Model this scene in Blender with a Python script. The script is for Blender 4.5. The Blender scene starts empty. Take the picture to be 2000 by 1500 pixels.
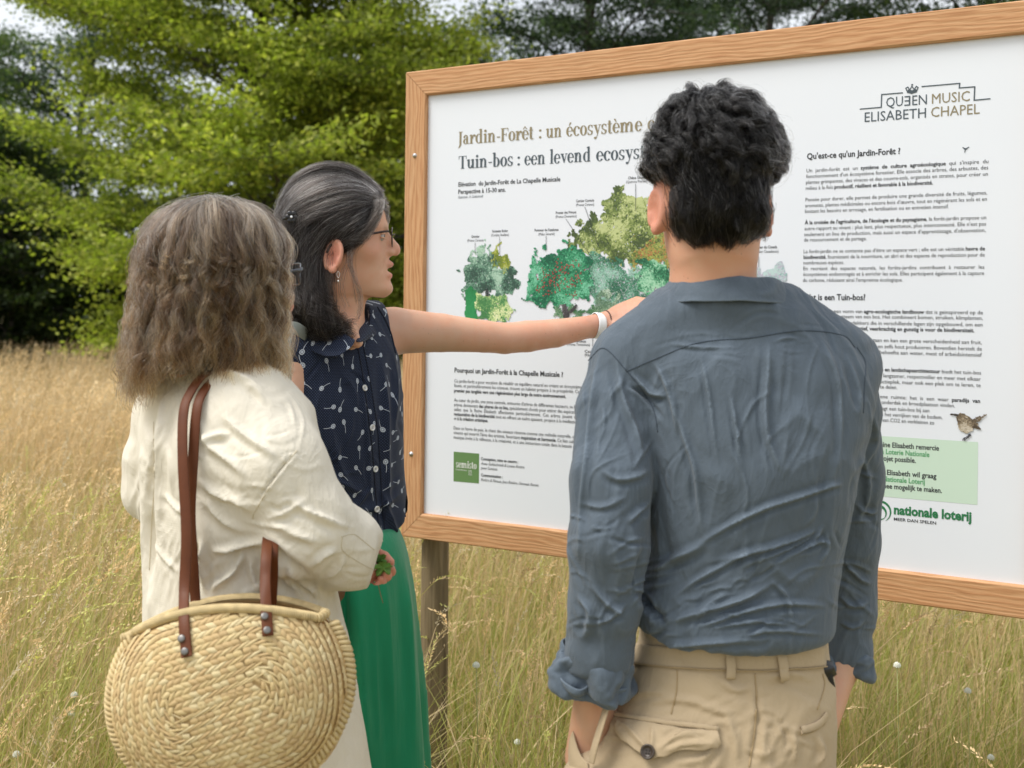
import bpy, math, random
import numpy as np
from mathutils import Matrix, Vector

scene = bpy.context.scene
R = math.radians
rng = np.random.default_rng(11)
random.seed(5)

# ------------------------------------------------------------------ camera
F, CX, CY, ROLL, EYE = 2140.0, 1000.0, 607.0, R(0.63), 1.45
cam_d = bpy.data.cameras.new('camera')
cam_d.sensor_width = 36.0
cam_d.lens = F / 2000.0 * 36.0
cam_d.shift_y = -(750.0 - CY) / 2000.0
cam_d.clip_start, cam_d.clip_end = 0.05, 2000.0
cam_d.dof.use_dof = True
cam_d.dof.focus_distance = 2.03
cam_d.dof.aperture_fstop = 5.4
cam = bpy.data.objects.new('camera', cam_d)
scene.collection.objects.link(cam)
cr, sr = math.cos(ROLL), math.sin(ROLL)
cam.matrix_world = Matrix(((cr, -sr, 0, 0), (0, 0, -1, 0), (sr, cr, 0, EYE), (0, 0, 0, 1)))
scene.camera = cam

# ------------------------------------------------------------------ sky, sun, exposure
SUN_EL, SUN_AZ = R(58), R(-75)          # overcast: a broad soft sun high on the left, a little behind the camera
world = bpy.data.worlds.new('World')
scene.world = world
world.use_nodes = True
wn, wl = world.node_tree.nodes, world.node_tree.links
wn.clear()
w_out = wn.new('ShaderNodeOutputWorld')
w_bg = wn.new('ShaderNodeBackground')
w_sky = wn.new('ShaderNodeTexSky')
w_sky.sky_type = 'NISHITA'
w_sky.sun_disc = False
w_sky.sun_elevation = SUN_EL
w_sky.sun_rotation = R(250)
w_sky.dust_density = 3.0
w_mix = wn.new('ShaderNodeMix'); w_mix.data_type = 'RGBA'
w_mix.inputs['Factor'].default_value = 0.86
w_tc = wn.new('ShaderNodeTexCoord')
w_no = wn.new('ShaderNodeTexNoise'); w_no.inputs['Scale'].default_value = 2.2; w_no.inputs['Detail'].default_value = 4
w_rp = wn.new('ShaderNodeValToRGB')
w_rp.color_ramp.elements[0].position = 0.3; w_rp.color_ramp.elements[0].color = (5.9, 6.2, 6.6, 1)
w_rp.color_ramp.elements[1].position = 0.75; w_rp.color_ramp.elements[1].color = (8.6, 8.8, 9.0, 1)
wl.new(w_tc.outputs['Generated'], w_no.inputs['Vector'])
wl.new(w_no.outputs['Fac'], w_rp.inputs['Fac'])
wl.new(w_sky.outputs['Color'], w_mix.inputs[6])
wl.new(w_rp.outputs['Color'], w_mix.inputs[7])
wl.new(w_mix.outputs[2], w_bg.inputs['Color'])
w_bg.inputs['Strength'].default_value = 0.1
wl.new(w_bg.outputs[0], w_out.inputs['Surface'])

sun_d = bpy.data.lights.new('sun', 'SUN')
sun_d.energy = 2.3
sun_d.angle = R(28)
sun_d.color = (1.0, 0.96, 0.9)
sun = bpy.data.objects.new('sun', sun_d)
scene.collection.objects.link(sun)
sd = Vector((math.cos(SUN_EL) * math.sin(SUN_AZ), -math.cos(SUN_EL) * math.cos(SUN_AZ), math.sin(SUN_EL)))
sun.rotation_euler = sd.to_track_quat('Z', 'Y').to_euler()
sun.location = (0, 0, 30)
scene.view_settings.view_transform = 'Standard'
scene.view_settings.look = 'None'
scene.view_settings.exposure = 0.55
scene.view_settings.gamma = 1.0
scene.cycles.max_bounces = 8
scene.cycles.transparent_max_bounces = 16
scene.cycles_curves.shape = 'RIBBONS'

# ------------------------------------------------------------------ pixel <-> world helpers (tracing at a chosen distance)
def P(px, py, d):
    u, v = (px - CX) / F, -(py - CY) / F
    return np.array([(u * cr - v * sr) * d, d, EYE + (u * sr + v * cr) * d])

def PX(p):
    p = np.asarray(p)
    X, Z = p[..., 0] / p[..., 1], (p[..., 2] - EYE) / p[..., 1]
    return CX + F * (X * cr + Z * sr), CY - F * (-X * sr + Z * cr)

# ------------------------------------------------------------------ objects
def link(o, parent=None):
    scene.collection.objects.link(o)
    if parent is not None:
        o.parent = parent
        o.matrix_parent_inverse = parent.matrix_world.inverted()
    return o

def tag(o, label=None, cat=None, group=None, kind=None):
    if label: o['label'] = label
    if cat: o['category'] = cat
    if group: o['group'] = group
    if kind: o['kind'] = kind
    return o

def empty(name, loc, label=None, cat=None, group=None):
    o = bpy.data.objects.new(name, None)
    o.empty_display_size = 0.1
    o.location = loc
    o.matrix_world = Matrix.Translation(Vector([float(c) for c in loc]))
    link(o)
    return tag(o, label, cat, group)

def mesh(name, V, Fc, mat=None, parent=None, smooth=True, attrs=None, mats=None, midx=None):
    """V (n,3); Fc an int array (m,k) or a list of such arrays; attrs: name -> (n,) or (n,3) point data"""
    V = np.asarray(V, dtype=np.float32)
    if isinstance(Fc, np.ndarray) or not isinstance(Fc, (list, tuple)):
        Fc = [Fc]
    Fc = [np.asarray(a, dtype=np.int32) for a in Fc if len(a)]
    me = bpy.data.meshes.new(name)
    me.vertices.add(len(V))
    me.vertices.foreach_set('co', V.ravel())
    nl = sum(a.size for a in Fc); nf = sum(len(a) for a in Fc)
    me.loops.add(nl); me.polygons.add(nf)
    me.loops.foreach_set('vertex_index', np.concatenate([a.ravel() for a in Fc]))
    tot = np.concatenate([np.full(len(a), a.shape[1], dtype=np.int32) for a in Fc])
    st = np.concatenate([[0], np.cumsum(tot)[:-1]]).astype(np.int32)
    me.polygons.foreach_set('loop_start', st)
    me.polygons.foreach_set('loop_total', tot)
    me.polygons.foreach_set('use_smooth', np.full(nf, bool(smooth)))
    if mats:
        for m in mats: me.materials.append(m)
        if midx is not None:
            me.polygons.foreach_set('material_index', np.asarray(midx, dtype=np.int32))
    elif mat:
        me.materials.append(mat)
    me.update(calc_edges=True)
    me.validate()
    for k, a in (attrs or {}).items():
        a = np.asarray(a, dtype=np.float32)
        if a.ndim == 1:
            at = me.attributes.new(k, 'FLOAT', 'POINT'); at.data.foreach_set('value', a)
        else:
            at = me.attributes.new(k, 'FLOAT_VECTOR', 'POINT'); at.data.foreach_set('vector', a.ravel())
    o = bpy.data.objects.new(name, me)
    return link(o, parent)

def join(parts):
    """list of (V, F) with same face width -> one (V, F)"""
    Vs, Fs, n = [], [], 0
    for v, f in parts:
        Vs.append(np.asarray(v, float)); Fs.append(np.asarray(f, int) + n); n += len(v)
    return np.concatenate(Vs), np.concatenate(Fs)

def box(c, s, Rm=None):
    c, s = np.asarray(c, float), np.asarray(s, float) / 2
    v = np.array([[x, y, z] for x in (-1, 1) for y in (-1, 1) for z in (-1, 1)], float) * s
    if Rm is not None: v = v @ np.asarray(Rm).T
    f = np.array([[0, 1, 3, 2], [4, 6, 7, 5], [0, 4, 5, 1], [2, 3, 7, 6], [0, 2, 6, 4], [1, 5, 7, 3]])
    return v + c, f

def frame_of(t, ref=(0, 0, 1)):
    t = t / (np.linalg.norm(t) + 1e-9)
    ref = np.asarray(ref, float)
    if abs(t @ ref) > 0.97: ref = np.array([1.0, 0, 0])
    a = np.cross(ref, t); a /= np.linalg.norm(a)
    return a, np.cross(t, a)

def tube(pts, r, n=10, caps=True):
    pts = np.asarray(pts, float); m = len(pts)
    r = np.broadcast_to(np.asarray(r, float), (m,))
    T = np.gradient(pts, axis=0)
    if caps:
        pts = np.concatenate([pts[:1], pts, pts[-1:]]); T = np.concatenate([T[:1], T, T[-1:]])
        r = np.concatenate([r[:1] * 0.02, r, r[-1:] * 0.02]); m += 2
    V = []
    a, b = frame_of(T[0])
    ang = np.arange(n) * 2 * np.pi / n
    for i in range(m):
        t = T[i] / (np.linalg.norm(T[i]) + 1e-9)
        a = a - t * (a @ t); a /= np.linalg.norm(a); b = np.cross(t, a)
        V.append(pts[i] + r[i] * (np.cos(ang)[:, None] * a + np.sin(ang)[:, None] * b))
    V = np.concatenate(V)
    i, j = np.meshgrid(np.arange(m - 1), np.arange(n), indexing='ij')
    f = np.stack([i * n + j, i * n + (j + 1) % n, (i + 1) * n + (j + 1) % n, (i + 1) * n + j], -1).reshape(-1, 4)
    return V, f

def ribbon(pts, nrm, w, th, n_round=1):
    """a flat strap along pts; nrm = outward normals, w width, th thickness; rectangular section with rounded feel"""
    pts, nrm = np.asarray(pts, float), np.asarray(nrm, float)
    m = len(pts)
    T = np.gradient(pts, axis=0); T /= np.linalg.norm(T, axis=1)[:, None]
    nrm = nrm - T * np.sum(nrm * T, 1)[:, None]; nrm /= np.linalg.norm(nrm, axis=1)[:, None]
    S = np.cross(T, nrm)
    w = np.broadcast_to(np.asarray(w, float), (m,))[:, None]
    sec = [(-.5, -.3), (-.44, -.5), (.44, -.5), (.5, -.3), (.5, .3), (.44, .5), (-.44, .5), (-.5, .3)]
    V = np.concatenate([(pts + S * w * a + nrm * th * b)[:, None] for a, b in sec], 1).reshape(-1, 3)
    n = len(sec)
    i, j = np.meshgrid(np.arange(m - 1), np.arange(n), indexing='ij')
    f = np.stack([i * n + j, i * n + (j + 1) % n, (i + 1) * n + (j + 1) % n, (i + 1) * n + j], -1).reshape(-1, 4)
    e = []
    for b in (0, (m - 1) * n):
        e += [[b, b + 1, b + 2, b + 3], [b, b + 3, b + 4, b + 7], [b + 4, b + 5, b + 6, b + 7]]
    return V, np.concatenate([f, np.array(e)])

def spline(pts, n):
    """Catmull-Rom resample to n points (any dimension)"""
    p = np.asarray(pts, float)
    p = np.concatenate([2 * p[:1] - p[1:2], p, 2 * p[-1:] - p[-2:-1]])
    m = len(p) - 3
    t = np.linspace(0, m - 1e-6, n); i = t.astype(int); u = (t - i)[:, None]
    a, b, c, d = p[i], p[i + 1], p[i + 2], p[i + 3]
    return 0.5 * (2 * b + (c - a) * u + (2 * a - 5 * b + 4 * c - d) * u ** 2 + (3 * b - a - 3 * c + d) * u ** 3)

def interp(x, xs, ys):
    """smooth (monotone-ish) table lookup"""
    xs, ys = np.asarray(xs, float), np.asarray(ys, float)
    if xs[0] > xs[-1]: xs, ys = xs[::-1], ys[::-1]
    m = np.gradient(ys, xs)
    x = np.clip(x, xs[0], xs[-1])
    i = np.clip(np.searchsorted(xs, x) - 1, 0, len(xs) - 2)
    h = xs[i + 1] - xs[i]; t = (x - xs[i]) / h
    return ((2 * t ** 3 - 3 * t ** 2 + 1) * ys[i] + (t ** 3 - 2 * t ** 2 + t) * h * m[i] +
            (-2 * t ** 3 + 3 * t ** 2) * ys[i + 1] + (t ** 3 - t ** 2) * h * m[i + 1])

# ------------------------------------------------------------------ implicit shapes meshed by surface nets
def ell(p, c, r, Rm=None):
    q = p - np.asarray(c, np.float32)
    if Rm is not None: q = q @ np.asarray(Rm, np.float32)      # columns of Rm = local axes
    r = np.asarray(r, np.float32)
    k0 = np.sqrt(np.sum((q / r) ** 2, 1)); k1 = np.sqrt(np.sum((q / r ** 2) ** 2, 1)) + 1e-9
    return k0 * (k0 - 1) / k1

def rcone(p, a, b, ra, rb):
    a, b = np.asarray(a, np.float32), np.asarray(b, np.float32)
    ab = b - a
    t = np.clip(((p - a) @ ab) / (ab @ ab + 1e-12), 0, 1)
    return np.sqrt(np.sum((p - a - t[:, None] * ab) ** 2, 1)) - (ra + (rb - ra) * t)

def smin(a, b, k):
    h = np.maximum(k - np.abs(a - b), 0) / k
    return np.minimum(a, b) - h * h * k * 0.25

def smax(a, b, k): return -smin(-a, -b, k)

def chain(p, pts, rad, k=0.01):
    d = None
    for i in range(len(pts) - 1):
        e = rcone(p, pts[i], pts[i + 1], rad[i], rad[i + 1])
        d = e if d is None else smin(d, e, k)
    return d

def nets(f, lo, hi, h):
    lo, hi = np.asarray(lo, float), np.asarray(hi, float)
    n = np.ceil((hi - lo) / h).astype(int) + 1
    ax = [lo[i] + h * np.arange(n[i]) for i in range(3)]
    V = np.empty(n, np.float32)
    for i in range(0, n[0], 24):
        g = np.stack(np.meshgrid(ax[0][i:i + 24], ax[1], ax[2], indexing='ij'), -1)
        V[i:i + 24] = f(g.reshape(-1, 3).astype(np.float32)).reshape(g.shape[:3])
    ins = V < 0
    m = n - 1
    acc = np.zeros(tuple(m) + (3,), np.float32); cnt = np.zeros(tuple(m), np.float32)
    cor = [(x, y, z) for x in (0, 1) for y in (0, 1) for z in (0, 1)]
    S = lambda A, c: A[c[0]:c[0] + m[0], c[1]:c[1] + m[1], c[2]:c[2] + m[2]]
    for a in cor:
        for d in range(3):
            if a[d] == 0:
                b = list(a); b[d] = 1
                va, vb = S(V, a), S(V, b)
                cross = S(ins, a) != S(ins, b)
                if not cross.any(): continue
                w = np.nonzero(cross)
                t = va[w] / (va[w] - vb[w])
                for e in range(3):
                    acc[w + (np.full(len(t), e),)] += a[e] + (t if e == d else 0)
                cnt[w] += 1
    act = cnt > 0
    idx = np.full(tuple(m), -1, np.int64)
    w = np.nonzero(act)
    idx[w] = np.arange(len(w[0]))
    verts = (np.stack(w, -1) + acc[w] / cnt[w][:, None]) * h + lo
    faces = []
    for d in range(3):
        e, g = (d + 1) % 3, (d + 2) % 3
        sl0 = [slice(None)] * 3; sl1 = [slice(None)] * 3
        sl0[d] = slice(0, n[d] - 1); sl1[d] = slice(1, n[d])
        A, B = ins[tuple(sl0)], ins[tuple(sl1)]
        q = np.nonzero(A != B)
        q = np.stack(q, -1)
        ok = (q[:, e] > 0) & (q[:, g] > 0) & (q[:, e] < m[e]) & (q[:, g] < m[g])
        q = q[ok]
        flip = ~A[tuple(q.T)]
        def at(de, dg):
            r = q.copy(); r[:, e] += de; r[:, g] += dg
            return idx[tuple(r.T)]
        Fq = np.stack([at(-1, -1), at(0, -1), at(0, 0), at(-1, 0)], -1)
        Fq[flip] = Fq[flip][:, ::-1]
        faces.append(Fq)
    return verts, np.concatenate(faces)

def normals(V, Fq):
    a, b = V[Fq[:, 2]] - V[Fq[:, 0]], V[Fq[:, 3 if Fq.shape[1] > 3 else 1]] - V[Fq[:, 1]]
    fn = np.cross(a, b)
    N = np.zeros_like(V)
    for k in range(Fq.shape[1]): np.add.at(N, Fq[:, k], fn)
    return N / (np.linalg.norm(N, axis=1)[:, None] + 1e-12)

def relax(V, Fq, it=1, lam=0.5):
    for _ in range(it):
        s = np.zeros_like(V); c = np.zeros(len(V))
        for k in range(4):
            a, b = Fq[:, k], Fq[:, (k + 1) % 4]
            np.add.at(s, a, V[b]); np.add.at(c, a, 1)
        V = V + lam * (s / np.maximum(c, 1)[:, None] - V)
    return V

# value noise on numpy points (lattice hash)
def vnoise(p, seed=0):
    p = np.asarray(p, float); i = np.floor(p).astype(np.int64); f = p - i
    f = f * f * (3 - 2 * f)
    out = 0
    for dx in (0, 1):
        for dy in (0, 1):
            for dz in (0, 1):
                h = (i[..., 0] + dx) * 374761393 + (i[..., 1] + dy) * 668265263 + (i[..., 2] + dz) * 2147483647 + seed * 974711
                h = (h ^ (h >> 13)) * 1274126177
                h = ((h ^ (h >> 16)) & 0xffff) / 65535.0
                out = out + h * (f[..., 0] if dx else 1 - f[..., 0]) * (f[..., 1] if dy else 1 - f[..., 1]) * (f[..., 2] if dz else 1 - f[..., 2])
    return out * 2 - 1

def fbm(p, o=3, seed=0):
    return sum(vnoise(np.asarray(p) * 2 ** k, seed + k) * 0.5 ** k for k in range(o))

def hair(name, pts, r0, r1, mat, parent=None):
    """pts (M,K,3) strands as one Curves object"""
    pts = np.asarray(pts, np.float32); M, K = pts.shape[:2]
    hc = bpy.data.hair_curves.new(name)
    hc.add_curves([K] * M)
    hc.attributes['position'].data.foreach_set('vector', pts.ravel())
    rad = hc.attributes.get('radius') or hc.attributes.new('radius', 'FLOAT', 'POINT')
    t = np.linspace(0, 1, K)
    rr = (r0 + (r1 - r0) * t ** 1.5)[None, :] * (0.75 + 0.5 * rng.random((M, 1)))
    rad.data.foreach_set('value', rr.astype(np.float32).ravel())
    hc.materials.append(mat)
    o = bpy.data.objects.new(name, hc)
    return link(o, parent)

# ------------------------------------------------------------------ materials
class NT:
    def __init__(s, name):
        s.m = bpy.data.materials.new(name); s.m.use_nodes = True
        s.n, s.l = s.m.node_tree.nodes, s.m.node_tree.links
        s.b = s.n.get('Principled BSDF'); s.out = s.n.get('Material Output')
    def new(s, t, **kw):
        x = s.n.new(t)
        for k, v in kw.items():
            if hasattr(x, k) and k not in x.inputs: setattr(x, k, v)
            else: x.inputs[k].default_value = v
        return x
    def math(s, op, a, b=None, c=None, clamp=False):
        x = s.n.new('ShaderNodeMath'); x.operation = op; x.use_clamp = clamp
        for i, v in enumerate((a, b, c)):
            if v is None: continue
            if isinstance(v, (int, float)): x.inputs[i].default_value = v
            else: s.l.new(v, x.inputs[i])
        return x.outputs[0]
    def vmath(s, op, a, b=None, sc=None):
        x = s.n.new('ShaderNodeVectorMath'); x.operation = op
        for i, v in enumerate((a, b)):
            if v is None: continue
            if isinstance(v, (tuple, list)): x.inputs[i].default_value = v
            else: s.l.new(v, x.inputs[i])
        if sc is not None:
            if isinstance(sc, (int, float)): x.inputs['Scale'].default_value = sc
            else: s.l.new(sc, x.inputs['Scale'])
        return x.outputs['Value'] if op in ('LENGTH', 'DISTANCE', 'DOT_PRODUCT') else x.outputs['Vector']
    def ramp(s, fac, stops):
        x = s.n.new('ShaderNodeValToRGB'); e = x.color_ramp.elements
        while len(e) < len(stops): e.new(0.5)
        for k, (p, c) in enumerate(stops):
            e[k].position = p; e[k].color = tuple(c) + (1,)
        s.l.new(fac, x.inputs['Fac']); return x.outputs['Color']
    def mix(s, fac, a, b, mode='MIX'):
        x = s.n.new('ShaderNodeMix'); x.data_type = 'RGBA'; x.blend_type = mode
        for i, v in ((0, fac), (6, a), (7, b)):
            if isinstance(v, (int, float)): x.inputs[i].default_value = v
            elif isinstance(v, (tuple, list)): x.inputs[i].default_value = tuple(v) + (1,)
            else: s.l.new(v, x.inputs[i])
        return x.outputs[2]
    def noise(s, vec, scale, detail=3, rough=0.55, dist=0.0):
        x = s.n.new('ShaderNodeTexNoise'); x.inputs['Scale'].default_value = scale
        x.inputs['Detail'].default_value = detail; x.inputs['Roughness'].default_value = rough
        x.inputs['Distortion'].default_value = dist
        if vec is not None: s.l.new(vec, x.inputs['Vector'])
        return x.outputs['Fac']
    def attr(s, name): 
        x = s.n.new('ShaderNodeAttribute'); x.attribute_name = name; return x
    def obj(s): return s.n.new('ShaderNodeTexCoord').outputs['Object']
    def mapping(s, vec, sc=(1, 1, 1), rot=(0, 0, 0)):
        x = s.n.new('ShaderNodeMapping'); x.inputs['Scale'].default_value = sc; x.inputs['Rotation'].default_value = rot
        s.l.new(vec, x.inputs['Vector']); return x.outputs[0]
    def bump(s, h, strength=0.3, dist=0.002, normal=None):
        x = s.n.new('ShaderNodeBump'); x.inputs['Strength'].default_value = strength; x.inputs['Distance'].default_value = dist
        s.l.new(h, x.inputs['Height'])
        if normal is not None: s.l.new(normal, x.inputs['Normal'])
        return x.outputs[0]
    def set(s, color=None, rough=None, normal=None, **kw):
        for k, v in (('Base Color', color), ('Roughness', rough), ('Normal', normal)):
            if v is None: continue
            if isinstance(v, (int, float)): s.b.inputs[k].default_value = v
            elif isinstance(v, (tuple, list)): s.b.inputs[k].default_value = tuple(v) + (1,)
            else: s.l.new(v, s.b.inputs[k])
        for k, v in kw.items():
            k = k.replace('_', ' ')
            if isinstance(v, (int, float)): s.b.inputs[k].default_value = v
            elif isinstance(v, (tuple, list)): s.b.inputs[k].default_value = tuple(v) + ((1,) if len(v) == 3 and s.b.inputs[k].type == 'RGBA' else ())
            else: s.l.new(v, s.b.inputs[k])
        return s.m

def lin(r, g, b):
    return tuple(((c / 255) / 12.92 if c <= 10 else ((c / 255 + 0.055) / 1.055) ** 2.4) for c in (r, g, b))

def flat(name, col, rough=0.6, **kw):
    return NT(name).set(col, rough, **kw)

def leafy(name, trans=0.35, attr='col', rough=0.55, through=(.95, 1.12, .55)):
    """leaf / blade material: per-leaf colour comes from a stored attribute; part of the light passes through"""
    t = NT(name)
    a = t.attr(attr).outputs['Color']
    t.set(a, rough, Specular_IOR_Level=0.3)
    tr = t.new('ShaderNodeBsdfTranslucent')
    br = t.mix(1.0, a, through, 'MULTIPLY')
    t.l.new(br, tr.inputs['Color'])
    mx = t.new('ShaderNodeMixShader'); mx.inputs[0].default_value = trans
    t.l.new(t.b.outputs[0], mx.inputs[1]); t.l.new(tr.outputs[0], mx.inputs[2])
    t.l.new(mx.outputs[0], t.out.inputs['Surface'])
    return t.m
# ================================================================== ground, grass, trees
def ground():
    n = 140
    u = np.linspace(-1, 1, n); u = np.sign(u) * np.abs(u) ** 2.2
    X, Y = np.meshgrid(u * 160, 8 + u * 160, indexing='ij')
    Z = 0.03 * vnoise(np.stack([X * .6, Y * .6, X * 0], -1), 3) - 0.03
    V = np.stack([X, Y, Z], -1).reshape(-1, 3)
    i, j = np.meshgrid(np.arange(n - 1), np.arange(n - 1), indexing='ij')
    f = np.stack([i * n + j, (i + 1) * n + j, (i + 1) * n + j + 1, i * n + j + 1], -1).reshape(-1, 4)
    t = NT('meadow_soil')
    c = t.obj()
    k = t.noise(c, 1.1, 5)
    k2 = t.noise(c, 14, 4)
    col = t.mix(k2, t.ramp(k, [(0.35, (.20, .17, .075)), (0.65, (.40, .31, .16))]), (.22, .20, .08))
    t.set(col, 0.95, t.bump(k2, 0.8, 0.05))
    tag(mesh('ground', V, f, t.m), 'dry meadow ground under the tall grass', kind='structure')
ground()

def blades(n, pos, h, w, lean, dirs, cols, seg=3, curve=1.0, tip=0.15):
    """n curved flat blades -> V, F, col"""
    t = np.linspace(0, 1, seg + 1)
    a = rng.random(n) * 2 * np.pi
    wv = np.stack([np.cos(a), np.sin(a), np.zeros(n)], -1)
    ce = pos[:, None] + np.stack([dirs[:, None, 0] * lean[:, None] * (t ** (1 + curve))[None],
                                  dirs[:, None, 1] * lean[:, None] * (t ** (1 + curve))[None],
                                  h[:, None] * t[None] - (0.35 * lean * lean / np.maximum(h, .05))[:, None] * (t ** 3)[None]], -1)
    ww = w[:, None] * (1 - (1 - tip) * t ** 2)[None]
    L = ce - wv[:, None] * ww[..., None] / 2; Rr = ce + wv[:, None] * ww[..., None] / 2
    V = np.stack([L, Rr], 2).reshape(-1, 3)
    k = (seg + 1) * 2
    b = (np.arange(n) * k)[:, None, None]; s = (np.arange(seg) * 2)[None, :, None]
    f = (b + s + np.array([0, 1, 3, 2])[None, None]).reshape(-1, 4)
    C = np.repeat(cols, k, 0)
    return V, f, C, ce[:, -1], ce[:, -1] - ce[:, -2]

def scatter(n, dmin, dmax, margin=1.4, pw=1.0):
    """positions with density falling with distance from the viewpoint"""
    d = dmin + (dmax - dmin) * rng.random(n) ** pw
    x = (rng.random(n) - 0.5) * 2 * (0.47 * d * margin + 0.5)
    return np.stack([x, d, np.zeros(n)], -1)

PEOPLE_XY = [(-0.30, 1.62, .26), (0.28, 1.56, .24), (-0.30, 2.14, .24)]
def clear(p, extra=0.0):
    ok = np.ones(len(p), bool)
    q = 1000 + 2140 * p[:, 0] / p[:, 1]
    ok &= ~((p[:, 1] < 2.0) & (q > 150) & (q < 1760)) & ~((p[:, 1] < 2.5) & (q > 1500) & (q < 2300))
    ok &= ~((p[:, 1] < 2.3) & (q > 430) & (q < 1010)) & ~((p[:, 1] < 2.95) & (q > 770) & (q < 895))
    for x, y, r in PEOPLE_XY: ok &= (p[:, 0] - x) ** 2 + (p[:, 1] - y) ** 2 > (r + extra) ** 2
    # trodden strip in front of the board, between the board and the viewer
    return ok

def patch(p, s=0.7, seed=1): return fbm(np.stack([p[:, 0] * s, p[:, 1] * s, p[:, 0] * 0], -1), 3, seed)

def make_grass():
    GV, GF, GC, off = [], [], [], 0
    def add(V, f, C):
        nonlocal off
        GV.append(V); GF.append(f + off); GC.append(C); off += len(V)
    green = np.array([.30, .34, .085]); lime = np.array([.54, .54, .19]); straw = np.array([.72, .572, .338]); tan = np.array([.63, .48, .275])
    # low green undergrowth and mid blades
    for n, d0, d1, pw, wb in ((42000, 1.0, 7.0, 1.0, .0045), (60000, 6.0, 24.0, 0.8, .008)):
        p = scatter(n, d0, d1, pw=pw); p = p[clear(p)]; n = len(p)
        k = patch(p, .55, 4)
        h = (0.34 + 0.26 * rng.random(n)) * (1 + .25 * k)
        th = rng.random(n) * 6.283
        dirs = np.stack([np.cos(th) + .3, np.sin(th)], -1)
        m = np.clip(rng.random(n) * 0.9 + .35 * k, 0, 1)[:, None]
        far = np.clip((p[:, 1:2] - 3.0) / 7, 0, 1)
        c = green * (1 - m) + lime * m
        dry = (rng.random(n)[:, None] < .36 + .60 * far)
        c = np.where(dry, straw * (.7 + .5 * rng.random((n, 1))), c) * (.75 + .5 * rng.random((n, 1)))
        V, f, C, _, _ = blades(n, p, h, wb * (.6 + .8 * rng.random(n)), h * (.15 + .55 * rng.random(n)), dirs, c, 4, 1.0)
        add(V, f, C)
    o = mesh('grass', np.concatenate(GV), np.concatenate(GF), leafy('green_grass_blades', .4, through=(1.0, 1.02, .65)), attrs={'col': np.concatenate(GC)})
    tag(o, 'green and yellowing grass blades growing low between the dry stalks', kind='stuff')
    GV, GF, GC, off = [], [], [], 0
    # flowering stalks with drooping plumes
    for n, d0, d1, pw, seg, nsp in ((9500, 1.15, 6.5, 1.05, 5, 46), (27000, 6.0, 13.0, 1.0, 3, 10), (30000, 12.0, 24.0, .9, 3, 6)):
        p = scatter(n, d0, d1, pw=pw); p = p[clear(p)]
        k = patch(p, .8, 9)
        p = p[(rng.random(len(p)) < .75 + .6 * k)]; n = len(p); k = patch(p, .8, 9)
        near = d0 < 2
        h = (0.56 + 0.30 * rng.random(n)) * (1 + .15 * k)
        th = rng.normal(0.25, 1.1, n)
        dirs = np.stack([np.cos(th), np.sin(th)], -1)
        mixv = rng.random((n, 1))
        c = (straw * mixv + tan * (1 - mixv)) * (.75 + .5 * rng.random((n, 1)))
        gr = rng.random((n, 1)) < .30 * np.clip((5.5 - p[:, 1:2]) / 3, 0, 1)
        c = np.where(gr, lime * (.8 + .4 * rng.random((n, 1))), c)
        wst = np.full(n, .0022 if near else (.004 if d0 < 8 else .007)) * (.7 + .6 * rng.random(n))
        V, f, C, tip, td = blades(n, p, h, wst, h * (.06 + .40 * rng.random(n) ** 1.5), dirs, c, seg, 1.2, .6)
        add(V, f, C)
        # plume: narrow spindle of spikelets along a drooping tip
        td = td / np.linalg.norm(td, axis=1)[:, None]
        L = (.07 + .08 * rng.random(n))
        droop = rng.random(n) ** 2 * 1.3
        hd = np.stack([dirs[:, 0], dirs[:, 1], np.zeros(n)], -1)
        fat = (.0032 + .0042 * rng.random(n) ** 1.4) * (1 if near else 1.5)
        hc = c * (1.02 + .25 * rng.random((n, 1)))
        pale = rng.random((n, 1)) < .12
        hc = np.where(pale, np.array([.68, .60, .42]), hc)
        m = n * nsp
        u = np.tile(np.linspace(0, 1, nsp), n); q = np.repeat(np.arange(n), nsp)
        ax = td[q] * (u * L[q])[:, None] + (hd[q] * .8 - np.array([0, 0, .8])) * (u ** 2 * L[q] * droop[q] * .75)[:, None]
        rad = fat[q] * np.sin(np.pi * np.clip(u * .86 + .12, 0, 1)) ** .8
        an = rng.random(m) * 6.283
        side = np.stack([np.cos(an), np.sin(an), .25 * rng.normal(size=m)], -1)
        base = tip[q] + ax
        e1 = base + side * rad[:, None] * .3
        d1_ = td[q] * .75 + side * .55 + (hd[q] - np.array([0, 0, 1.])) * (u * droop[q] * .7)[:, None]
        d1_ /= np.linalg.norm(d1_, axis=1)[:, None]
        ln = (.0062 + .0045 * rng.random(m)) * (1 if near else (1.9 if d0 < 8 else 2.8))
        wd = np.cross(d1_, rng.normal(size=(m, 3))); wd /= np.linalg.norm(wd, axis=1)[:, None]
        wd *= (rad * (.30 if near else .55) + .0006)[:, None]
        V = np.stack([e1, e1 + d1_ * (ln * .45)[:, None] + wd, e1 + d1_ * ln[:, None], e1 + d1_ * (ln * .45)[:, None] - wd], 1).reshape(-1, 3)
        f = np.arange(m * 4).reshape(-1, 4)
        add(V, f, np.repeat(hc[q] * (.85 + .3 * rng.random((m, 1))), 4, 0))
    o = mesh('dry_grass', np.concatenate(GV), np.concatenate(GF), leafy('straw_grass', .35, through=(1.0, .93, .78)), attrs={'col': np.concatenate(GC)})
    tag(o, 'tall straw coloured grass stalks with drooping seed heads', kind='stuff')
make_grass()

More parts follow.
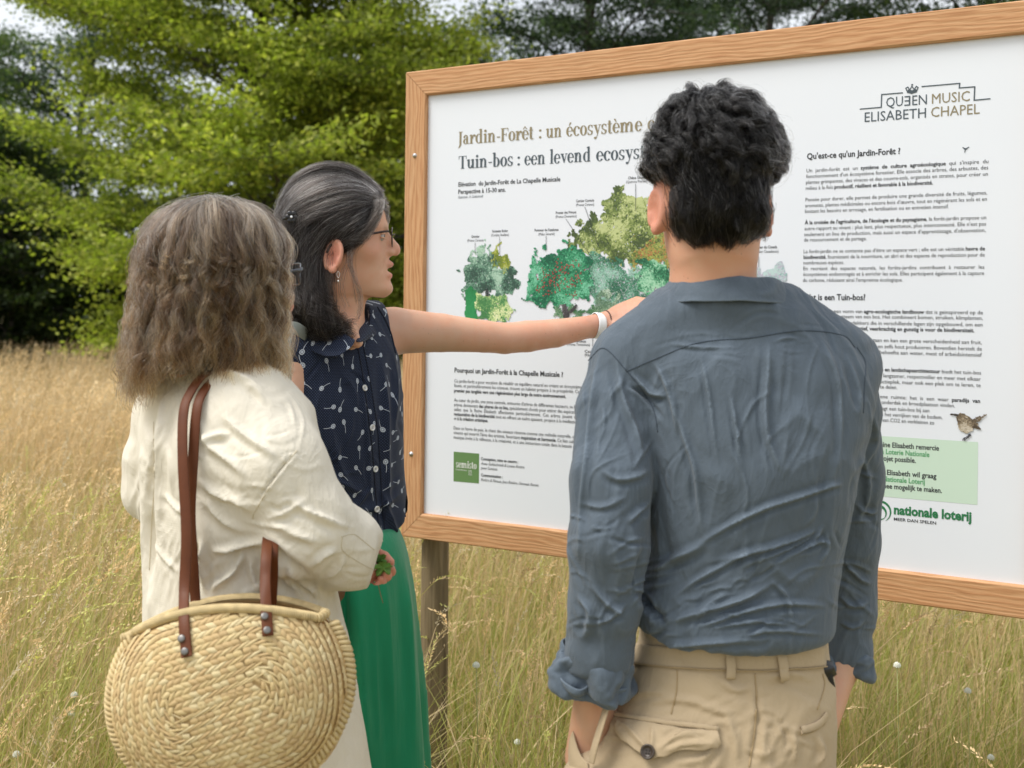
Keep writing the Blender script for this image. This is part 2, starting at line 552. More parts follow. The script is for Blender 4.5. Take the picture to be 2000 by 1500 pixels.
# a few white clover heads in the grass
def clover_flowers():
    spots = [(32, 1474), (145, 1358), (260, 1490), (140, 1395), (1752, 1300), (1935, 1480), (1010, 1450), (930, 1300), (1890, 1350)]
    lab = ['white clover head low in the bottom left corner of the meadow', 'white clover head left of the straw basket, on a short stem',
           'white clover head beside the lower edge of the straw basket', 'small white clover head just under another one left of the basket',
           'white clover head behind the right hip of the man', 'white clover head in the bottom right corner of the meadow',
           'white clover head low between the wooden post and the man', 'white clover head up under the frame, right of the wooden post',
           'white clover head in the grass right of the man, half way down']
    ms, mp = flat('clover_stem', (.34, .36, .14)), flat('clover_petals', (.75, .76, .66), .7)
    for k, (px, py) in enumerate(spots):
        d = 2.2 + .5 * ((k * 37) % 7) / 7
        c = P(px, py, d)
        e = empty('clover_flower', (c[0], c[1], 0), lab[k], 'flower', 'white clover heads in the meadow')
        V, f = tube(spline([[c[0] + .03, c[1], 0], [c[0] + .01, c[1], c[2] * .6], c], 6), .0009, 6)
        mesh('stem', V, f, ms, e)
        pv = []
        for i in range(46):
            a = i * 2.39996; z = 1 - i / 30; r = math.sqrt(max(0, 1 - z * z)) if abs(z) < 1 else 0
            dirv = np.array([r * math.cos(a), r * math.sin(a), z]); dirv /= np.linalg.norm(dirv)
            pv.append(tube([c, c + dirv * .0045, c + dirv * .008], [.0010, .0017, .0005], 5))
        V, f = join(pv)
        mesh('flower_head', V, f, mp, e)
clover_flowers()

# ------------------------------------------------------------------ trees
bark = NT('grey_bark')
_k = bark.noise(bark.mapping(bark.obj(), (9, 9, 1.6)), 3.0, 5)
bark.set(bark.ramp(_k, [(.3, (.035, .03, .024)), (.7, (.13, .115, .09))]), .9, bark.bump(_k, .7, .03))
leaf_mat = leafy('tree_leaves', .5)

def leaf_quads(c, axis, nrm, L, W):
    side = np.cross(axis, nrm); side /= np.linalg.norm(side, axis=1)[:, None] + 1e-9
    V = np.stack([c - axis * (L * .5)[:, None], c + side * (W * .5)[:, None], c + axis * (L * .5)[:, None], c - side * (W * .5)[:, None]], 1)
    return V.reshape(-1, 3), np.arange(len(c) * 4).reshape(-1, 4)

def tree(loc, H, spread, n_limb, n_leaf, cols, label, seed, leaf=(.09, .05), low=0.1, tiers=1.0, tw=0.14, upright=0.55, spray=.55, group=None, name='tree', gaps=.0, flatness=.35):
    g = np.random.default_rng(seed)
    root = empty(name, loc, label, 'tree', group)
    loc = np.asarray(loc, float)
    wood, tips = [], []
    tr = spline([[0, 0, -.1], [g.normal() * .1, g.normal() * .1, H * .3], [g.normal() * .25, g.normal() * .25, H * .62], [g.normal() * .3, 0, H * .95]], 14)
    wood.append(tube(tr, np.linspace(tw, .02, 14), 9))
    for i in range(n_limb):
        u = low + (0.97 - low) * (i + g.random()) / n_limb
        b = tr[min(int(u * 13), 13)]
        az = i * 2.39996 + g.normal() * .4
        prof = math.sin(math.pi * min(1, (u * .80 + .20))) ** .7
        Ln = spread * prof * (.72 + .5 * g.random())
        upz = Ln * (upright * (.3 + 1.0 * u) + .12 * g.normal())
        o = np.array([math.cos(az), math.sin(az), 0])
        e = b + o * Ln + np.array([0, 0, upz])
        mid = b + o * Ln * .5 + np.array([0, 0, upz * .62 + .1 * g.normal()])
        ln = spline([b, mid, e + np.array([0, 0, -.06 * Ln])], 9)
        wood.append(tube(ln, np.linspace(tw * .38 * (1 - .6 * u) + .008, .006, 9), 6))
        nb = int(5 + 9 * prof)
        for j in range(nb):
            v = .18 + .82 * (j + g.random()) / nb
            s0 = ln[min(int(v * 8), 8)]
            a2 = az + (1 if j % 2 else -1) * (.45 + .8 * g.random())
            l2 = Ln * .36 * (1.1 - .6 * v) * (.6 + .7 * g.random()) + .25
            e2 = s0 + np.array([math.cos(a2), math.sin(a2), .28 * upright + .22 * g.normal()]) * l2
            tw_ = spline([s0, (s0 + e2) / 2 + g.normal(size=3) * .04, e2], 4)
            wood.append(tube(tw_, np.linspace(.012, .004, 4), 4))
            tips.append((e2, e2 - s0, u)); tips.append(((e2 + s0) / 2, e2 - s0, u))
    V, f = join(wood)
    mesh('trunk', V + loc, f, bark.m, root)
    T = np.array([t[0] for t in tips]); D = np.array([t[1] for t in tips]); U = np.array([t[2] for t in tips])
    if gaps > 0:
        keep = g.random(len(T)) > gaps; T, D, U = T[keep], D[keep], U[keep]
    per = max(4, n_leaf // len(T))
    q = np.repeat(np.arange(len(T)), per); m = len(q)
    Dn = D / (np.linalg.norm(D, axis=1)[:, None] + 1e-9)
    al = g.normal(size=m) * spray * .75; sd_ = g.normal(size=m) * spray * .38
    S = np.cross(Dn, [0, 0, 1.0]); S /= np.linalg.norm(S, axis=1)[:, None] + 1e-9
    c = T[q] + Dn[q] * al[:, None] + S[q] * sd_[:, None] + g.normal(size=(m, 3)) * spray * .16
    c[:, 2] -= flatness * .25 * np.abs(sd_) + .10 * np.maximum(al, 0) ** 2
    c[:, 2] = np.maximum(c[:, 2], .12)
    ax = Dn[q] * .7 + g.normal(size=(m, 3)) * .6; ax /= np.linalg.norm(ax, axis=1)[:, None]
    nr = np.array([0, 0, 1.]) * (1 - flatness * .2) + g.normal(size=(m, 3)) * .75
    L = leaf[0] * (.6 + .8 * g.random(m)); W = leaf[1] * (.6 + .8 * g.random(m))
    V, f = leaf_quads(c, ax, nr, L, W)
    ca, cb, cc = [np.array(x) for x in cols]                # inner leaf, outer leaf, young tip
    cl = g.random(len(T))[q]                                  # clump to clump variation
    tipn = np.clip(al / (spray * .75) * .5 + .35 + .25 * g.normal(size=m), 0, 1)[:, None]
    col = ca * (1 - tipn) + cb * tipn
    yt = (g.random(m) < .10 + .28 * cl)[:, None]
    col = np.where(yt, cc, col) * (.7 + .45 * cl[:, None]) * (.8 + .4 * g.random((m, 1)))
    mesh('crown', V + loc, f, leaf_mat, root, smooth=False, attrs={'col': np.repeat(col, 4, 0)})
    return root

def G(px, d):                    # foot of something at distance d under image column px
    return (P(px, 700, d)[0], d, 0.0)

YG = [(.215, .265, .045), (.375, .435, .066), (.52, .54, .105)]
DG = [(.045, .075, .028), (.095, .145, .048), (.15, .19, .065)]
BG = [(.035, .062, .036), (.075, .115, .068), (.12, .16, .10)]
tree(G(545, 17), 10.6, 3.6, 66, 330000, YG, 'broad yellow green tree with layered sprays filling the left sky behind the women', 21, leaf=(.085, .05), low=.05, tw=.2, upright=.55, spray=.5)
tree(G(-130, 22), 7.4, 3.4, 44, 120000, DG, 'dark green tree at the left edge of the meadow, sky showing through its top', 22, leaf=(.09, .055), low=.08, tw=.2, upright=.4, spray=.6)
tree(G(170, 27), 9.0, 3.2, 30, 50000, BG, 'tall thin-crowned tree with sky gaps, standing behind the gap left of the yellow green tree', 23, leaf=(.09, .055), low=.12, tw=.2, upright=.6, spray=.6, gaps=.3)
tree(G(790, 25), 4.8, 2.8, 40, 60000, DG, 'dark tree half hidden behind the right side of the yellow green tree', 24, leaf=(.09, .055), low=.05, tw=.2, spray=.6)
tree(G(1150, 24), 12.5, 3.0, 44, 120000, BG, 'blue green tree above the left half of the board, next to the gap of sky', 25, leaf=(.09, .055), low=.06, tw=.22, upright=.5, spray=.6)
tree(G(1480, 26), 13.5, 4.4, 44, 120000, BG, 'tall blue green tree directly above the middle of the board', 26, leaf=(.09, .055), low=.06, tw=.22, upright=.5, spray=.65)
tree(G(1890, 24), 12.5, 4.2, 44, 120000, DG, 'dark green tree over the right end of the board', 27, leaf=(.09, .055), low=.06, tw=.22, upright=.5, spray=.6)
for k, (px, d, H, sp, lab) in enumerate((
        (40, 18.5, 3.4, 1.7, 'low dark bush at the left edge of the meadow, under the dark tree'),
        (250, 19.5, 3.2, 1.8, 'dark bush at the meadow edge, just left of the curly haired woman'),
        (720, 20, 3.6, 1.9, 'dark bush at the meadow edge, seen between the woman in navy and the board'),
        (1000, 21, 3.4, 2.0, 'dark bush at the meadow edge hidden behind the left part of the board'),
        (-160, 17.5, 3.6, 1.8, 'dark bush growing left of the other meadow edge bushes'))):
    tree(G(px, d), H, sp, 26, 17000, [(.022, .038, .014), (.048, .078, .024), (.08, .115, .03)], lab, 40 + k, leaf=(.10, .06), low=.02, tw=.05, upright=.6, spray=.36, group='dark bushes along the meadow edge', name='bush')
# ================================================================== the information board
D_TL = F / ((817 + .2233 * (832 - 827)) / 1.085)
A0 = P(832, 185.5, D_TL)                                   # front face, upper left corner of the opening
_vp = P(-2830, 565, 1.0) - np.array([0, 0, EYE])
ES = -_vp / np.linalg.norm(_vp); ES[2] = 0; ES /= np.linalg.norm(ES)
EN = np.array([ES[1], -ES[0], 0.0])                        # towards the viewer
ET = np.array([0, 0, 1.0])
def st(px, py, back=0.0):
    """image point -> (s,t) on the plane `back` metres behind the front face"""
    o = np.array([0, 0, EYE]); r = P(px, py, 1.0) - o
    p0 = A0 - EN * back
    k = ((p0 - o) @ EN) / (r @ EN)
    q = o + r * k - A0
    return q @ ES, q @ ET
def B(s, t, n=0.0): return A0 + np.multiply.outer(np.asarray(s, float), ES) + np.multiply.outer(np.asarray(t, float), ET) + np.multiply.outer(np.asarray(n, float) + 0 * np.asarray(s, float), EN)
OPW = st(2003, 1146)[0]; OPH = 1.085
BW = -st(792, 137)[0]                                      # width of the rails
REC = 0.012                                                # panel lies this far behind the front face
PAN = -REC

wood = NT('larch_wood')
wu = wood.attr('uvw').outputs['Vector']
wgr = wood.mapping(wu, (1.0, 1.0, 1.0))
wd_ = wood.noise(wood.mapping(wu, (1.5, 9, 9)), 2.0, 3)
sep = wood.new('ShaderNodeSeparateXYZ'); wood.l.new(wu, sep.inputs[0])
lines = wood.math('SINE', wood.math('ADD', wood.math('MULTIPLY', sep.outputs[1], 620.0), wood.math('MULTIPLY', wd_, 34.0)))
fine = wood.noise(wood.mapping(wu, (14, 420, 420)), 1.0, 4)
wcol = wood.ramp(wood.math('ADD', wood.math('MULTIPLY', lines, .13), wood.math('MULTIPLY', fine, .95)),
                 [(.25, lin(206, 168, 128)), (.5, lin(193, 150, 109)), (.72, lin(173, 128, 89)), (.92, lin(136, 96, 64))])
wcol = wood.mix(wood.noise(wood.mapping(wu, (3, 20, 20)), 1.3, 3), wcol, wood.mix(1.0, wcol, (1.04, .90, .80), 'MULTIPLY'))
# knots
vk = wood.new('ShaderNodeTexVoronoi'); vk.inputs['Scale'].default_value = 2.6; vk.inputs['Randomness'].default_value = .9
wood.l.new(wood.mapping(wu, (1, 2.1, 2.1)), vk.inputs['Vector'])
kn = wood.math('LESS_THAN', vk.outputs['Distance'], .022)
wcol = wood.mix(kn, wcol, lin(92, 55, 35))
wood.set(wcol, .62, wood.bump(wood.math('ADD', fine, wood.math('MULTIPLY', lines, .4)), .35, .0012), Specular_IOR_Level=.3)

board = empty('information_board', A0 + ES * OPW / 2 - np.array([0, 0, A0[2]]) - EN * .06,
              'large white information board in a larch wood frame with garden drawing, French and Dutch text', 'information board')
TH = .05
def rail(a, b, inner_a, inner_b, seed):
    """mitred rail: outer edge a->b, inner edge inner_a->inner_b, all (s,t)"""
    n = 40
    prof = [(0, 1, 0), (.06, 1, 0)]
    V, U = [], []
    # section points: (across 0 outer..1 inner, depth)
    sec = [(0, -TH), (0, -.003), (.04, 0), (.5, 0), (.94, 0), (1, -.0035), (1, -TH)]
    for i in range(n + 1):
        u = i / n
        o = np.array(a) * (1 - u) + np.array(b) * u; q = np.array(inner_a) * (1 - u) + np.array(inner_b) * u
        for w, dz in sec:
            s_, t_ = o * (1 - w) + q * w
            V.append(B(s_, t_, dz))
            along = np.hypot(*(np.array(b) - np.array(a))) * u
            U.append((along + seed * 3.7, w * BW + seed * .31, dz + seed))
    m = len(sec)
    i, j = np.meshgrid(np.arange(n), np.arange(m - 1), indexing='ij')
    f = np.stack([i * m + j, i * m + j + 1, (i + 1) * m + j + 1, (i + 1) * m + j], -1).reshape(-1, 4)
    back = np.stack([np.arange(n) * m, np.arange(n) * m + m, np.arange(n) * m + 2 * m - 1, np.arange(n) * m + m - 1], -1)
    ends = []
    mesh('frame_rail', np.array(V), [np.concatenate([f, back])], wood.m, board, smooth=False, attrs={'uvw': np.array(U)})
s0, s1, t0, t1 = -BW, OPW + BW, BW, -OPH - BW
g_ = .0012
rail((s0, t1), (s0, t0), (0, -OPH), (0, 0), 1)
rail((s0 + g_, t0), (s1 - g_, t0), (0 + g_, 0), (OPW - g_, 0), 2)
rail((s1, t0), (s1, t1), (OPW, 0), (OPW, -OPH), 3)
rail((s1 - g_, t1), (s0 + g_, t1), (OPW - g_, -OPH), (0 + g_, -OPH), 4)

pm = NT('white_panel')
pk = pm.noise(pm.obj(), 2.5, 3)
pm.set(pm.mix(pk, (.765, .80, .86), (.80, .835, .885)), .25, Specular_IOR_Level=.4)
v, f = box((0, 0, 0), (1, 1, 1))
v = v + .5
V = B(v[:, 0] * (OPW + .02) - .01, -v[:, 1] * (OPH + .02) + .01, PAN - .004 + v[:, 2] * .004)
panel = mesh('panel', V, f, pm.m, board, smooth=False)

# a dark gasket line where panel meets the upper rail comes from the recess itself

# posts: round, weathered
pw_ = NT('weathered_post')
c = pw_.obj()
k1 = pw_.noise(pw_.mapping(c, (16, 16, 1.3)), 4.0, 5, dist=.6)
k2 = pw_.noise(pw_.mapping(c, (60, 60, 2.0)), 3.0, 3)
pw_.set(pw_.mix(pw_.noise(c, 3, 2), pw_.ramp(k1, [(.3, lin(80, 69, 51)), (.5, lin(130, 114, 86)), (.72, lin(164, 147, 117))]), pw_.ramp(k2, [(.3, lin(90, 76, 57)), (.7, lin(148, 131, 100))])), .85, pw_.bump(k1, .8, .006))
for px in (835.5, 2085):
    s_, _ = st(px, 1060, TH)
    b = B(s_, 0, -TH - .036); z0 = b[2]
    pts = np.array([[b[0], b[1], z] for z in np.linspace(-.4, A0[2] + .02, 40)])
    rr = .0365 + .0012 * vnoise(np.stack([pts[:, 2] * 4, pts[:, 2] * 0, pts[:, 2] * 0 + px], -1))
    V, f = tube(pts, rr, 28)
    d = V - np.array([b[0], b[1], 0]); ang = np.arctan2(d[:, 1], d[:, 0])
    # a drying crack down the side
    ck = np.exp(-((np.angle(np.exp(1j * (ang - (-.75 + .06 * np.sin(V[:, 2] * 3)))))) / .09) ** 2) * .007
    V[:, :2] -= (d[:, :2] / (np.linalg.norm(d[:, :2], axis=1)[:, None] + 1e-9)) * ck[:, None]
    mesh('post', V, f, pw_.m, board)

# bolts on the left rail (and their twins on the right one)
steel = flat('zinc_steel', (.55, .56, .57), .35, Metallic=1.0)
for px, py in ((810, 304), (803, 887)):
    a_, b_ = st(px, py)
    for s_ in (a_, OPW - a_):
        c = B(s_, b_)
        ang = np.arange(20) * math.pi / 10
        rings = []
        for r_, h_ in ((.0062, -.001), (.0062, .0009), (.0042, .001), (.0042, .0022), (.0034, .0036), (.0015, .0044), (.0002, .0045)):
            rings.append(c + np.outer(np.cos(ang) * r_, ES) + np.outer(np.sin(ang) * r_, ET) + EN * h_)
        i, j = np.meshgrid(np.arange(6), np.arange(20), indexing='ij')
        mesh('bolt', np.concatenate(rings), np.stack([i * 20 + j, i * 20 + (j + 1) % 20, (i + 1) * 20 + (j + 1) % 20, (i + 1) * 20 + j], -1).reshape(-1, 4), steel, board)

# ------------------------------------------------------------------ print on the panel
INK = flat('ink_dark', (.03, .034, .04), .5)
GREY = flat('ink_slate', lin(72, 84, 92), .5)
GOLD = flat('ink_gold', lin(140, 128, 98), .5)
GRN = flat('ink_green', lin(40, 118, 74), .5)
GRN2 = flat('ink_light_green', lin(88, 160, 108), .5)
WHT = flat('ink_white', (.8, .82, .78), .5)
SQ = flat('logo_green', lin(98, 134, 80), .5)
PALE = flat('pale_green_box', lin(200, 222, 204), .5)
LAY = {'n': PAN + .0006}

def text_verts(s, bold=0.0, italic=0.0):
    cu = bpy.data.curves.new('lettering', 'FONT')
    cu.body = s; cu.size = 1.0; cu.resolution_u = 2; cu.offset = bold; cu.shear = italic
    cu.fill_mode = 'FRONT'
    o = bpy.data.objects.new('lettering', cu); scene.collection.objects.link(o)
    dg = bpy.context.evaluated_depsgraph_get()
    me = bpy.data.meshes.new_from_object(o.evaluated_get(dg))
    V = np.zeros(len(me.vertices) * 3, np.float32); me.vertices.foreach_get('co', V)
    polys = [tuple(p.vertices) for p in me.polygons]
    scene.collection.objects.unlink(o); bpy.data.objects.remove(o); bpy.data.curves.remove(cu); bpy.data.meshes.remove(me)
    return V.reshape(-1, 3)[:, :2], polys

BUF = {}
PART = ['lettering']
CNT = [0]
def put(mat, V2, polys, n):
    b = BUF.setdefault((PART[0], mat.name, CNT[0]), [mat, [], [], 0])
    b[1].append(B(V2[:, 0], V2[:, 1], n)); b[2] += [tuple(i + b[3] for i in p) for p in polys]; b[3] += len(V2)

def line(runs, left, right, size, mat=INK, italic=0.0):
    """runs: list of (text, bold); left/right: image points of the baseline ends (left may be None); size: metres per em"""
    if isinstance(runs, str): runs = [(runs, 0)]
    size = size * .64
    pieces, x = [], 0.0
    for s, bd in runs:
        V, p = text_verts(s, .022 * bd, italic)
        lead = (len(s) - len(s.lstrip())) * .27; trail = (len(s) - len(s.rstrip())) * .27
        if len(V) == 0: x += lead; continue
        V = V - np.array([V[:, 0].min(), 0])
        pieces.append((V + np.array([x + lead, 0]), p)); x += lead + V[:, 0].max() + trail + .02
    w = max(v[:, 0].max() for v, _ in pieces)
    if left is not None and right is not None:
        a, b = st(*left, REC), st(*right, REC)
        sx = (b[0] - a[0]) / w; o = np.array(a)
    elif left is not None:
        a = st(*left, REC); sx = size * .8; o = np.array(a)
    else:
        b = st(*right, REC); sx = size * .8; o = np.array([b[0] - w * sx, b[1]])
    for V, p in pieces:
        put(mat, V * np.array([sx, size]) + o, p, LAY['n'])

def cr8(x, y): return (1540 + x / 3.126, 120 + y / 3.126)
def crd(x, y): return (1540 + x / 2.778, 560 + y / 2.778)
def cpl(x, y): return (860 + x / 4.4125, 660 + y / 4.4125)
Sz = .0178
PART[0] = 'article'
line([("Qu'est-ce qu'un Jardin-Forêt ?", 1)], cr8(113, 597), cr8(683, 560), .0285)
col_l = st(*cr8(100, 900), REC)[0]
for runs, x0, yb, x1 in (
    ([("Un  jardin-forêt  est  un  ", 0), ("système  de  culture  agroécologique", 1), ("  qui  s'inspire  du", 0)], 110, 678, 1220),
    ([("fonctionnement d'un écosystème forestier. Elle associe des arbres, des arbustes, des", 0)], 108, 713, 1219),
    ([("plantes grimpantes, des vivaces et des couvre-sols, organisés en strates, pour créer un", 0)], 107, 749, 1217),
    ([("milieu à la fois ", 0), ("productif, résilient et favorable à la biodiversité.", 1)], 106, 785, 882),
    ([("Pensée pour durer, elle permet de produire une grande diversité de fruits, légumes,", 0)], 104, 855, 1213),
    ([("aromates, plantes médicinales ou encore bois d'œuvre, tout en régénérant les sols et en", 0)], 102, 891, 1211),
    ([("limitant les besoins en arrosage, en fertilisation ou en entretien intensif.", 0)], 101, 926, 978),
    ([("À la croisée de l'agriculture, de l'écologie et du paysagisme", 1), (", la forêt-jardin propose un", 0)], 99, 995, 1207),
    ([("autre rapport au vivant : plus lent, plus respectueux, plus interconnecté. Elle n'est pas", 0)], 98, 1031, 1206),
    ([("seulement un lieu de production, mais aussi un espace d'apprentissage, d'observation,", 0)], 96, 1067, 1204),
    ([("de ressourcement et de partage.", 0)], 95, 1100, 478),
    ([("La forêt-jardin ne se contente pas d'être un espace vert ; elle est un véritable ", 0), ("havre de", 1)], 93, 1171, 1200),
    ([("biodiversité", 1), (", fournissant de la nourriture, un abri et des espaces de reproduction pour de", 0)], 92, 1206, 1198),
    ([("nombreuses espèces.", 0)], 92, 1240, 340),
    ([("En  recréant  des  espaces  naturels,  les  forêts-jardins  contribuent  à  restaurer  les", 0)], 91, 1275, 1196),
    ([("écosystèmes endommagés et à enrichir les sols. Elles participent également à la capture", 0)], 90, 1310, 1195),
    ([("du carbone, réduisant ainsi l'empreinte écologique.", 0)], 88, 1346, 698)):
    t_ = st(*cr8(x0, yb), REC)[1]
    # right end on the same height of the board
    a = cr8(x0, yb); L_ = st(*a, REC); r_ = st(*cr8(x1, yb - 20), REC)
    b_ = PX(B(r_[0], t_, PAN)); line(runs, a, (b_[0], b_[1]), Sz)
line([("Wat is een Tuin-bos?", 1)], cr8(88, 1456), cr8(470, 1452), .0285)
for runs, x0, x1, yb in (
    ([("Een tuin-bos is een vorm van ", 0), ("agro-ecologische landbouw", 1), (" dat is geïnspireerd op de", 0)], 74, 1055, 150),
    ([("op het ecosysteem van een bos. Het combineert bomen, struiken, klimplanten,", 0)], 150, 1054, 180),
    ([("en bodembedekkers die in verschillende lagen zijn opgebouwd, om een", 0)], 205, 1053, 216),
    ([("productief, veerkrachtig en gunstig is voor de biodiversiteit.", 1)], 312, 1008, 247),
    ([("ee te gaan en kan een grote verscheidenheid aan fruit,", 0)], 390, 1049, 312),
    ([("planten en zelfs hout produceren. Bovendien herstelt de", 0)], 398, 1049, 347),
    ([("minder behoefte aan water, mest of arbeidsintensief", 0)], 402, 1049, 380),
    ([("ogie en landschapsarchitectuur", 1), (" biedt het tuin-bos", 0)], 468, 1045, 477),
    ([("s: langzamer, respectvoller en meer met elkaar", 0)], 490, 1043, 511),
    ([("uctieplek, maar ook een plek om te leren, te", 0)], 496, 1043, 545),
    ([("te delen.", 0)], 497, 590, 556),
    ([("ene  ruimte:  het  is  een  waar  ", 0), ("paradijs  van", 1)], 498, 1040, 630),
    ([("onderdak en broedplaatsen vinden.", 0)], 505, 903, 655),
    ([("aagt een tuin-bos bij aan", 0)], 495, 764, 682),
    ([("en het verrijken van de bodem.", 0)], 489, 836, 719),
    ([("n van CO2 en verkleinen zo", 0)], 490, 791, 748)):
    r_ = st(*crd(x1, yb), REC); l_ = st(*crd(x0, yb - 20), REC)
    b_ = PX(B(l_[0], r_[1], PAN)); line(runs, (b_[0], b_[1]), crd(x1, yb), Sz)

PART[0] = 'thanks_note'
# pale green box with thanks
def quad(mat, corners, n):
    put(mat, np.array([st(*c, REC) for c in corners]), [(0, 1, 2, 3)], n)
gb = st(1911, 863.5, REC); gb2 = st(1909, 986, REC)
gl = st(1560, 850, REC)[0]
put(PALE, np.array([(gl, gb2[1]), (gb2[0], gb2[1]), (gb2[0], gb[1]), (gl, gb[1])]), [(0, 1, 2, 3)], PAN + .0003)
def rline(runs, x0, x1, yb, size, mat=INK, c=crd):
    CNT[0] += 1
    r_ = st(*c(x1, yb), REC); l_ = st(*c(x0, yb), REC)
    b_ = PX(B(l_[0], r_[1], PAN)); line(runs, (b_[0], b_[1]), c(x1, yb), size, mat)
rline([("Reine Elisabeth remercie", 1)], 478, 817, 889, .0236)
rline([("la Loterie Nationale", 1)], 498, 765, 924, .0236, GRN2)
rline([("projet possible.", 1)], 487, 691, 956, .0236)
rline([("Koningin Elisabeth wil graag", 1)], 398, 803, 1041, .0236)
rline([("Nationale Loterij", 1)], 513, 740, 1073, .0236, GRN2)
rline([("mee mogelijk te maken.", 1)], 506, 833, 1119, .0236)
PART[0] = 'lottery_logo'
rline([("MEER DAN SPELEN", .6)], 572, 801, 1290, .0140, INK)

def ring(mat, c, r0, r1, a0, a1, n, sx=1.0, ky=1.0, m=40):
    """arc band centred c, (inner,outer) radius, thickness may taper"""
    a = np.linspace(R(a0), R(a1), m)
    w = np.sin(np.linspace(.15, math.pi - .15, m))
    ri = r1 - (r1 - r0) * w
    V = np.concatenate([np.stack([c[0] + np.cos(a) * ri * sx, c[1] + np.sin(a) * ri * ky], -1), np.stack([c[0] + np.cos(a) * r1 * sx, c[1] + np.sin(a) * r1 * ky], -1)])
    put(mat, V, [(i, i + 1, m + i + 1, m + i) for i in range(m - 1)], n)
lc = np.array(st(1719, 998, REC))
ring(GRN, lc, .018, .0225, -60, 215, LAY['n'])
ring(GRN, lc + np.array([-.003, -.003]), .0095, .0165, -40, 320, LAY['n'] + .0001)

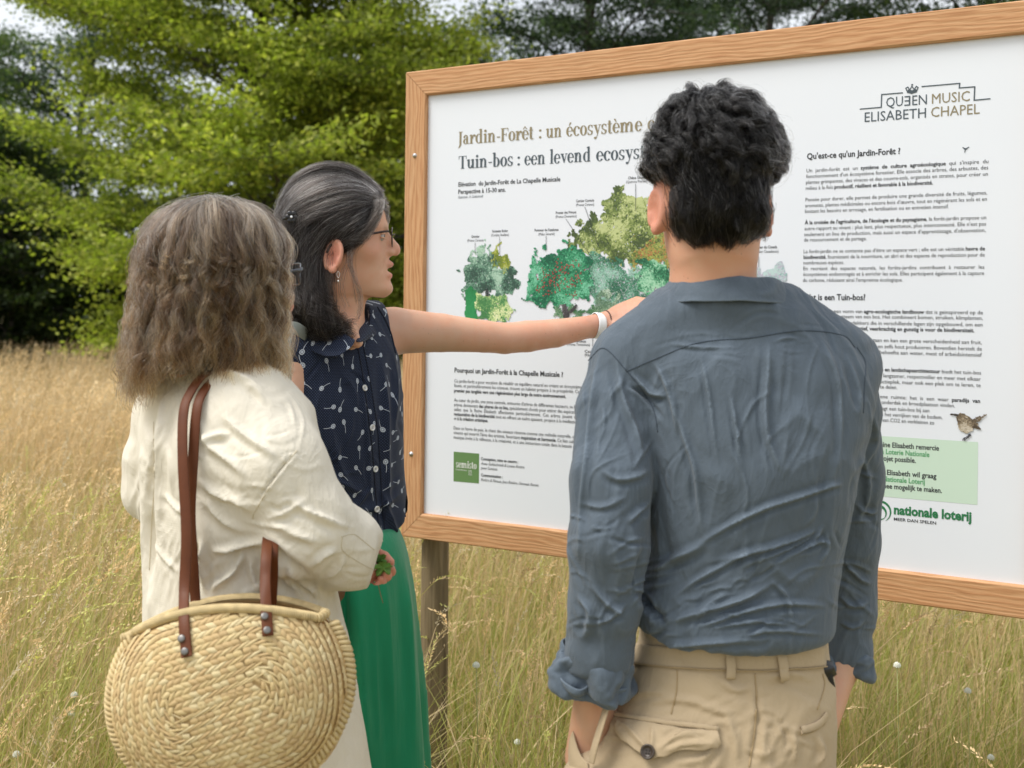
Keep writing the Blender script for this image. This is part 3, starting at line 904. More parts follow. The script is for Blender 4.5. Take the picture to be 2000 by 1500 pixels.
# ---- headline letters: high contrast condensed serif, drawn stroke by stroke
class Serif:
    X, CAP, ASC, TK, TN = 1.0, 1.42, 1.56, .235, .062
    def __init__(s): s.V, s.F, s.n = [], [], 0
    def poly(s, pts):
        s.V += [(p[0], p[1], s.n) for p in pts]; k = len(s.V); s.F.append(tuple(range(k - len(pts), k))); s.n += 1
    def rect(s, x0, y0, x1, y1): s.poly([(x0, y0), (x1, y0), (x1, y1), (x0, y1)])
    def band(s, c, rx, ry, tx, ty, a0, a1, m=26):
        a = np.radians(np.linspace(a0, a1, m))
        o = [(c[0] + math.cos(t) * rx, c[1] + math.sin(t) * ry) for t in a]; i = [(c[0] + math.cos(t) * (rx - tx), c[1] + math.sin(t) * (ry - ty)) for t in a]
        for k in range(m - 1):
            s.V += [(*i[k], s.n), (*o[k], s.n), (*o[k + 1], s.n), (*i[k + 1], s.n)]; q = len(s.V); s.F.append((q - 4, q - 3, q - 2, q - 1))
        s.n += 1
    def dot(s, x, y, r): s.poly([(x + math.cos(t) * r, y + math.sin(t) * r) for t in np.arange(16) * math.pi / 8])
    def stem(s, x, y0, y1, top=1, bot=1):
        T = s.TK
        s.rect(x, y0, x + T, y1)
        if bot: s.rect(x - .11, y0, x + T + .11, y0 + s.TN)
        if top: s.poly([(x - .13, y1 - .10), (x, y1 - .16), (x + .01, y1), (x - .05, y1 - .03)])
    def glyph(s, ch, x):
        T, N, o = s.TK, s.TN, x + .13
        if ch == ' ': return .36
        if ch == '-': s.rect(x + .04, .45, x + .44, .56); return .50
        if ch == ':': s.dot(x + .16, .13, .13); s.dot(x + .16, .86, .13); return .36
        base = {'é': 'e', 'è': 'e', 'ê': 'e'}.get(ch)
        if base:
            w = s.glyph(base, x); c = x + w * .47
            if ch == 'é': s.poly([(c - .06, 1.12), (c + .02, 1.12), (c + .24, 1.44), (c + .04, 1.46)])
            if ch == 'è': s.poly([(c + .06, 1.12), (c - .02, 1.12), (c - .24, 1.44), (c - .04, 1.46)])
            if ch == 'ê': s.poly([(c - .26, 1.12), (c - .17, 1.12), (c, 1.32), (c, 1.47)]); s.poly([(c + .26, 1.12), (c + .17, 1.12), (c, 1.32), (c, 1.47)])
            return w
        if ch in 'oce':
            c = (x + .42, .5)
            if ch == 'o': s.band(c, .40, .53, T, N, 0, 360, 48); return .84
            s.band(c, .40, .53, T * 1.05, N, 50, 325 if ch == 'e' else 320, 40)
            if ch == 'e': s.rect(x + .2, .50, x + .78, .56); s.band(c, .40, .53, .19, N, 0, 52, 10); return .82
            s.dot(x + .66, .80, .12); return .78
        if ch in 'nhmr':
            s.stem(o, 0, s.X)
            if ch == 'r':
                s.band((x + .58, .55), .24, .46, .12, .10, 70, 180, 14); s.dot(x + .66, .86, .125); return .74
            w = .56
            for k in range(2 if ch == 'm' else 1):
                xx = o + k * w
                s.band((xx + T + .16, .62), .33, .41, T * .95, N * 1.5, 0, 170, 18)
                s.rect(xx + .325 + .165 - T * .0, 0, xx + .325 + .165 + T * .95 - .0, .63)
                s.rect(xx + .40, 0, xx + .82, N)
            return .13 + w * (2 if ch == 'm' else 1) + .40
        if ch == 'u':
            s.stem(o, .34, s.X, bot=0); s.band((o + .31, .36), .31, .38, T * .95, N * 1.6, 180, 350, 18)
            s.stem(o + .50, 0, s.X, bot=0); s.rect(o + .50, 0, o + .86, N); return 1.02
        if ch in 'db':
            if ch == 'd':
                s.band((x + .42, .5), .40, .53, T, N, 55, 305, 34); s.stem(x + .56, 0, s.ASC, bot=0); s.rect(x + .56, 0, x + .92, N); return .98
            s.stem(o, 0, s.ASC, bot=0); s.band((o + .33, .5), .40, .53, T, N, -128, 128, 34); return .92
        if ch == 'i': s.stem(o, 0, s.X); s.dot(o + T / 2, 1.30, .145); return .50
        if ch == 'l': s.stem(o, 0, s.ASC); return .50
        if ch == 't': s.rect(o, .15, o + T, 1.32); s.rect(x, .94, x + .52, 1.0); s.band((o + .27, .17), .27, .2, T * .9, .07, 180, 320, 12); return .58
        if ch == 'a':
            s.rect(x + .40, .1, x + .40 + T, .74); s.band((x + .36, .68), .275, .35, .2, N * 1.2, 0, 150, 16); s.dot(x + .18, .78, .115)
            s.band((x + .36, .29), .33, .31, T * .9, N, 70, 330, 24); s.rect(x + .58, 0, x + .78, N); return .80
        if ch == 's':
            s.band((x + .36, .74), .29, .30, .17, N, 30, 200, 18); s.band((x + .34, .27), .31, .31, .17, N, -160, 30, 18)
            s.poly([(x + .08, .66), (x + .26, .56), (x + .64, .34), (x + .50, .24), (x + .30, .42), (x + .12, .54)]); s.rect(x + .55, .72, x + .61, 1.0); s.rect(x + .06, 0, x + .12, .3); return .72
        if ch in 'vy':
            s.poly([(x + .06, 1), (x + .32, 1), (x + .56, .16), (x + .44, -.02)]); s.poly([(x + .70, 1), (x + .76, 1), (x + .50, -.02), (x + .44, .06)])
            s.rect(x - .02, .94, x + .42, 1.0); s.rect(x + .56, .94, x + .88, 1.0)
            if ch == 'y': s.poly([(x + .44, .0), (x + .52, .0), (x + .34, -.46), (x + .28, -.40)]); s.dot(x + .2, -.38, .125)
            return .84
        C = s.CAP
        if ch == 'J': s.rect(x + .10, -.05, x + .10 + T, C); s.rect(x, C - N, x + .48, C); s.poly([(x + .10, -.05), (x + .10 + T, -.05), (x + .12, -.36), (x - .04, -.42)]); return .52
        if ch == 'F': s.stem(o, 0, C, 0, 1); s.rect(o - .12, C - N, o + .78, C); s.rect(o + .72, C - .36, o + .78, C); s.rect(o + T, .70, o + .55, .76); s.rect(o + .5, .55, o + .56, .9); return .92
        if ch == 'T': s.stem(x + .36, 0, C, 0, 1); s.rect(x, C - N, x + .95, C); s.rect(x, C - .36, x + .06, C); s.rect(x + .89, C - .36, x + .95, C); return .98
        return .4
def serif_word(word, a, b, mat, size, n=None):
    S = Serif(); x = 0
    for ch in word: x += S.glyph(ch, x)
    V = np.array(S.V); w = V[:, 0].max()
    A_, B_ = st(*a, REC), st(*b, REC)
    sx = (B_[0] - A_[0]) / w
    bm = BUF.setdefault((PART[0], mat.name, CNT[0]), [mat, [], [], 0])
    bm[1].append(B(A_[0] + V[:, 0] * sx, A_[1] + V[:, 1] * size, (n or LAY['n']) + V[:, 2] * .000012))
    bm[2] += [tuple(i + bm[3] for i in p) for p in S.F]; bm[3] += len(V)
def chd(x, y): return (880 + x / 5, 230 + y / 5)
def hy(x, b0, sl): return b0 + sl * x
HS = (st(*chd(300, 400), REC)[1] - st(*chd(300, 488), REC)[1])
PART[0] = 'headline'
for w, x0, x1 in (("Jardin-Forêt", 80, 815), (":", 860, 888), ("un", 930, 1083), ("écosystème", 1128, 1872), ("c", 1922, 1992)):
    serif_word(w, chd(x0, 262 - .0755 * (x0 - 80)), chd(x1, 262 - .0755 * (x1 - 80)), GOLD, HS)
PART[0] = 'headline'
for w, x0, x1 in (("Tuin-bos", 80, 608), (":", 650, 678), ("een", 720, 922), ("levend", 968, 1368), ("ecosyst", 1420, 1905)):
    serif_word(w, chd(x0, 500 - .0565 * (x0 - 80)), chd(x1, 500 - .0565 * (x1 - 80)), GREY, HS)
PART[0] = 'subtitle'
line([("Elévation  du Jardin-Forêt de La Chapelle Musicale", .8)], chd(77, 672), chd(1072, 628), .0245)
line([("Perspective à 15-30 ans.", .8)], chd(76, 744), chd(538, 726), .0245)
line([("Illustration : A. Goldschmidt", 0)], chd(76, 789), chd(320, 778), .0155, GREY, .3)

# lower left column
PART[0] = 'article'
line([("Pourquoi un Jardin-Forêt à la Chapelle Musicale ?", 1)], cpl(123, 296), cpl(1058, 335), .0270)
for runs, x0, y0_, x1, y1_ in (
    ([("Ce jardin-forêt a pour vocation de rétablir un équilibre naturel en créant un écosystème", 0)], 121, 383, 1222, 438),
    ([("faune, et particulièrement les oiseaux, trouve un habitat propice à sa prospérité. Ce p", 0)], 120, 422, 1226, 480),
    ([("premier pas tangible vers une régénération plus large de notre environnement.", 1)], 119, 466, 1083, 515),
    ([("Au cœur du jardin, une zone centrale, entourée d'arbres de différentes hauteurs, se form", 0)], 119, 547, 1212, 607),
    ([("arbres deviennent ", 0), ("des phares de ce lieu,", 1), (" spécialement choisis pour attirer des espèces d'o", 0)], 118, 588, 1210, 648),
    ([("celles  que  la  Reine  Elisabeth  affectionne  particulièrement.  Ces  arbres  jouent  ", 0), ("un", 1)], 118, 628, 1185, 694),
    ([("restauration de la biodiversité", 1), (" tout en offrant un cadre apaisant, propice à la méditation", 0)], 118, 668, 1190, 738),
    ([("et ", 0), ("à la création artistique.", 1)], 118, 706, 412, 726),
    ([("Dans ce havre de paix, le chant des oiseaux résonne comme une mélodie naturelle, une", 0)], 116, 788, 1185, 866),
    ([("vivante qui nourrit l'âme des artistes, favorisant ", 0), ("inspiration et harmonie.", 1), (" Ce lien subtil", 0)], 115, 828, 1178, 906),
    ([("musique invite à la réflexion, à la créativité, et à une immersion totale dans la beauté du", 0)], 115, 868, 1172, 951)):
    line(runs, cpl(x0, y0_), cpl(x1, y1_), .0190)
PART[0] = 'credits'
line([("Conception, mise en oeuvre :", 1)], cpl(351, 1052), cpl(672, 1077), .0165)
line([("Anne Goldschmidt & Louise Rivière", 0)], cpl(351, 1092), cpl(725, 1120), .0165, INK, .25)
line([("pour Semisto", 0)], cpl(351, 1130), cpl(492, 1141), .0165, INK, .25)
line([("Communication :", 1)], cpl(351, 1192), cpl(538, 1207), .0165)
line([("Rivière & Féraux, Jean Rivière, Germain Renier.", 0)], cpl(351, 1232), cpl(852, 1276), .0165, INK, .25)
PART[0] = 'seal'
quad(SQ, [(885.8, 940), (935.4, 944.4), (936, 886), (886.2, 882)], PAN + .0003)
def csm(x, y): return (870 + x / 15.38, 870 + y / 15.38)
serif_word("semisto", csm(315, 652), csm(940, 706), WHT, .0125, PAN + .0006)
line("food forest", csm(315, 740), csm(655, 765), .0095, WHT)
for i, w in enumerate(("design", "academy", "nursery", "heroes")):
    line(w, csm(692, 765 + 42 * i), csm(790 + 10 * (i % 2), 773 + 42 * i), .0075, WHT)
PART[0] = 'lottery_logo'
line([("nationale loterij", 1.7)], crd(572, 1232), crd(993, 1268), .042, GRN)

# music school logo: lettering, stepped roof line and crown
def clg(x, y): return (1660 + x / 6.667, 140 + y / 6.667)
PART[0] = 'chapel_emblem'
line([("QU", 0)], clg(472, 462), clg(690, 448), .046, GREY)
a_, b_ = st(*clg(708, 445), REC), st(*clg(786, 440), REC)
V, p = text_verts("E", 0); V = (V - [V[:, 0].min(), 0]); V[:, 0] = V[:, 0].max() - V[:, 0]
put(GREY, V * [(b_[0] - a_[0]) / V[:, 0].max(), .046 * .64] + np.array([a_[0], b_[1]]), [q[::-1] for q in p], LAY['n'])
line([("EN", 0)], clg(812, 438), clg(1002, 424), .046, GREY)
line([("MUSIC", 0)], clg(1068, 418), clg(1560, 384), .046, GOLD)
line([("ELISABETH", 0)], clg(192, 656), clg(990, 598), .046, GREY)
line([("CHAPEL", 0)], clg(1056, 592), clg(1690, 546), .046, GOLD)
def stroke(mat, pts, w, n):
    q = np.array([st(*c, REC) for c in pts])
    for k in range(len(q) - 1):
        d = q[k + 1] - q[k]; L_ = np.linalg.norm(d); d /= L_; s_ = np.array([-d[1], d[0]]) * w / 2
        a, b = q[k] - d * w / 2 * (k > 0), q[k + 1] + d * w / 2 * (k < len(q) - 2)
        put(mat, np.array([a - s_, b - s_, b + s_, a + s_]), [(0, 1, 2, 3)], n + .00002 * k)
stroke(GREY, [clg(128, 488), clg(408, 464), clg(414, 298), clg(690, 275)], .0024, LAY['n'])
stroke(GREY, [clg(932, 195), clg(1430, 152), clg(1424, 212), clg(1626, 197), clg(1618, 372), clg(1830, 352)], .0024, LAY['n'])
stroke(GREY, [clg(745, 262), clg(805, 276), clg(870, 256)], .0042, LAY['n'])
stroke(GREY, [clg(745, 258), clg(728, 215), clg(755, 200), clg(780, 236), clg(808, 190), clg(838, 232), clg(865, 190), clg(888, 206), clg(868, 255)], .002, LAY['n'])
stroke(GREY, [clg(808, 195), clg(810, 160)], .002, LAY['n']); stroke(GREY, [clg(797, 172), clg(823, 170)], .002, LAY['n'] + .0001)
stroke(GREY, [clg(752, 240), clg(808, 252), clg(866, 234)], .003, LAY['n'] + .0002)

# plant names with their leader lines
def c7(x, y): return (780 + x / 3.261, 200 + y / 3.261)
def cap(l1, l2, x, y, wd1, wd2, lead=None):
    CNT[0] += 1
    line([(l1, .5)], c7(x - wd1 / 2, y + 5), c7(x + wd1 / 2, y + 5 + wd1 * (y / 3.261 + 200 - 565) / 3700 * 1.0), .0145)
    line([(l2, 0)], c7(x - wd2 / 2, y + 30), c7(x + wd2 / 2, y + 30 + wd2 * (y / 3.261 + 200 - 560) / 3700 * 1.0), .0145)
    if lead: stroke(INK, [c7(*lead[0]), c7(*lead[1])], .0011, LAY['n'] + .001)
PART[0] = 'plant_name'
cap("Griottier", "(Prunus Cerasus)", 485, 857, 52, 102, ((484, 892), (484, 960)))
cap("Noisetier Butler", "(Corylus Avellana)", 642, 823, 100, 112, ((640, 856), (640, 970)))
cap("Pommier du Kazakstan", "(Malus Sieversii)", 938, 817, 152, 102, ((936, 850), (936, 930)))
cap("Prunier des Princes", "(Prunus Domestica)", 1062, 706, 130, 132, ((1062, 742), (1240, 1010)))
cap("Cerisier Comiole", "(Prunus Cerasus)", 1183, 631, 114, 114, ((1182, 664), (1270, 920)))
cap("Chêne Sessile", "(Quercus Petraea)", 1512, 485, 108, 134, ((1506, 520), (1506, 690)))
def c2_(x, y): return (1050 + x / 2.586, 120 + y / 2.586)
CNT[0] += 1
line([("Amélanchier du Canada", .5)], c2_(1060, 946), c2_(1210, 944), .0145)
line("(Amelanchier Canadensis)", c2_(1058, 968), c2_(1217, 966), .0145)
stroke(INK, [c2_(1118, 985), c2_(1118, 1040)], .0011, LAY['n'] + .001)
CNT[0] += 1
line([("Cerisier tomenteux", .5)], (1092, 667.5), (1145, 669), .0145)
line("(Prunus Tomentosa)", (1108, 674.5), (1152, 677), .0145)
CNT[0] += 1
line([("Cassis", .5)], (1142, 688.5), (1163, 689.5), .0145); line("(Ribes", (1142, 695.5), (1157, 696.5), .0145)
CNT[0] += 1
line([("Goumi", .5)], (1166, 669), (1186, 670), .0145); line("(Elaeagnus)", (1161, 677), (1190, 678.5), .0145)
stroke(INK, [(1158, 652), (1158, 677)], .0011, LAY['n'] + .001)

# fly and specks on the board
PART[0] = 'fly'
ring(GREY, np.array(st(1886, 291, REC)), 0, .003, 0, 360, LAY['n'], 1.1, .6)
stroke(GREY, [(1880, 288), (1886, 291), (1893, 287)], .0018, LAY['n'] + .0003); stroke(GREY, [(1884, 298), (1886, 291)], .0015, LAY['n'] + .0006)

for (nm_, _m, _c), (m_, vs, ps, _) in BUF.items():
    by = {}
    for p in ps: by.setdefault(len(p), []).append(p)
    mesh(nm_, np.concatenate(vs), [np.array(x) for x in by.values()], m_, panel, smooth=False)

# ---- watercolour drawing of the garden: many small dabs of print
DV, DC = [], []
def dabs(outline, n, cols, size=(3.0, 6.0), seed=0, lay=0.0, edge=.35, squash=.8):
    """outline: closed image polygon on the board; dabs of print fill it, edge roughened with noise"""
    g = np.random.default_rng(seed)
    poly = np.array([st(*q, REC) for q in outline])
    lo, hi = poly.min(0), poly.max(0); pad = (hi - lo) * .08
    q = lo - pad + g.random((n * 7, 2)) * (hi - lo + 2 * pad)
    def inside(q):
        x, y = q.T; r = np.zeros(len(q), bool); j = len(poly) - 1
        for i in range(len(poly)):
            xi, yi = poly[i]; xj, yj = poly[j]
            c = ((yi > y) != (yj > y)) & (x < (xj - xi) * (y - yi) / (yj - yi + 1e-12) + xi); r ^= c; j = i
        return r
    w = fbm(np.stack([q[:, 0] * 55, q[:, 1] * 55, q[:, 0] * 0 + seed], -1), 3, seed)
    q2 = q + np.stack([w, fbm(np.stack([q[:, 0] * 55, q[:, 1] * 55, q[:, 0] * 0 + seed + 9], -1), 3, seed + 5)], -1) * .018 * edge / .35
    q = q[inside(q2)][:int(n * 1.7)]
    m = len(q)
    a = g.random(m) * 6.283; sz = .74 * (size[0] + (size[1] - size[0]) * g.random(m) ** 2) / 800
    ax = np.stack([np.cos(a), np.sin(a)], -1) * (sz * .62)[:, None]; sd_ = np.stack([-np.sin(a), np.cos(a)], -1) * (sz * .62 * squash * (.5 + .5 * g.random(m)))[:, None]
    z = PAN + .00035 + lay + g.random(m) * .0004
    cl = fbm(np.stack([q[:, 0] * 28, q[:, 1] * 28, q[:, 0] * 0 + 3.3 + seed], -1), 3, seed + 2) * .9 + g.normal(size=m) * .28 + .5
    cols = np.array(cols, float); pos = np.clip(cl, 0, .999) * (len(cols) - 1); i = pos.astype(int); fr = (pos - i)[:, None]
    col = cols[i] * (1 - fr) + cols[np.minimum(i + 1, len(cols) - 1)] * fr
    ring6 = []
    for k in range(6):
        t_ = k * math.pi / 3
        e = q + ax * math.cos(t_) + sd_ * math.sin(t_); ring6.append(B(e[:, 0], e[:, 1], z))
    DV.append(np.stack(ring6, 1).reshape(-1, 3)); DC.append(np.repeat(col, 6, 0))
L_ = lin
def poly7(*p): return [c7(*q) for q in p]
T_dark = [L_(30, 92, 64), L_(52, 132, 92), L_(98, 172, 130), L_(160, 212, 178)]
T_em = [L_(18, 92, 66), L_(34, 128, 88), L_(66, 158, 112), L_(120, 196, 160)]
T_ol = [L_(70, 88, 46), L_(104, 124, 60), L_(144, 160, 92), L_(192, 202, 140)]
T_ye = [L_(110, 128, 40), L_(160, 170, 60), L_(200, 205, 120)]
dabs(poly7((590, 1000), (600, 930), (625, 890), (650, 930), (700, 1000), (690, 1060), (640, 1080)), 500, T_ye, seed=1)
dabs(poly7((440, 985), (466, 935), (482, 985), (512, 900), (535, 975), (575, 905), (592, 985), (660, 1040), (735, 1070), (750, 1150), (715, 1200), (650, 1215), (570, 1240), (490, 1240), (410, 1200), (392, 1130), (425, 1060)), 3600, [L_(48, 78, 66), L_(78, 120, 100), L_(118, 160, 136), L_(176, 208, 186)], seed=2)
dabs(poly7((1090, 890), (1110, 840), (1170, 850), (1150, 760), (1210, 700), (1290, 740), (1310, 630), (1370, 560), (1450, 560), (1500, 580), (1560, 600), (1640, 640), (1700, 760), (1700, 1010), (1560, 1040), (1450, 1040), (1330, 1000), (1230, 960), (1150, 950)), 5200, T_ol, seed=3, size=(3, 8))
dabs(poly7((1480, 940), (1560, 880), (1680, 850), (1740, 900), (1740, 1050), (1600, 1060), (1500, 1030)), 900, [L_(96, 118, 56), L_(150, 160, 80), L_(176, 110, 70), L_(170, 180, 90), L_(120, 140, 70)], seed=4, lay=.0005)
dabs(poly7((1210, 1020), (1250, 960), (1330, 980), (1440, 1030), (1530, 1060), (1560, 1160), (1540, 1280), (1400, 1330), (1260, 1330), (1210, 1240)), 2900, [L_(50, 108, 84), L_(78, 142, 112), L_(120, 176, 150), L_(165, 206, 190)], seed=5, lay=.0006, squash=.5)
dabs(poly7((1520, 1100), (1560, 1020), (1640, 1010), (1720, 1060), (1760, 1130), (1700, 1210), (1590, 1220), (1520, 1200)), 1800, T_dark, seed=6, lay=.0009)
dabs(poly7((790, 1220), (840, 1200), (800, 1110), (860, 1080), (850, 1000), (900, 1020), (930, 930), (980, 960), (1060, 910), (1100, 930), (1150, 960), (1210, 1000), (1240, 1080), (1220, 1200), (1180, 1260), (1100, 1270), (1040, 1290), (960, 1270), (890, 1320), (860, 1260)), 4300, T_em, seed=7, lay=.0011, size=(3, 7))
dabs(poly7((880, 960), (860, 940), (870, 930), (880, 1000), (850, 1010)), 60, T_em, seed=17, lay=.0011)
dabs(poly7((850, 1150), (900, 1080), (1000, 1020), (1100, 980), (1180, 1080), (1160, 1220), (1000, 1230), (900, 1220)), 90, [L_(150, 60, 60), L_(170, 84, 76)], seed=8, lay=.0017, size=(3, 5), squash=1)
dabs(poly7((970, 1360), (1010, 1320), (1060, 1340), (1100, 1310), (1200, 1330), (1280, 1290), (1400, 1320), (1380, 1370), (970, 1375)), 900, [L_(70, 120, 80), L_(110, 150, 110), L_(160, 190, 160)], seed=9, lay=.0012, squash=.4)
dabs(poly7((1240, 1330), (1260, 1220), (1300, 1250), (1330, 1200), (1360, 1250), (1410, 1270), (1380, 1320)), 520, [L_(92, 128, 100), L_(150, 182, 150), L_(200, 220, 200)], seed=10, lay=.0017, squash=.25)
dabs(poly7((425, 1200), (460, 1178), (495, 1190), (495, 1385), (425, 1385)), 1300, [L_(28, 120, 66), L_(38, 138, 78), L_(44, 146, 84)], seed=11, lay=.0008, edge=.06)
dabs(poly7((500, 1240), (560, 1225), (640, 1210), (700, 1260), (730, 1310), (720, 1370), (650, 1395), (500, 1390)), 1500, [L_(70, 130, 76), L_(110, 165, 100), L_(205, 225, 150), L_(235, 240, 190)], seed=12, lay=.0009, size=(3, 5), squash=1)
dabs([c2_(*q) for q in ((1065, 1040), (1110, 1020), (1160, 1050), (1200, 1020), (1250, 1060), (1245, 1100), (1180, 1110), (1065, 1090))], 900, [L_(110, 160, 150), L_(150, 190, 185), L_(190, 180, 200), L_(190, 215, 212)], seed=13, lay=.0004)
dabs([c2_(*q) for q in ((620, 1000), (700, 960), (1065, 1000), (1065, 1100), (900, 1300), (640, 1300))], 1600, T_dark, seed=14, lay=.0004)
# trunk of the drawn apple tree, wren
dabs(poly7((1040, 1290), (1062, 1285), (1075, 1330), (1130, 1285), (1138, 1295), (1085, 1350), (1075, 1372), (1045, 1372)), 260, [L_(60, 58, 60), L_(100, 96, 98)], seed=15, lay=.0019, edge=.04, size=(2, 4))
dabs(poly7((553, 1190), (570, 1190), (572, 1232), (555, 1232)), 60, [L_(50, 60, 58), L_(84, 92, 90)], seed=16, lay=.0019, edge=.04, size=(2, 4))
bird = [L_(92, 80, 64), L_(134, 118, 96), L_(180, 166, 142), L_(205, 196, 180)]
dabs([crd(*q) for q in ((910, 700), (935, 683), (965, 700), (1010, 725), (1035, 750), (1010, 780), (975, 800), (935, 780), (920, 740))], 620, bird, seed=18, lay=.001, edge=.06, size=(2, 5))
dabs([crd(*q) for q in ((1000, 725), (1070, 690), (1076, 696), (1025, 745))], 70, bird[:2], seed=19, lay=.0013, edge=.03, size=(2, 4))
dabs([crd(*q) for q in ((1010, 745), (1048, 770), (1040, 775), (1000, 765))], 50, [L_(60, 50, 42), L_(90, 76, 60)], seed=20, lay=.0013, edge=.03, size=(2, 4))
dabs([crd(*q) for q in ((877, 690), (918, 692), (918, 700), (880, 696))], 40, [L_(60, 54, 48), L_(90, 80, 66)], seed=21, lay=.0013, edge=.02, size=(2, 3))
dabs([crd(*q) for q in ((940, 832), (985, 800), (992, 806), (955, 838))], 40, [L_(70, 70, 76), L_(110, 108, 110)], seed=22, lay=.0013, edge=.03, size=(2, 3))
V = np.concatenate(DV)
dm = NT('watercolour_print'); dm.set(dm.attr('col').outputs['Color'], .5)
mesh('garden_drawing', V, np.arange(len(V)).reshape(-1, 6), dm.m, panel, smooth=False, attrs={'col': np.concatenate(DC)})
# ================================================================== people: shared tools
from mathutils.bvhtree import BVHTree

def hair_mat(name, root, tip, white, wfrac, rough=.3):
    t = NT(name)
    hi = t.new('ShaderNodeHairInfo')
    c = t.mix(hi.outputs['Intercept'], root, tip)
    w = t.ramp(hi.outputs['Random'], [(max(0, 1 - wfrac - .12), (0, 0, 0)), (min(1, 1 - wfrac + .12), (1, 1, 1))])
    c = t.mix(w, c, white)
    v = t.math('ADD', t.math('MULTIPLY', t.math('FRACT', t.math('MULTIPLY', hi.outputs['Random'], 17.3)), .7), .65)
    sc = t.vmath('SCALE', c, sc=v)
    h = t.new('ShaderNodeBsdfHairPrincipled'); h.parametrization = 'COLOR'
    t.l.new(sc, h.inputs['Color'])
    h.inputs['Roughness'].default_value = rough; h.inputs['IOR'].default_value = 1.33; h.inputs['Radial Roughness'].default_value = .45
    t.n.remove(t.b); t.l.new(h.outputs[0], t.out.inputs['Surface'])
    return t.m

def skin_mat(name, base, red=(.62, .28, .2)):
    t = NT(name)
    c = t.obj()
    n1 = t.noise(c, 24, 6, .7); n2 = t.noise(c, 520, 4, .7)
    col = t.mix(t.math('MULTIPLY', t.ramp(n1, [(.38, (0, 0, 0)), (.7, (1, 1, 1))]), .55), base, tuple(b * k for b, k in zip(base, (1.02, .8, .72))))
    a = t.attr('tint').outputs['Fac']
    col = t.mix(t.math('MULTIPLY', a, .75), col, red)
    fr = t.new('ShaderNodeTexVoronoi'); fr.inputs['Scale'].default_value = 75; t.l.new(c, fr.inputs['Vector'])
    sp = t.math('MULTIPLY', t.math('LESS_THAN', fr.outputs['Distance'], .07), t.math('GREATER_THAN', t.noise(c, 30, 2), .50))
    col = t.mix(t.math('MULTIPLY', sp, .75), col, tuple(b * .45 for b in base))
    t.set(col, .5, t.bump(n2, .30, .0012), Subsurface_Weight=.12, Subsurface_Radius=(.012, .004, .002), Subsurface_Scale=1.0, Specular_IOR_Level=.35)
    return t.m

def cloth_mat(name, col, var=.12, weave=900, wb=.12, rough=.85, wr=(7, 7, 3), wrs=.35, sheen=.15, worn=0.0):
    t = NT(name)
    c = t.obj()
    n = t.noise(c, 9, 4)
    cc = t.mix(n, tuple(x * (1 - var) for x in col), tuple(x * (1 + var) for x in col))
    if worn:
        ge = t.new('ShaderNodeNewGeometry')
        pk = t.ramp(ge.outputs['Pointiness'], [(.50, (0, 0, 0)), (.60, (1, 1, 1))])
        cc = t.mix(t.math('MULTIPLY', pk, t.math('MULTIPLY', t.noise(c, 14, 3), 2 * worn), clamp=True), cc, tuple(min(.9, x * 1.9 + .02) for x in col))
    wv = t.new('ShaderNodeTexWave'); wv.inputs['Scale'].default_value = weave / 6.28; wv.bands_direction = 'DIAGONAL'
    t.l.new(c, wv.inputs['Vector'])
    cr_ = t.noise(t.mapping(c, wr), 6, 5, .6, .8)
    cr2 = t.math('ABSOLUTE', t.math('SUBTRACT', t.noise(t.mapping(c, wr), 3.2, 3, .55, 1.2), .5))
    b1 = t.bump(t.math('ADD', cr_, t.math('MULTIPLY', t.math('POWER', cr2, .6), -.9)), wrs, .006)
    b2 = t.bump(wv.outputs['Fac'], wb, .0006, b1)
    t.set(cc, rough, b2, Sheen_Weight=sheen, Specular_IOR_Level=.25)
    return t.m

def bvh_of(V, Fq): return BVHTree.FromPolygons([tuple(v) for v in V], [tuple(int(i) for i in f) for f in Fq])
CAMP = Vector((0, 0, EYE))
def on(bv, px, py, off=0.0, default=1.6):
    d = Vector(P(px, py, 1.0)) - CAMP
    h = bv.ray_cast(CAMP, d.normalized())
    if h[0] is None: return P(px, py, default), np.array([0, -1.0, 0])
    n = np.array(h[1]); p = np.array(h[0])
    if n[1] > 0 and n @ np.array(d) > 0: n = -n
    return p + n * off, n

def trace(bv, pts, n, off=0.0, default=1.6):
    q = spline(np.array(pts, float), n)
    r = [on(bv, a, b, off, default) for a, b in q]
    return np.array([x[0] for x in r]), np.array([x[1] for x in r])

def polydist(px, py, pts):
    """distance in image units to a smoothed polyline and the position 0..1 along it, with sign"""
    q = spline(np.array(pts, float), max(12, 6 * len(pts)))
    best = np.full(len(px), 1e9); tt = np.zeros(len(px)); sg = np.zeros(len(px))
    for k in range(len(q) - 1):
        a, b = q[k], q[k + 1]; ab = b - a
        t = np.clip(((px - a[0]) * ab[0] + (py - a[1]) * ab[1]) / (ab @ ab + 1e-9), 0, 1)
        dx, dy = px - a[0] - t * ab[0], py - a[1] - t * ab[1]
        d = np.hypot(dx, dy); m = d < best
        best[m] = d[m]; tt[m] = (k + t[m]) / (len(q) - 1); sg[m] = np.sign(ab[0] * dy - ab[1] * dx)[m]
    return best, tt, sg

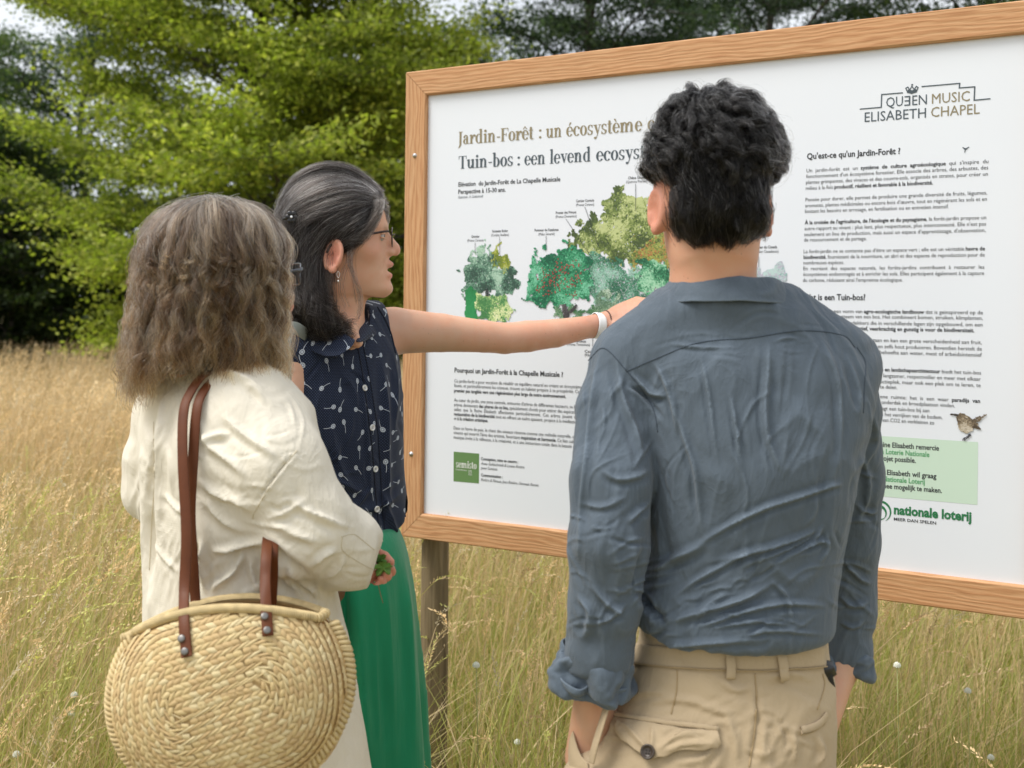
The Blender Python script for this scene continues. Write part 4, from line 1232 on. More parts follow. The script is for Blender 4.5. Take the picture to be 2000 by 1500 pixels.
def fold(V, N, defs, scale=1.0, wsc=1.0):
    """press creases into a garment: each (points, width, height); a sharp crest with a softer trough on one side"""
    px, py = PX(V)
    to = np.array([0, 0, EYE]) - V; to /= np.linalg.norm(to, axis=1)[:, None]
    face = np.clip(np.sum(N * to, 1) * 2.5 + .1, 0, 1)
    D = np.zeros(len(V))
    for pts, w, h in defs:
        w = w * wsc
        d, t, s = polydist(px, py, pts)
        e = np.clip(np.minimum(t, 1 - t) * 3.2 + .03, 0, 1) * (d < w * 5)
        x = d * s / w
        D += h * e * (1.15 * np.exp(-np.abs(x) ** 1.25 * 1.1) - .55 * np.exp(-((x - 1.9) / 1.3) ** 2) - .25 * np.exp(-((x + 2.0) / 1.5) ** 2))
    return V + N * (D * face * scale)[:, None]

def creases(seed, n, region, ang, spread, ln, w, h):
    """n small random creases: region (x0,y0,x1,y1), running at about ang degrees"""
    g = np.random.default_rng(seed); out = []
    for _ in range(n):
        c = np.array([g.uniform(region[0], region[2]), g.uniform(region[1], region[3])])
        a = R(ang + spread * g.normal()); L = ln * (.5 + g.random()); d = np.array([math.cos(a), -math.sin(a)]); q = np.array([-d[1], d[0]])
        b = g.normal() * .12 * L
        out.append(([tuple(c - d * L / 2), tuple(c + q * b), tuple(c + d * L / 2)], w * (.7 + .6 * g.random()), h * (.4 + .9 * g.random()) * (1 if g.random() < .75 else -1)))
    return out

def crumple(V, N, amp, sc, seed=0, aniso=(1, 1, 1)):
    p = V * np.array(aniso) * sc
    wz = np.stack([fbm(p * .7 + 5, 2, seed + 3), fbm(p * .7 + 9, 2, seed + 4), fbm(p * .7 + 2, 2, seed + 5)], -1)
    r = 1 - np.abs(fbm(p + wz * .8, 3, seed)) * 2
    return V + N * (amp * (r - .6))[:, None]

def sheet(name, rows, nu, nv, mat, parent, thick=.002, sub=1, post=None, attrs=None, keep=False):
    """cloth sheet through a grid of control points rows[i][j] (3-D)"""
    Rw = np.array([spline(np.array(r), nu) for r in rows])
    G_ = np.stack([spline(Rw[:, j], nv) for j in range(nu)], 1) if len(rows) > 2 else np.stack([Rw[0] * (1 - t) + Rw[-1] * t for t in np.linspace(0, 1, nv)])
    V = G_.reshape(-1, 3)
    i, j = np.meshgrid(np.arange(nv - 1), np.arange(nu - 1), indexing='ij')
    f = np.stack([i * nu + j, i * nu + j + 1, (i + 1) * nu + j + 1, (i + 1) * nu + j], -1).reshape(-1, 4)
    if post is not None: V = post(V, normals(V, f))
    o = mesh(name, V, f, mat, parent, attrs=attrs(V) if attrs else None)
    m = o.modifiers.new('thickness', 'SOLIDIFY'); m.thickness = thick; m.offset = 0
    if sub:
        s = o.modifiers.new('smooth', 'SUBSURF'); s.levels = s.render_levels = sub
    return (o, V, f) if keep else o

def subdiv(V, Fq):
    """split every quad into four"""
    n = len(V); m = len(Fq)
    E = np.sort(np.stack([Fq, np.roll(Fq, -1, 1)], -1).reshape(-1, 2), 1)
    key = E[:, 0].astype(np.int64) * n + E[:, 1]
    uk, inv = np.unique(key, return_inverse=True)
    mid = (V[uk // n] + V[uk % n]) / 2
    e = inv.reshape(m, 4) + n
    c = np.arange(m) + n + len(uk)
    V2 = np.concatenate([V, mid, V[Fq].mean(1)])
    q = [np.stack([Fq[:, k], e[:, k], c, e[:, k - 1]], -1) for k in range(4)]
    return V2, np.concatenate(q)

def garment(name, f, lo, hi, h, mat, parent, shape=None, it=2, attrs=None, sub=1, cut=None, fine=True):
    V, Fq = nets(f, lo, hi, h)
    V = relax(V, Fq, it)
    if fine: V, Fq = subdiv(V, Fq); V = relax(V, Fq, 2)
    if cut is not None:
        keep = ~cut(V)[Fq].any(1); Fq = Fq[keep]
    if shape is not None: V = shape(V, normals(V, Fq), Fq)
    used = np.unique(Fq); rm = np.full(len(V), -1); rm[used] = np.arange(len(used)); V, Fq = V[used], rm[Fq]
    o = mesh(name, V, Fq, mat, parent, attrs=attrs(V) if attrs else None)
    return o, V, Fq

def loft(p, rows, ax=(1, 0), n=2.2):
    """vertical body: rows of (z, cx, cy, a, b); ax = world XY direction of the a axis"""
    rows = np.array(sorted(rows, key=lambda r: r[0]), float)
    z = p[:, 2]
    v = [interp(z, rows[:, 0], rows[:, k]).astype(np.float32) for k in range(1, 5)]
    dx, dy = p[:, 0] - v[0], p[:, 1] - v[1]
    u = (dx * ax[0] + dy * ax[1]) / v[2]; w = (-dx * ax[1] + dy * ax[0]) / v[3]
    k = (np.abs(u) ** n + np.abs(w) ** n + 1e-9) ** (1 / n)
    return (k - 1) * np.minimum(v[2], v[3]) * (.55 + .45 * np.abs(w) / (np.abs(u) + np.abs(w) + 1e-6)) if False else (k - 1) * np.minimum(v[2], v[3])

def pr(px_l, px_r, py, d, b, dc=None):
    """loft row from the two silhouette columns at image row py, axis distance d"""
    c = P((px_l + px_r) / 2, py, d)
    return (c[2], c[0], c[1] if dc is None else dc, (px_r - px_l) / 2 / F * d, b)

# ------------------------------------------------------------------ head (local: x forward, y left, z up, origin between the eyes' height and ears)
def head_sdf(q, mouth=1.0, jaw=1.0):
    ay = np.abs(q[:, 1]); s = np.stack([q[:, 0], ay, q[:, 2]], -1)
    d = ell(q, (-.004, 0, .026), (.098, .075, .089))
    zs = [-.135, -.118, -.108, -.09, -.065, -.04, -.01, .02, .05, .075]
    fr = interp(q[:, 2], zs, [.072, .092, .101, .0995, .1005, .101, .0945, .0955, .0895, .078])
    wd = interp(q[:, 2], zs, [.022, .034, .043, .053, .0595, .066, .070, .072, .071, .064]) * jaw
    cx = .028; sx = fr - cx
    u = (q[:, 0] - cx) / np.where(q[:, 0] > cx, sx, .075); w = ay / wd
    k = (np.abs(u) ** 2.15 + np.abs(w) ** 2.15 + 1e-9) ** (1 / 2.15)
    face = np.maximum((k - 1) * np.minimum(sx, wd), np.maximum(q[:, 2] - .075, -.119 + .012 - .16 * (.1 - q[:, 0]) * 0 - q[:, 2] - .012 + .22 * np.maximum(.075 - q[:, 0], 0) * 1.0))
    d = smin(d, face, .022)
    # brow ridge, nose, cheekbone
    d = smin(d, rcone(s, (.0895, .012, .018), (.078, .042, .016), .0075, .006), .012)
    d = smin(d, rcone(s, (.062, .048, -.028), (.04, .060, -.018), .016, .013), .02)
    nose = chain(q, [(.0935, 0, .006), (.1035, 0, -.009), (.1115, 0, -.022), (.1135, 0, -.0275)], [.0062, .0082, .0102, .0108], .006)
    d = smin(d, nose, .010)
    d = smin(d, ell(s, (.1015, .0118, -.0325), (.011, .0072, .0078)), .007)
    d = smax(d, -ell(s, (.1085, .006, -.0385), (.005, .0035, .0032)), .003)
    # lips and chin
    lipo = .004 * mouth
    d = smax(d, -ell(q, (.108, 0, -.0645), (.0125, .0165, .0034 + .0022 * mouth)), .005)
    d = smin(d, ell(q, (.1005, 0, -.0545), (.0105, .0215, .0068)), .006)
    d = smin(d, ell(q, (.0985, 0, -.0745 - lipo * .5), (.0102, .0185, .0068)), .006)
    d = smin(d, ell(q, (.0905, 0, -.1005), (.0165, .018, .0135)), .014)
    d = smax(d, -rcone(s, (.103, .0225, -.040), (.094, .032, -.064), .0035, .003), .012)
    # eye socket
    d = smax(d, -ell(s, (.1005, .0315, .0005), (.0165, .0165, .0105)), .012)
    d = smin(d, ell(s, (.0785, .0315, .0005), (.0128, .0135, .0122)), .0045)
    return d

def ear_sdf(q, side=0):
    s = np.stack([q[:, 0], np.abs(q[:, 1]), q[:, 2]], -1)
    a = R(14); Rm = np.array([[math.cos(a), 0, math.sin(a)], [0, 1, 0], [-math.sin(a), 0, math.cos(a)]])
    b = R(24); Rz = np.array([[math.cos(b), -math.sin(b), 0], [math.sin(b), math.cos(b), 0], [0, 0, 1]]).T
    l = (s - np.array([-.002, .0765, -.041], np.float32)) @ Rm @ Rz.T
    e = ell(l, (0, 0, 0), (.0185, .0062, .0305))
    # rim, inner bowl, lobe
    ang = np.arctan2(l[:, 2] / .0275, l[:, 0] / .0165)
    rr = np.sqrt((l[:, 0] / .0165) ** 2 + (l[:, 2] / .0275) ** 2)
    rim = np.sqrt(((rr - 1) * .018) ** 2 + (l[:, 1] - .004) ** 2) - .0034
    rim = np.where((ang > -1.9) & (ang < -.7), rim + .004, rim)
    e = smax(e, -ell(l, (.003, .007, -.004), (.0115, .0062, .0185)), .004)
    e = smin(e, rim, .004)
    e = smin(e, ell(l, (.005, .0015, -.026), (.0082, .0046, .0082)), .005)
    e = smin(e, ell(l, (.013, .003, -.006), (.0035, .0036, .0065)), .004)
    return e

def yaw_mat(az, tilt=0.0, rollv=0.0):
    """columns: forward, left, up in world; az measured from +X towards +Y"""
    a, b = R(az), R(tilt)
    fw = np.array([math.cos(a) * math.cos(b), math.sin(a) * math.cos(b), math.sin(b)])
    lf = np.array([-math.sin(a), math.cos(a), 0.0]); up = np.cross(fw, lf)
    if rollv:
        c, s = math.cos(R(rollv)), math.sin(R(rollv)); lf, up = lf * c + up * s, up * c - lf * s
    return np.stack([fw, lf, up], 1)

def strands(roots, guides, per, rad, rho, turns, K, g, tight=.55, frizz=.0015, taper=0.0, jit=.55, wave=.8):
    """clumped strands: guides (C,K0,3); each clump gets `per` strands around its guide with a shared curl"""
    out = []
    t = np.linspace(0, 1, K)
    for c in range(len(guides)):
        gd = spline(guides[c], K)
        T = np.gradient(gd, axis=0); T /= np.linalg.norm(T, axis=1)[:, None] + 1e-9
        A = np.cross(T, np.array([.31, .2, .93])); A /= np.linalg.norm(A, axis=1)[:, None] + 1e-9
        Bv = np.cross(T, A)
        ph = g.random() * 6.283; tn = turns * (.75 + .5 * g.random()); rh = rho * (.6 + .8 * g.random())
        sgn = 1 if g.random() < .5 else -1
        o = g.normal(size=(per, 2)) * rad
        shr = 1 - tight * t
        pj = ph + g.normal(size=per) * jit
        rj = rh * (.75 + .5 * g.random(per))
        env = np.minimum(1, t * 2.6)
        angm = pj[:, None] + sgn * tn * 6.283 * t[None]
        ca, sa = np.cos(angm) * rj[:, None] * env, np.sin(angm) * rj[:, None] * env
        lenj = 1 - .25 * g.random(per)
        fz = np.cumsum(g.normal(size=(per, K, 3)), 1) * frizz * (t ** .8)[None, :, None]
        p = gd[None] + A[None] * (o[:, :1, None] * shr[None, :, None] + ca[..., None]) + Bv[None] * (o[:, 1:, None] * shr[None, :, None] + sa[..., None] * wave) + fz
        if taper:
            for m in range(per):
                k = lenj[m]; idx = t * (1 - taper + taper * k) * (K - 1)
                i0 = np.minimum(idx.astype(int), K - 2); fr = (idx - i0)[:, None]
                p[m] = p[m, i0] * (1 - fr) + p[m, i0 + 1] * fr
        out.append(p)
    return np.concatenate(out)

def hand_sdf(p, W, K, up, curls, ln=1.0, thumb=None, spread=.0):
    """W wrist, K middle knuckle, up = back-of-hand normal; curls = 4 bend amounts (0 straight..1 fist)"""
    W, K = np.asarray(W, float), np.asarray(K, float)
    f = (K - W) / np.linalg.norm(K - W); up = np.asarray(up, float); up = up - f * (up @ f); up /= np.linalg.norm(up)
    sd_ = np.cross(f, up)                              # towards the index side when this is chosen right
    Rm = np.stack([f, sd_, up], 1)
    pl = np.linalg.norm(K - W)
    d = ell(p, W + f * pl * .55, (pl * .60, .040, .0155), Rm)
    d = smin(d, rcone(p, W - f * .02, W + f * .015, .023, .022), .015)
    fl = [.040, .045, .041, .032]; rd = [.0088, .009, .0086, .0076]; fo = [.028, .0095, -.0095, -.0275]
    for i in range(4):
        b = K + sd_ * fo[i] - f * (.0, -.004, .002, .010)[i]
        pts, a, L = [b - f * .012], 0.0, fl[i] * ln
        cur = b.copy(); pts.append(cur.copy())
        for j, (fr, cv) in enumerate(((1.0, .55), (.66, 1.0), (.52, .75))):
            a += curls[i] * cv * 1.45 + .06
            dirv = f * math.cos(a) - up * math.sin(a) + sd_ * spread * (1.5 - i) * .1
            cur = cur + dirv * L * fr; pts.append(cur.copy())
        d = smin(d, chain(p, pts, [rd[i] * 1.15, rd[i] * 1.08, rd[i], rd[i] * .92, rd[i] * .8], .004), .005)
    b = W + f * .022 + sd_ * .028 - up * .004
    th = thumb if thumb is not None else [b, b + f * .030 + sd_ * .022 - up * .008, b + f * .058 + sd_ * .026 - up * .018, b + f * .082 + sd_ * .022 - up * .024]
    d = smin(d, chain(p, th, [.0145, .0122, .0105, .0082], .006), .010)
    return d

def multi(f, boxes, it=1):
    Vs, Fs, n = [], [], 0
    for lo, hi, h in boxes:
        v, q = nets(f, lo, hi, h); v = relax(v, q, it, .4)
        Vs.append(v); Fs.append(q + n); n += len(v)
    return np.concatenate(Vs), np.concatenate(Fs)
def bb(*pts, pad=.03):
    p = np.array(pts); return p.min(0) - pad, p.max(0) + pad
# ================================================================== the man with the curly black hair, seen from behind
DM = 1.55
man = empty('person', (P(1393, 600, DM)[0], DM, 0), 'man seen from behind, curly black hair, slate blue shirt, beige trousers', 'person')
SK_M = skin_mat('skin_man', lin(206, 160, 132), lin(200, 122, 102))
M_H = P(1391, 356, DM - .01); M_M = yaw_mat(91, 2)
m_neck = [M_H + M_M @ np.array([-.012, 0, -.05]), P(1393, 500, DM - .012), P(1392, 560, DM - .005), P(1395, 640, DM)]
m_sl = P(1225, 715, DM); m_el = P(1192, 960, 1.475); m_wl = P(1166, 1320, 1.50); m_hl = P(1145, 1480, 1.53)
m_srr = P(1640, 715, DM + .03); m_er = P(1655, 960, 1.66); m_wr = P(1645, 1290, 1.69); m_hr = P(1600, 1420, 1.62)
def man_body(p):
    q = (p - M_H.astype(np.float32)) @ M_M.astype(np.float32)
    d = np.full(len(p), 1.0, np.float32)
    near = np.abs(q).max(1) < .19
    if near.any():
        d[near] = np.minimum(smin(head_sdf(q[near], .3, 1.04), 1.0 + 0 * d[near], .01), 1); d[near] = smin(d[near], ear_sdf(q[near]), .006)
    d = smin(d, chain(p, m_neck, [.056, .058, .059, .052]), .03)
    d = smin(d, chain(p, [m_sl, m_el, m_wl, m_hl], [.036, .034, .0265, .03], .02), .02)
    d = smin(d, chain(p, [m_srr, m_er, m_wr, m_hr], [.036, .029, .026, .026], .02), .03)
    tor = loft(p, [pr(1290, 1580, 680, DM, .055), pr(1265, 1640, 760, DM, .08), pr(1290, 1620, 1000, DM, .085), pr(1270, 1600, 1240, DM, .075), pr(1200, 1600, 1400, DM, .09), pr(1180, 1600, 1600, DM, .09)])
    tor = smax(tor, np.maximum(p[:, 2] - P(1400, 660, DM)[2], P(1400, 1600, DM)[2] - p[:, 2]), .04)
    d = smin(d, tor, .03)
    for s_ in (-1, 1):
        c = P(1395 + s_ * 115, 1560, DM)
        d = smin(d, chain(p, [c, (c[0] + s_ * .02, DM, .48), (c[0] + s_ * .03, DM - .02, .09), (c[0] + s_ * .045, DM + .13, .05)], [.082, .055, .038, .03], .02), .03)
    return d
lo_h, hi_h = M_H + [-.115, -.135, -.27], M_H + [.115, .135, .135]
V, Fq = multi(man_body, [(lo_h, hi_h, .003), (*bb(m_wl, m_hl, pad=.05), .004), (*bb(m_wr, m_hr, pad=.05), .004),
                         (np.array([M_H[0] - .36, DM - .25, .0]), np.array([M_H[0] + .42, DM + .28, M_H[2] - .22]), .012)])
q = (V - M_H) @ M_M
tint = np.exp(-(((np.abs(q[:, 1]) - .082) / .02) ** 2)) * (np.abs(q[:, 2] + .04) < .045) * .75 + .15 * np.exp(-((q[:, 2] + .18) / .05) ** 2)
mbody = mesh('body', V, Fq, SK_M, man, attrs={'tint': np.clip(tint, 0, 1)})

# ---- shirt
SH_M = cloth_mat('slate_shirt_cotton', lin(84, 95, 106), .10, 1500, .16, .82, (6, 6, 2.6), .45, .15, .55)
arm_l = [P(1222, 715, DM), P(1203, 800, 1.53), P(1194, 930, 1.485), P(1188, 1060, 1.47), P(1180, 1180, 1.48), P(1172, 1268, 1.49), P(1166, 1312, 1.495)]
arm_lr = [.050, .054, .0545, .0535, .0475, .0465, .044]
arm_r = [P(1632, 722, DM + .03), P(1643, 800, 1.60), P(1652, 930, 1.65), P(1651, 1060, 1.68), P(1648, 1180, 1.70), P(1645, 1270, 1.70), P(1644, 1292, 1.70)]
arm_rr = [.052, .055, .0535, .0515, .050, .043, .041]
tor_rows = [pr(1305, 1525, 560, DM, .068), pr(1285, 1545, 590, DM, .078), pr(1225, 1640, 640, DM + .01, .088), pr(1205, 1690, 700, DM + .012, .108), pr(1220, 1700, 780, DM + .01, .122), pr(1245, 1678, 880, DM, .126), pr(1250, 1652, 1000, DM - .002, .122),
            pr(1245, 1634, 1100, DM - .002, .116), pr(1228, 1628, 1200, DM - .004, .118), pr(1224, 1630, 1250, DM - .004, .114), pr(1240, 1622, 1285, DM, .10)]
hem_z = P(1400, 1286, 1.437)[2]
def man_shirt(p):
    d = loft(p, tor_rows, n=2.3)
    px, _ = PX(p)
    hz = hem_z + np.interp(px, [1215, 1260, 1330, 1450, 1560, 1640], [.016, .012, .002, 0.0, .002, .003]).astype(np.float32)
    d = smax(d, np.maximum(p[:, 2] - P(1400, 566, DM)[2], hz - p[:, 2]), .022)
    sh = chain(p, [P(1305, 628, DM), P(1228, 700, DM)], [.044, .052]); d = smin(d, sh, .03)
    sh = chain(p, [P(1530, 620, DM), P(1640, 706, DM + .02)], [.046, .053]); d = smin(d, sh, .03)
    al = smax(chain(p, arm_l, arm_lr, .012), arm_l[-1][2] - p[:, 2], .01); ar = smax(chain(p, arm_r, arm_rr, .012), arm_r[-1][2] - p[:, 2], .01)
    d = smin(d, al, .010); d = smin(d, ar, .010)
    nk = chain(p, [P(1394, 480, DM), P(1394, 535, DM)], [.060, .060]); d = smax(d, -nk, .006)
    return d
def c5(*pts): return [(1050 + x / 2.727, 550 + y / 2.727) for x, y in pts]
def c6(*pts): return [(1050 + x / 2.857, 1050 + y / 2.857) for x, y in pts]
FM = [(c5((720, 640), (790, 850), (840, 1000), (860, 1180), (870, 1330)), 7, .0052), (c5((870, 400), (905, 560), (920, 660), (960, 1000)), 5, .0034),
      (c5((1030, 600), (1060, 800), (1090, 1000)), 4.5, .0042), (c5((1230, 320), (1225, 480), (1210, 660), (1230, 850), (1310, 1030)), 7, .0062),
      (c5((800, 1440), (1000, 1310), (1200, 1210), (1350, 1160), (1560, 1090), (1625, 1080)), 6, .0055),
      (c5((900, 1500), (1150, 1440), (1350, 1380), (1530, 1310)), 6, .0050), (c5((1050, 1530), (1300, 1440), (1430, 1380), (1530, 1330)), 4, .0035),
      (c5((330, 400), (300, 560), (265, 900), (235, 1200), (215, 1480)), 7, .0055), (c5((420, 400), (450, 600), (520, 800), (570, 980)), 8, .005),
      (c5((620, 420), (690, 560), (730, 700), (740, 820)), 6, .0052), (c5((500, 490), (600, 590), (690, 610)), 6, .006), (c5((470, 540), (560, 600), (680, 740)), 5, -.004),
      (c5((1500, 280), (1560, 420), (1600, 560), (1610, 800), (1600, 1000)), 6, .0040), (c5((1640, 380), (1700, 560), (1720, 700)), 6, .0045),
      (c5((1520, 1300), (1450, 1400), (1300, 1480)), 4, .0042), (c5((1540, 1330), (1545, 1420), (1500, 1500)), 4, .0035),
      (c5((700, 330), (860, 350), (1060, 350)), 4, .0022), (c5((1250, 320), (1330, 300), (1400, 310)), 4, .0022),
      (c5((340, 1000), (420, 1050), (520, 1040), (600, 1000)), 7, .004), (c5((230, 1180), (350, 1200), (480, 1140)), 6, .003), (c5((480, 1290), (520, 1240), (600, 1170)), 6, .005),
      (c5((1790, 700), (1800, 850), (1730, 1000)), 6, .004), (c5((1720, 900), (1760, 1100), (1700, 1300)), 7, .005), (c5((1690, 1180), (1760, 1230), (1810, 1220)), 5, .004),
      (c6((560, 300), (640, 400), (720, 480)), 9, -.007), (c6((700, 480), (900, 420), (1150, 340), (1350, 230)), 8, .006), (c6((500, 560), (700, 600), (1000, 585), (1300, 560)), 7, .0045),
      (c6((1300, 240), (1390, 330), (1420, 480)), 5, .004), (c6((900, 500), (1100, 430), (1350, 370), (1620, 380)), 6, .006), (c6((950, 510), (1200, 470), (1440, 490)), 4.5, .004),
      (c6((1100, 560), (1300, 520), (1600, 540)), 5, .0035), (c6((640, 200), (760, 120), (960, 30)), 9, .006), (c6((760, 330), (900, 230), (1100, 120), (1250, 40)), 6, .0045),
      (c6((1450, 60), (1590, 20), (1610, 60)), 5, .005), (c6((220, 320), (290, 420), (260, 560)), 7, .005), (c6((300, 260), (400, 380), (480, 420)), 7, .005), (c6((330, 480), (420, 440), (500, 360)), 6, .005),
      (c6((600, 40), (560, 200), (530, 330)), 10, -.006), (c6((1700, 120), (1790, 220), (1860, 260)), 6, .005), (c6((1680, 320), (1760, 380), (1850, 360)), 6, .005), (c6((1690, 470), (1760, 500), (1830, 460)), 5, .004)]
def sh_shape(V, N, Fq):
    V = crumple(V, N, .0030, 15, 3, (1, 1, .55))
    V = fold(V, N, FM, 1.2, .78)
    N = normals(V, Fq)
    V = fold(V, N, creases(5, 30, (1265, 1060, 1625, 1250), 22, 14, 110, 3.6, .0030) + creases(6, 14, (1300, 700, 1640, 1000), 82, 10, 130, 3.4, .0022) + creases(7, 16, (1120, 960, 1250, 1240), 10, 28, 80, 3.6, .0032)
             + creases(8, 9, (1160, 720, 1260, 950), 75, 12, 120, 3.6, .0026) + creases(9, 14, (1635, 900, 1715, 1250), -15, 28, 70, 3.6, .0032) + creases(10, 10, (1280, 620, 1600, 700), 5, 15, 90, 3.2, .0014), .68)
    return V
lo_s = np.array([P(1090, 700, 1.5)[0] - .02, DM - .20, arm_r[-1][2] - .03]); hi_s = np.array([P(1730, 700, 1.72)[0] + .03, DM + .24, P(1400, 535, DM)[2]])
m_shirt, mV, mF = garment('shirt', man_shirt, lo_s, hi_s, .0048, SH_M, man, sh_shape, 2)
mb = bvh_of(mV, mF)

# collar: stand and fall, standing round the neck
def ringpts(c, rx, ry, a0, a1, n, tilt=0.0, dz=0.0):
    a = np.radians(np.linspace(a0, a1, n))
    return np.stack([c[0] + rx * np.cos(a), c[1] + ry * np.sin(a), c[2] + dz + tilt * np.sin(a)], -1)
cc = P(1414, 590, DM + .005)
rows = [ringpts(cc, .079, .072, -250, 70, 15, .004, -.02), ringpts(cc, .0785, .070, -250, 70, 15, -.004, .012), ringpts(cc, .0775, .069, -250, 70, 15, -.007, .0255),
        ringpts(cc, .083, .076, -250, 70, 15, -.007, .0225), ringpts(cc, .092, .085, -250, 70, 15, -.007, .006), ringpts(cc, .097, .091, -250, 70, 15, -.006, -.006)]
sheet('collar', rows, 70, 22, SH_M, man, .0022, 1, lambda V, N: crumple(V, N, .0016, 26, 8))
def seam(name, pts, mat, parent, bv, n=60, r=.0011, off=.0003, default=1.6):
    c, nn = trace(bv, pts, n, off, default)
    V, f = tube(c, r, 6)
    return mesh(name, V, f, mat, parent)
SEAM_M = flat('slate_thread', lin(62, 72, 83), .9)
seam('yoke_seam', c5((480, 475), (620, 415), (860, 325), (1130, 300), (1400, 262), (1620, 285), (1690, 350)), SEAM_M, m_shirt, mb, 80, .0008, .0002)
seam('armhole_seam', c5((270, 420), (355, 355), (470, 470), (545, 560), (620, 690), (640, 800)), SEAM_M, m_shirt, mb, 60, .0008, .0002)
seam('armhole_seam', c5((1700, 350), (1745, 430), (1740, 560), (1735, 700)), SEAM_M, m_shirt, mb, 50, .0008, .0002)

# rolled cuffs
def cuff(c, ax_dir, r0, r1, hgt, seed, squash=1.0):
    ax_dir = np.asarray(ax_dir, float); ax_dir /= np.linalg.norm(ax_dir)
    a, b = frame_of(ax_dir, (0, 1, .05))
    n = 40; ang = np.linspace(0, 2 * np.pi, n)
    wob = lambda k: 1 + .10 * np.sin(ang * 3 + seed + k) + .06 * np.sin(ang * 5 + 2 * seed + k * 2)
    prof = [(.55, r0 * .92), (.30, r0 * 1.05), (-.2, r1 * .99), (-.75, r1 * 1.06), (-1.0, r1 * .98), (-1.02, r1 * .85), (-.8, r1 * .74), (-.35, r1 * .72)]
    rows = []
    for k, (h, r) in enumerate(prof):
        w = wob(k * .35)
        w[-1] = w[0]
        rows.append(np.asarray(c) + ax_dir * (-h * hgt) + (np.cos(ang) * r * w)[:, None] * a + (np.sin(ang) * r * w * squash)[:, None] * b)
    return rows
rows = cuff(P(1164, 1292, 1.495), P(1160, 1340, 1.50) - P(1170, 1250, 1.485), .047, .056, .036, 1.0)
sheet('cuff', rows, 90, 40, SH_M, man, .003, 1, lambda V, N: crumple(V, N, .007, 24, 5))
rows = cuff(P(1645, 1276, 1.70), P(1636, 1308, 1.70) - P(1648, 1250, 1.70), .043, .048, .026, 2.2)
sheet('cuff', rows, 80, 30, SH_M, man, .003, 1, lambda V, N: crumple(V, N, .005, 24, 6))

# ---- trousers
TR_M = cloth_mat('beige_chino', lin(178, 159, 130), .06, 1300, .14, .85, (6, 6, 4), .28, .1)
tr_rows = [pr(1250, 1612, 1255, DM, .094), pr(1236, 1618, 1290, DM, .100), pr(1216, 1627, 1340, DM, .112), pr(1180, 1628, 1390, DM - .003, .122), pr(1146, 1626, 1450, DM - .006, .130), pr(1120, 1622, 1510, DM - .006, .132), pr(1116, 1626, 1580, DM, .125)]
zt = P(1400, 1240, 1.45)[2]; zc = P(1400, 1570, DM)[2]
def man_tr(p):
    d = loft(p, tr_rows, n=2.4)
    d = smax(d, np.maximum(p[:, 2] - zt, zc - p[:, 2]), .012)
    for s_ in (-1, 1):
        c = P(1373 + s_ * 122, 1560, DM)
        lg = chain(p, [c, (c[0] + s_ * .015, DM, .48), (c[0] + s_ * .03, DM - .01, .07)], [.096, .082, .074], .02)
        d = smin(d, smax(lg, .055 - p[:, 2], .01), .03)
    d = smin(d, ell(p, P(1150, 1555, 1.50), (.045, .05, .06)), .03)
    return d
FT = [(c6((1215, 760), (1225, 900), (1210, 1080), (1180, 1286)), 5, -.0035), (c6((1050, 980), (1100, 1120), (1110, 1286)), 9, .004), (c6((1270, 1000), (1260, 1150), (1230, 1286)), 9, .0045),
      (c6((560, 940), (780, 900), (1000, 960), (1150, 980)), 8, .003), (c6((1000, 780), (1100, 850), (1200, 830)), 8, .003), (c6((1250, 800), (1400, 760), (1560, 800)), 9, .003),
      (c6((1420, 1060), (1440, 1180), (1420, 1280)), 6, .004), (c6((1560, 1100), (1590, 1200), (1560, 1280)), 6, .006), (c6((1000, 1180), (900, 1240), (760, 1260)), 7, .003),
      (c6((400, 960), (420, 1060), (340, 1200)), 8, .004), (c6((470, 900), (620, 860), (760, 880)), 8, .0025)]
def tr_shape(V, N, Fq):
    V = crumple(V, N, .0022, 12, 21, (1, 1, .8)); V = fold(V, N, FT, 1.1, .8); N = normals(V, Fq)
    return fold(V, N, creases(15, 26, (1180, 1340, 1610, 1500), 6, 20, 100, 5.0, .0013) + creases(16, 6, (1380, 1400, 1620, 1500), 82, 12, 110, 5.0, .0022))
m_tr, tV, tF = garment('trousers', man_tr, np.array([M_H[0] - .30, DM - .2, .03]), np.array([M_H[0] + .30, DM + .2, zt + .02]), .0075, TR_M, man, tr_shape, 2)
tb = bvh_of(tV, tF)
ST_M = flat('beige_thread', lin(168, 146, 110), .9)
# waistband: a raised band round the top
def band_rows(y0, y1, off):
    out = []
    for y in (y0, (y0 + y1) / 2, y1):
        c, n = trace(tb, c6((545, y), (760, y + 18), (1080, y + 28), (1350, y + 30), (1600, y + 10)), 24, off)
        out.append(c)
    return out
sheet('waistband', band_rows(590, 708, .0022), 60, 8, TR_M, m_tr, .0022, 0)
seam('waistband_stitching', c6((545, 706), (760, 726), (1080, 740), (1350, 740), (1600, 718)), ST_M, m_tr, tb, 60, .0009, .0045)
for x0, x1 in ((1070, 1070), (1350, 1372)):
    c, n = trace(tb, c6((x0, 640), ((x0 + x1) / 2, 715), (x1, 790)), 14, .0042)
    bow = np.sin(np.linspace(0, math.pi, 14)) ** .6 * .0035
    V, f = ribbon(c + n * bow[:, None], n, .0125, .0028)
    mesh('belt_loop', V, f, TR_M, m_tr)
seam('back_seam', c6((1212, 760), (1222, 900), (1208, 1080), (1180, 1280)), ST_M, m_tr, tb, 60, .0010, .0006)
seam('yoke_stitching', c6((780, 740), (775, 860), (745, 985)), ST_M, m_tr, tb, 40, .0009, .0006)
seam('yoke_stitching', c6((1590, 760), (1600, 830), (1560, 960)), ST_M, m_tr, tb, 40, .0009, .0006)
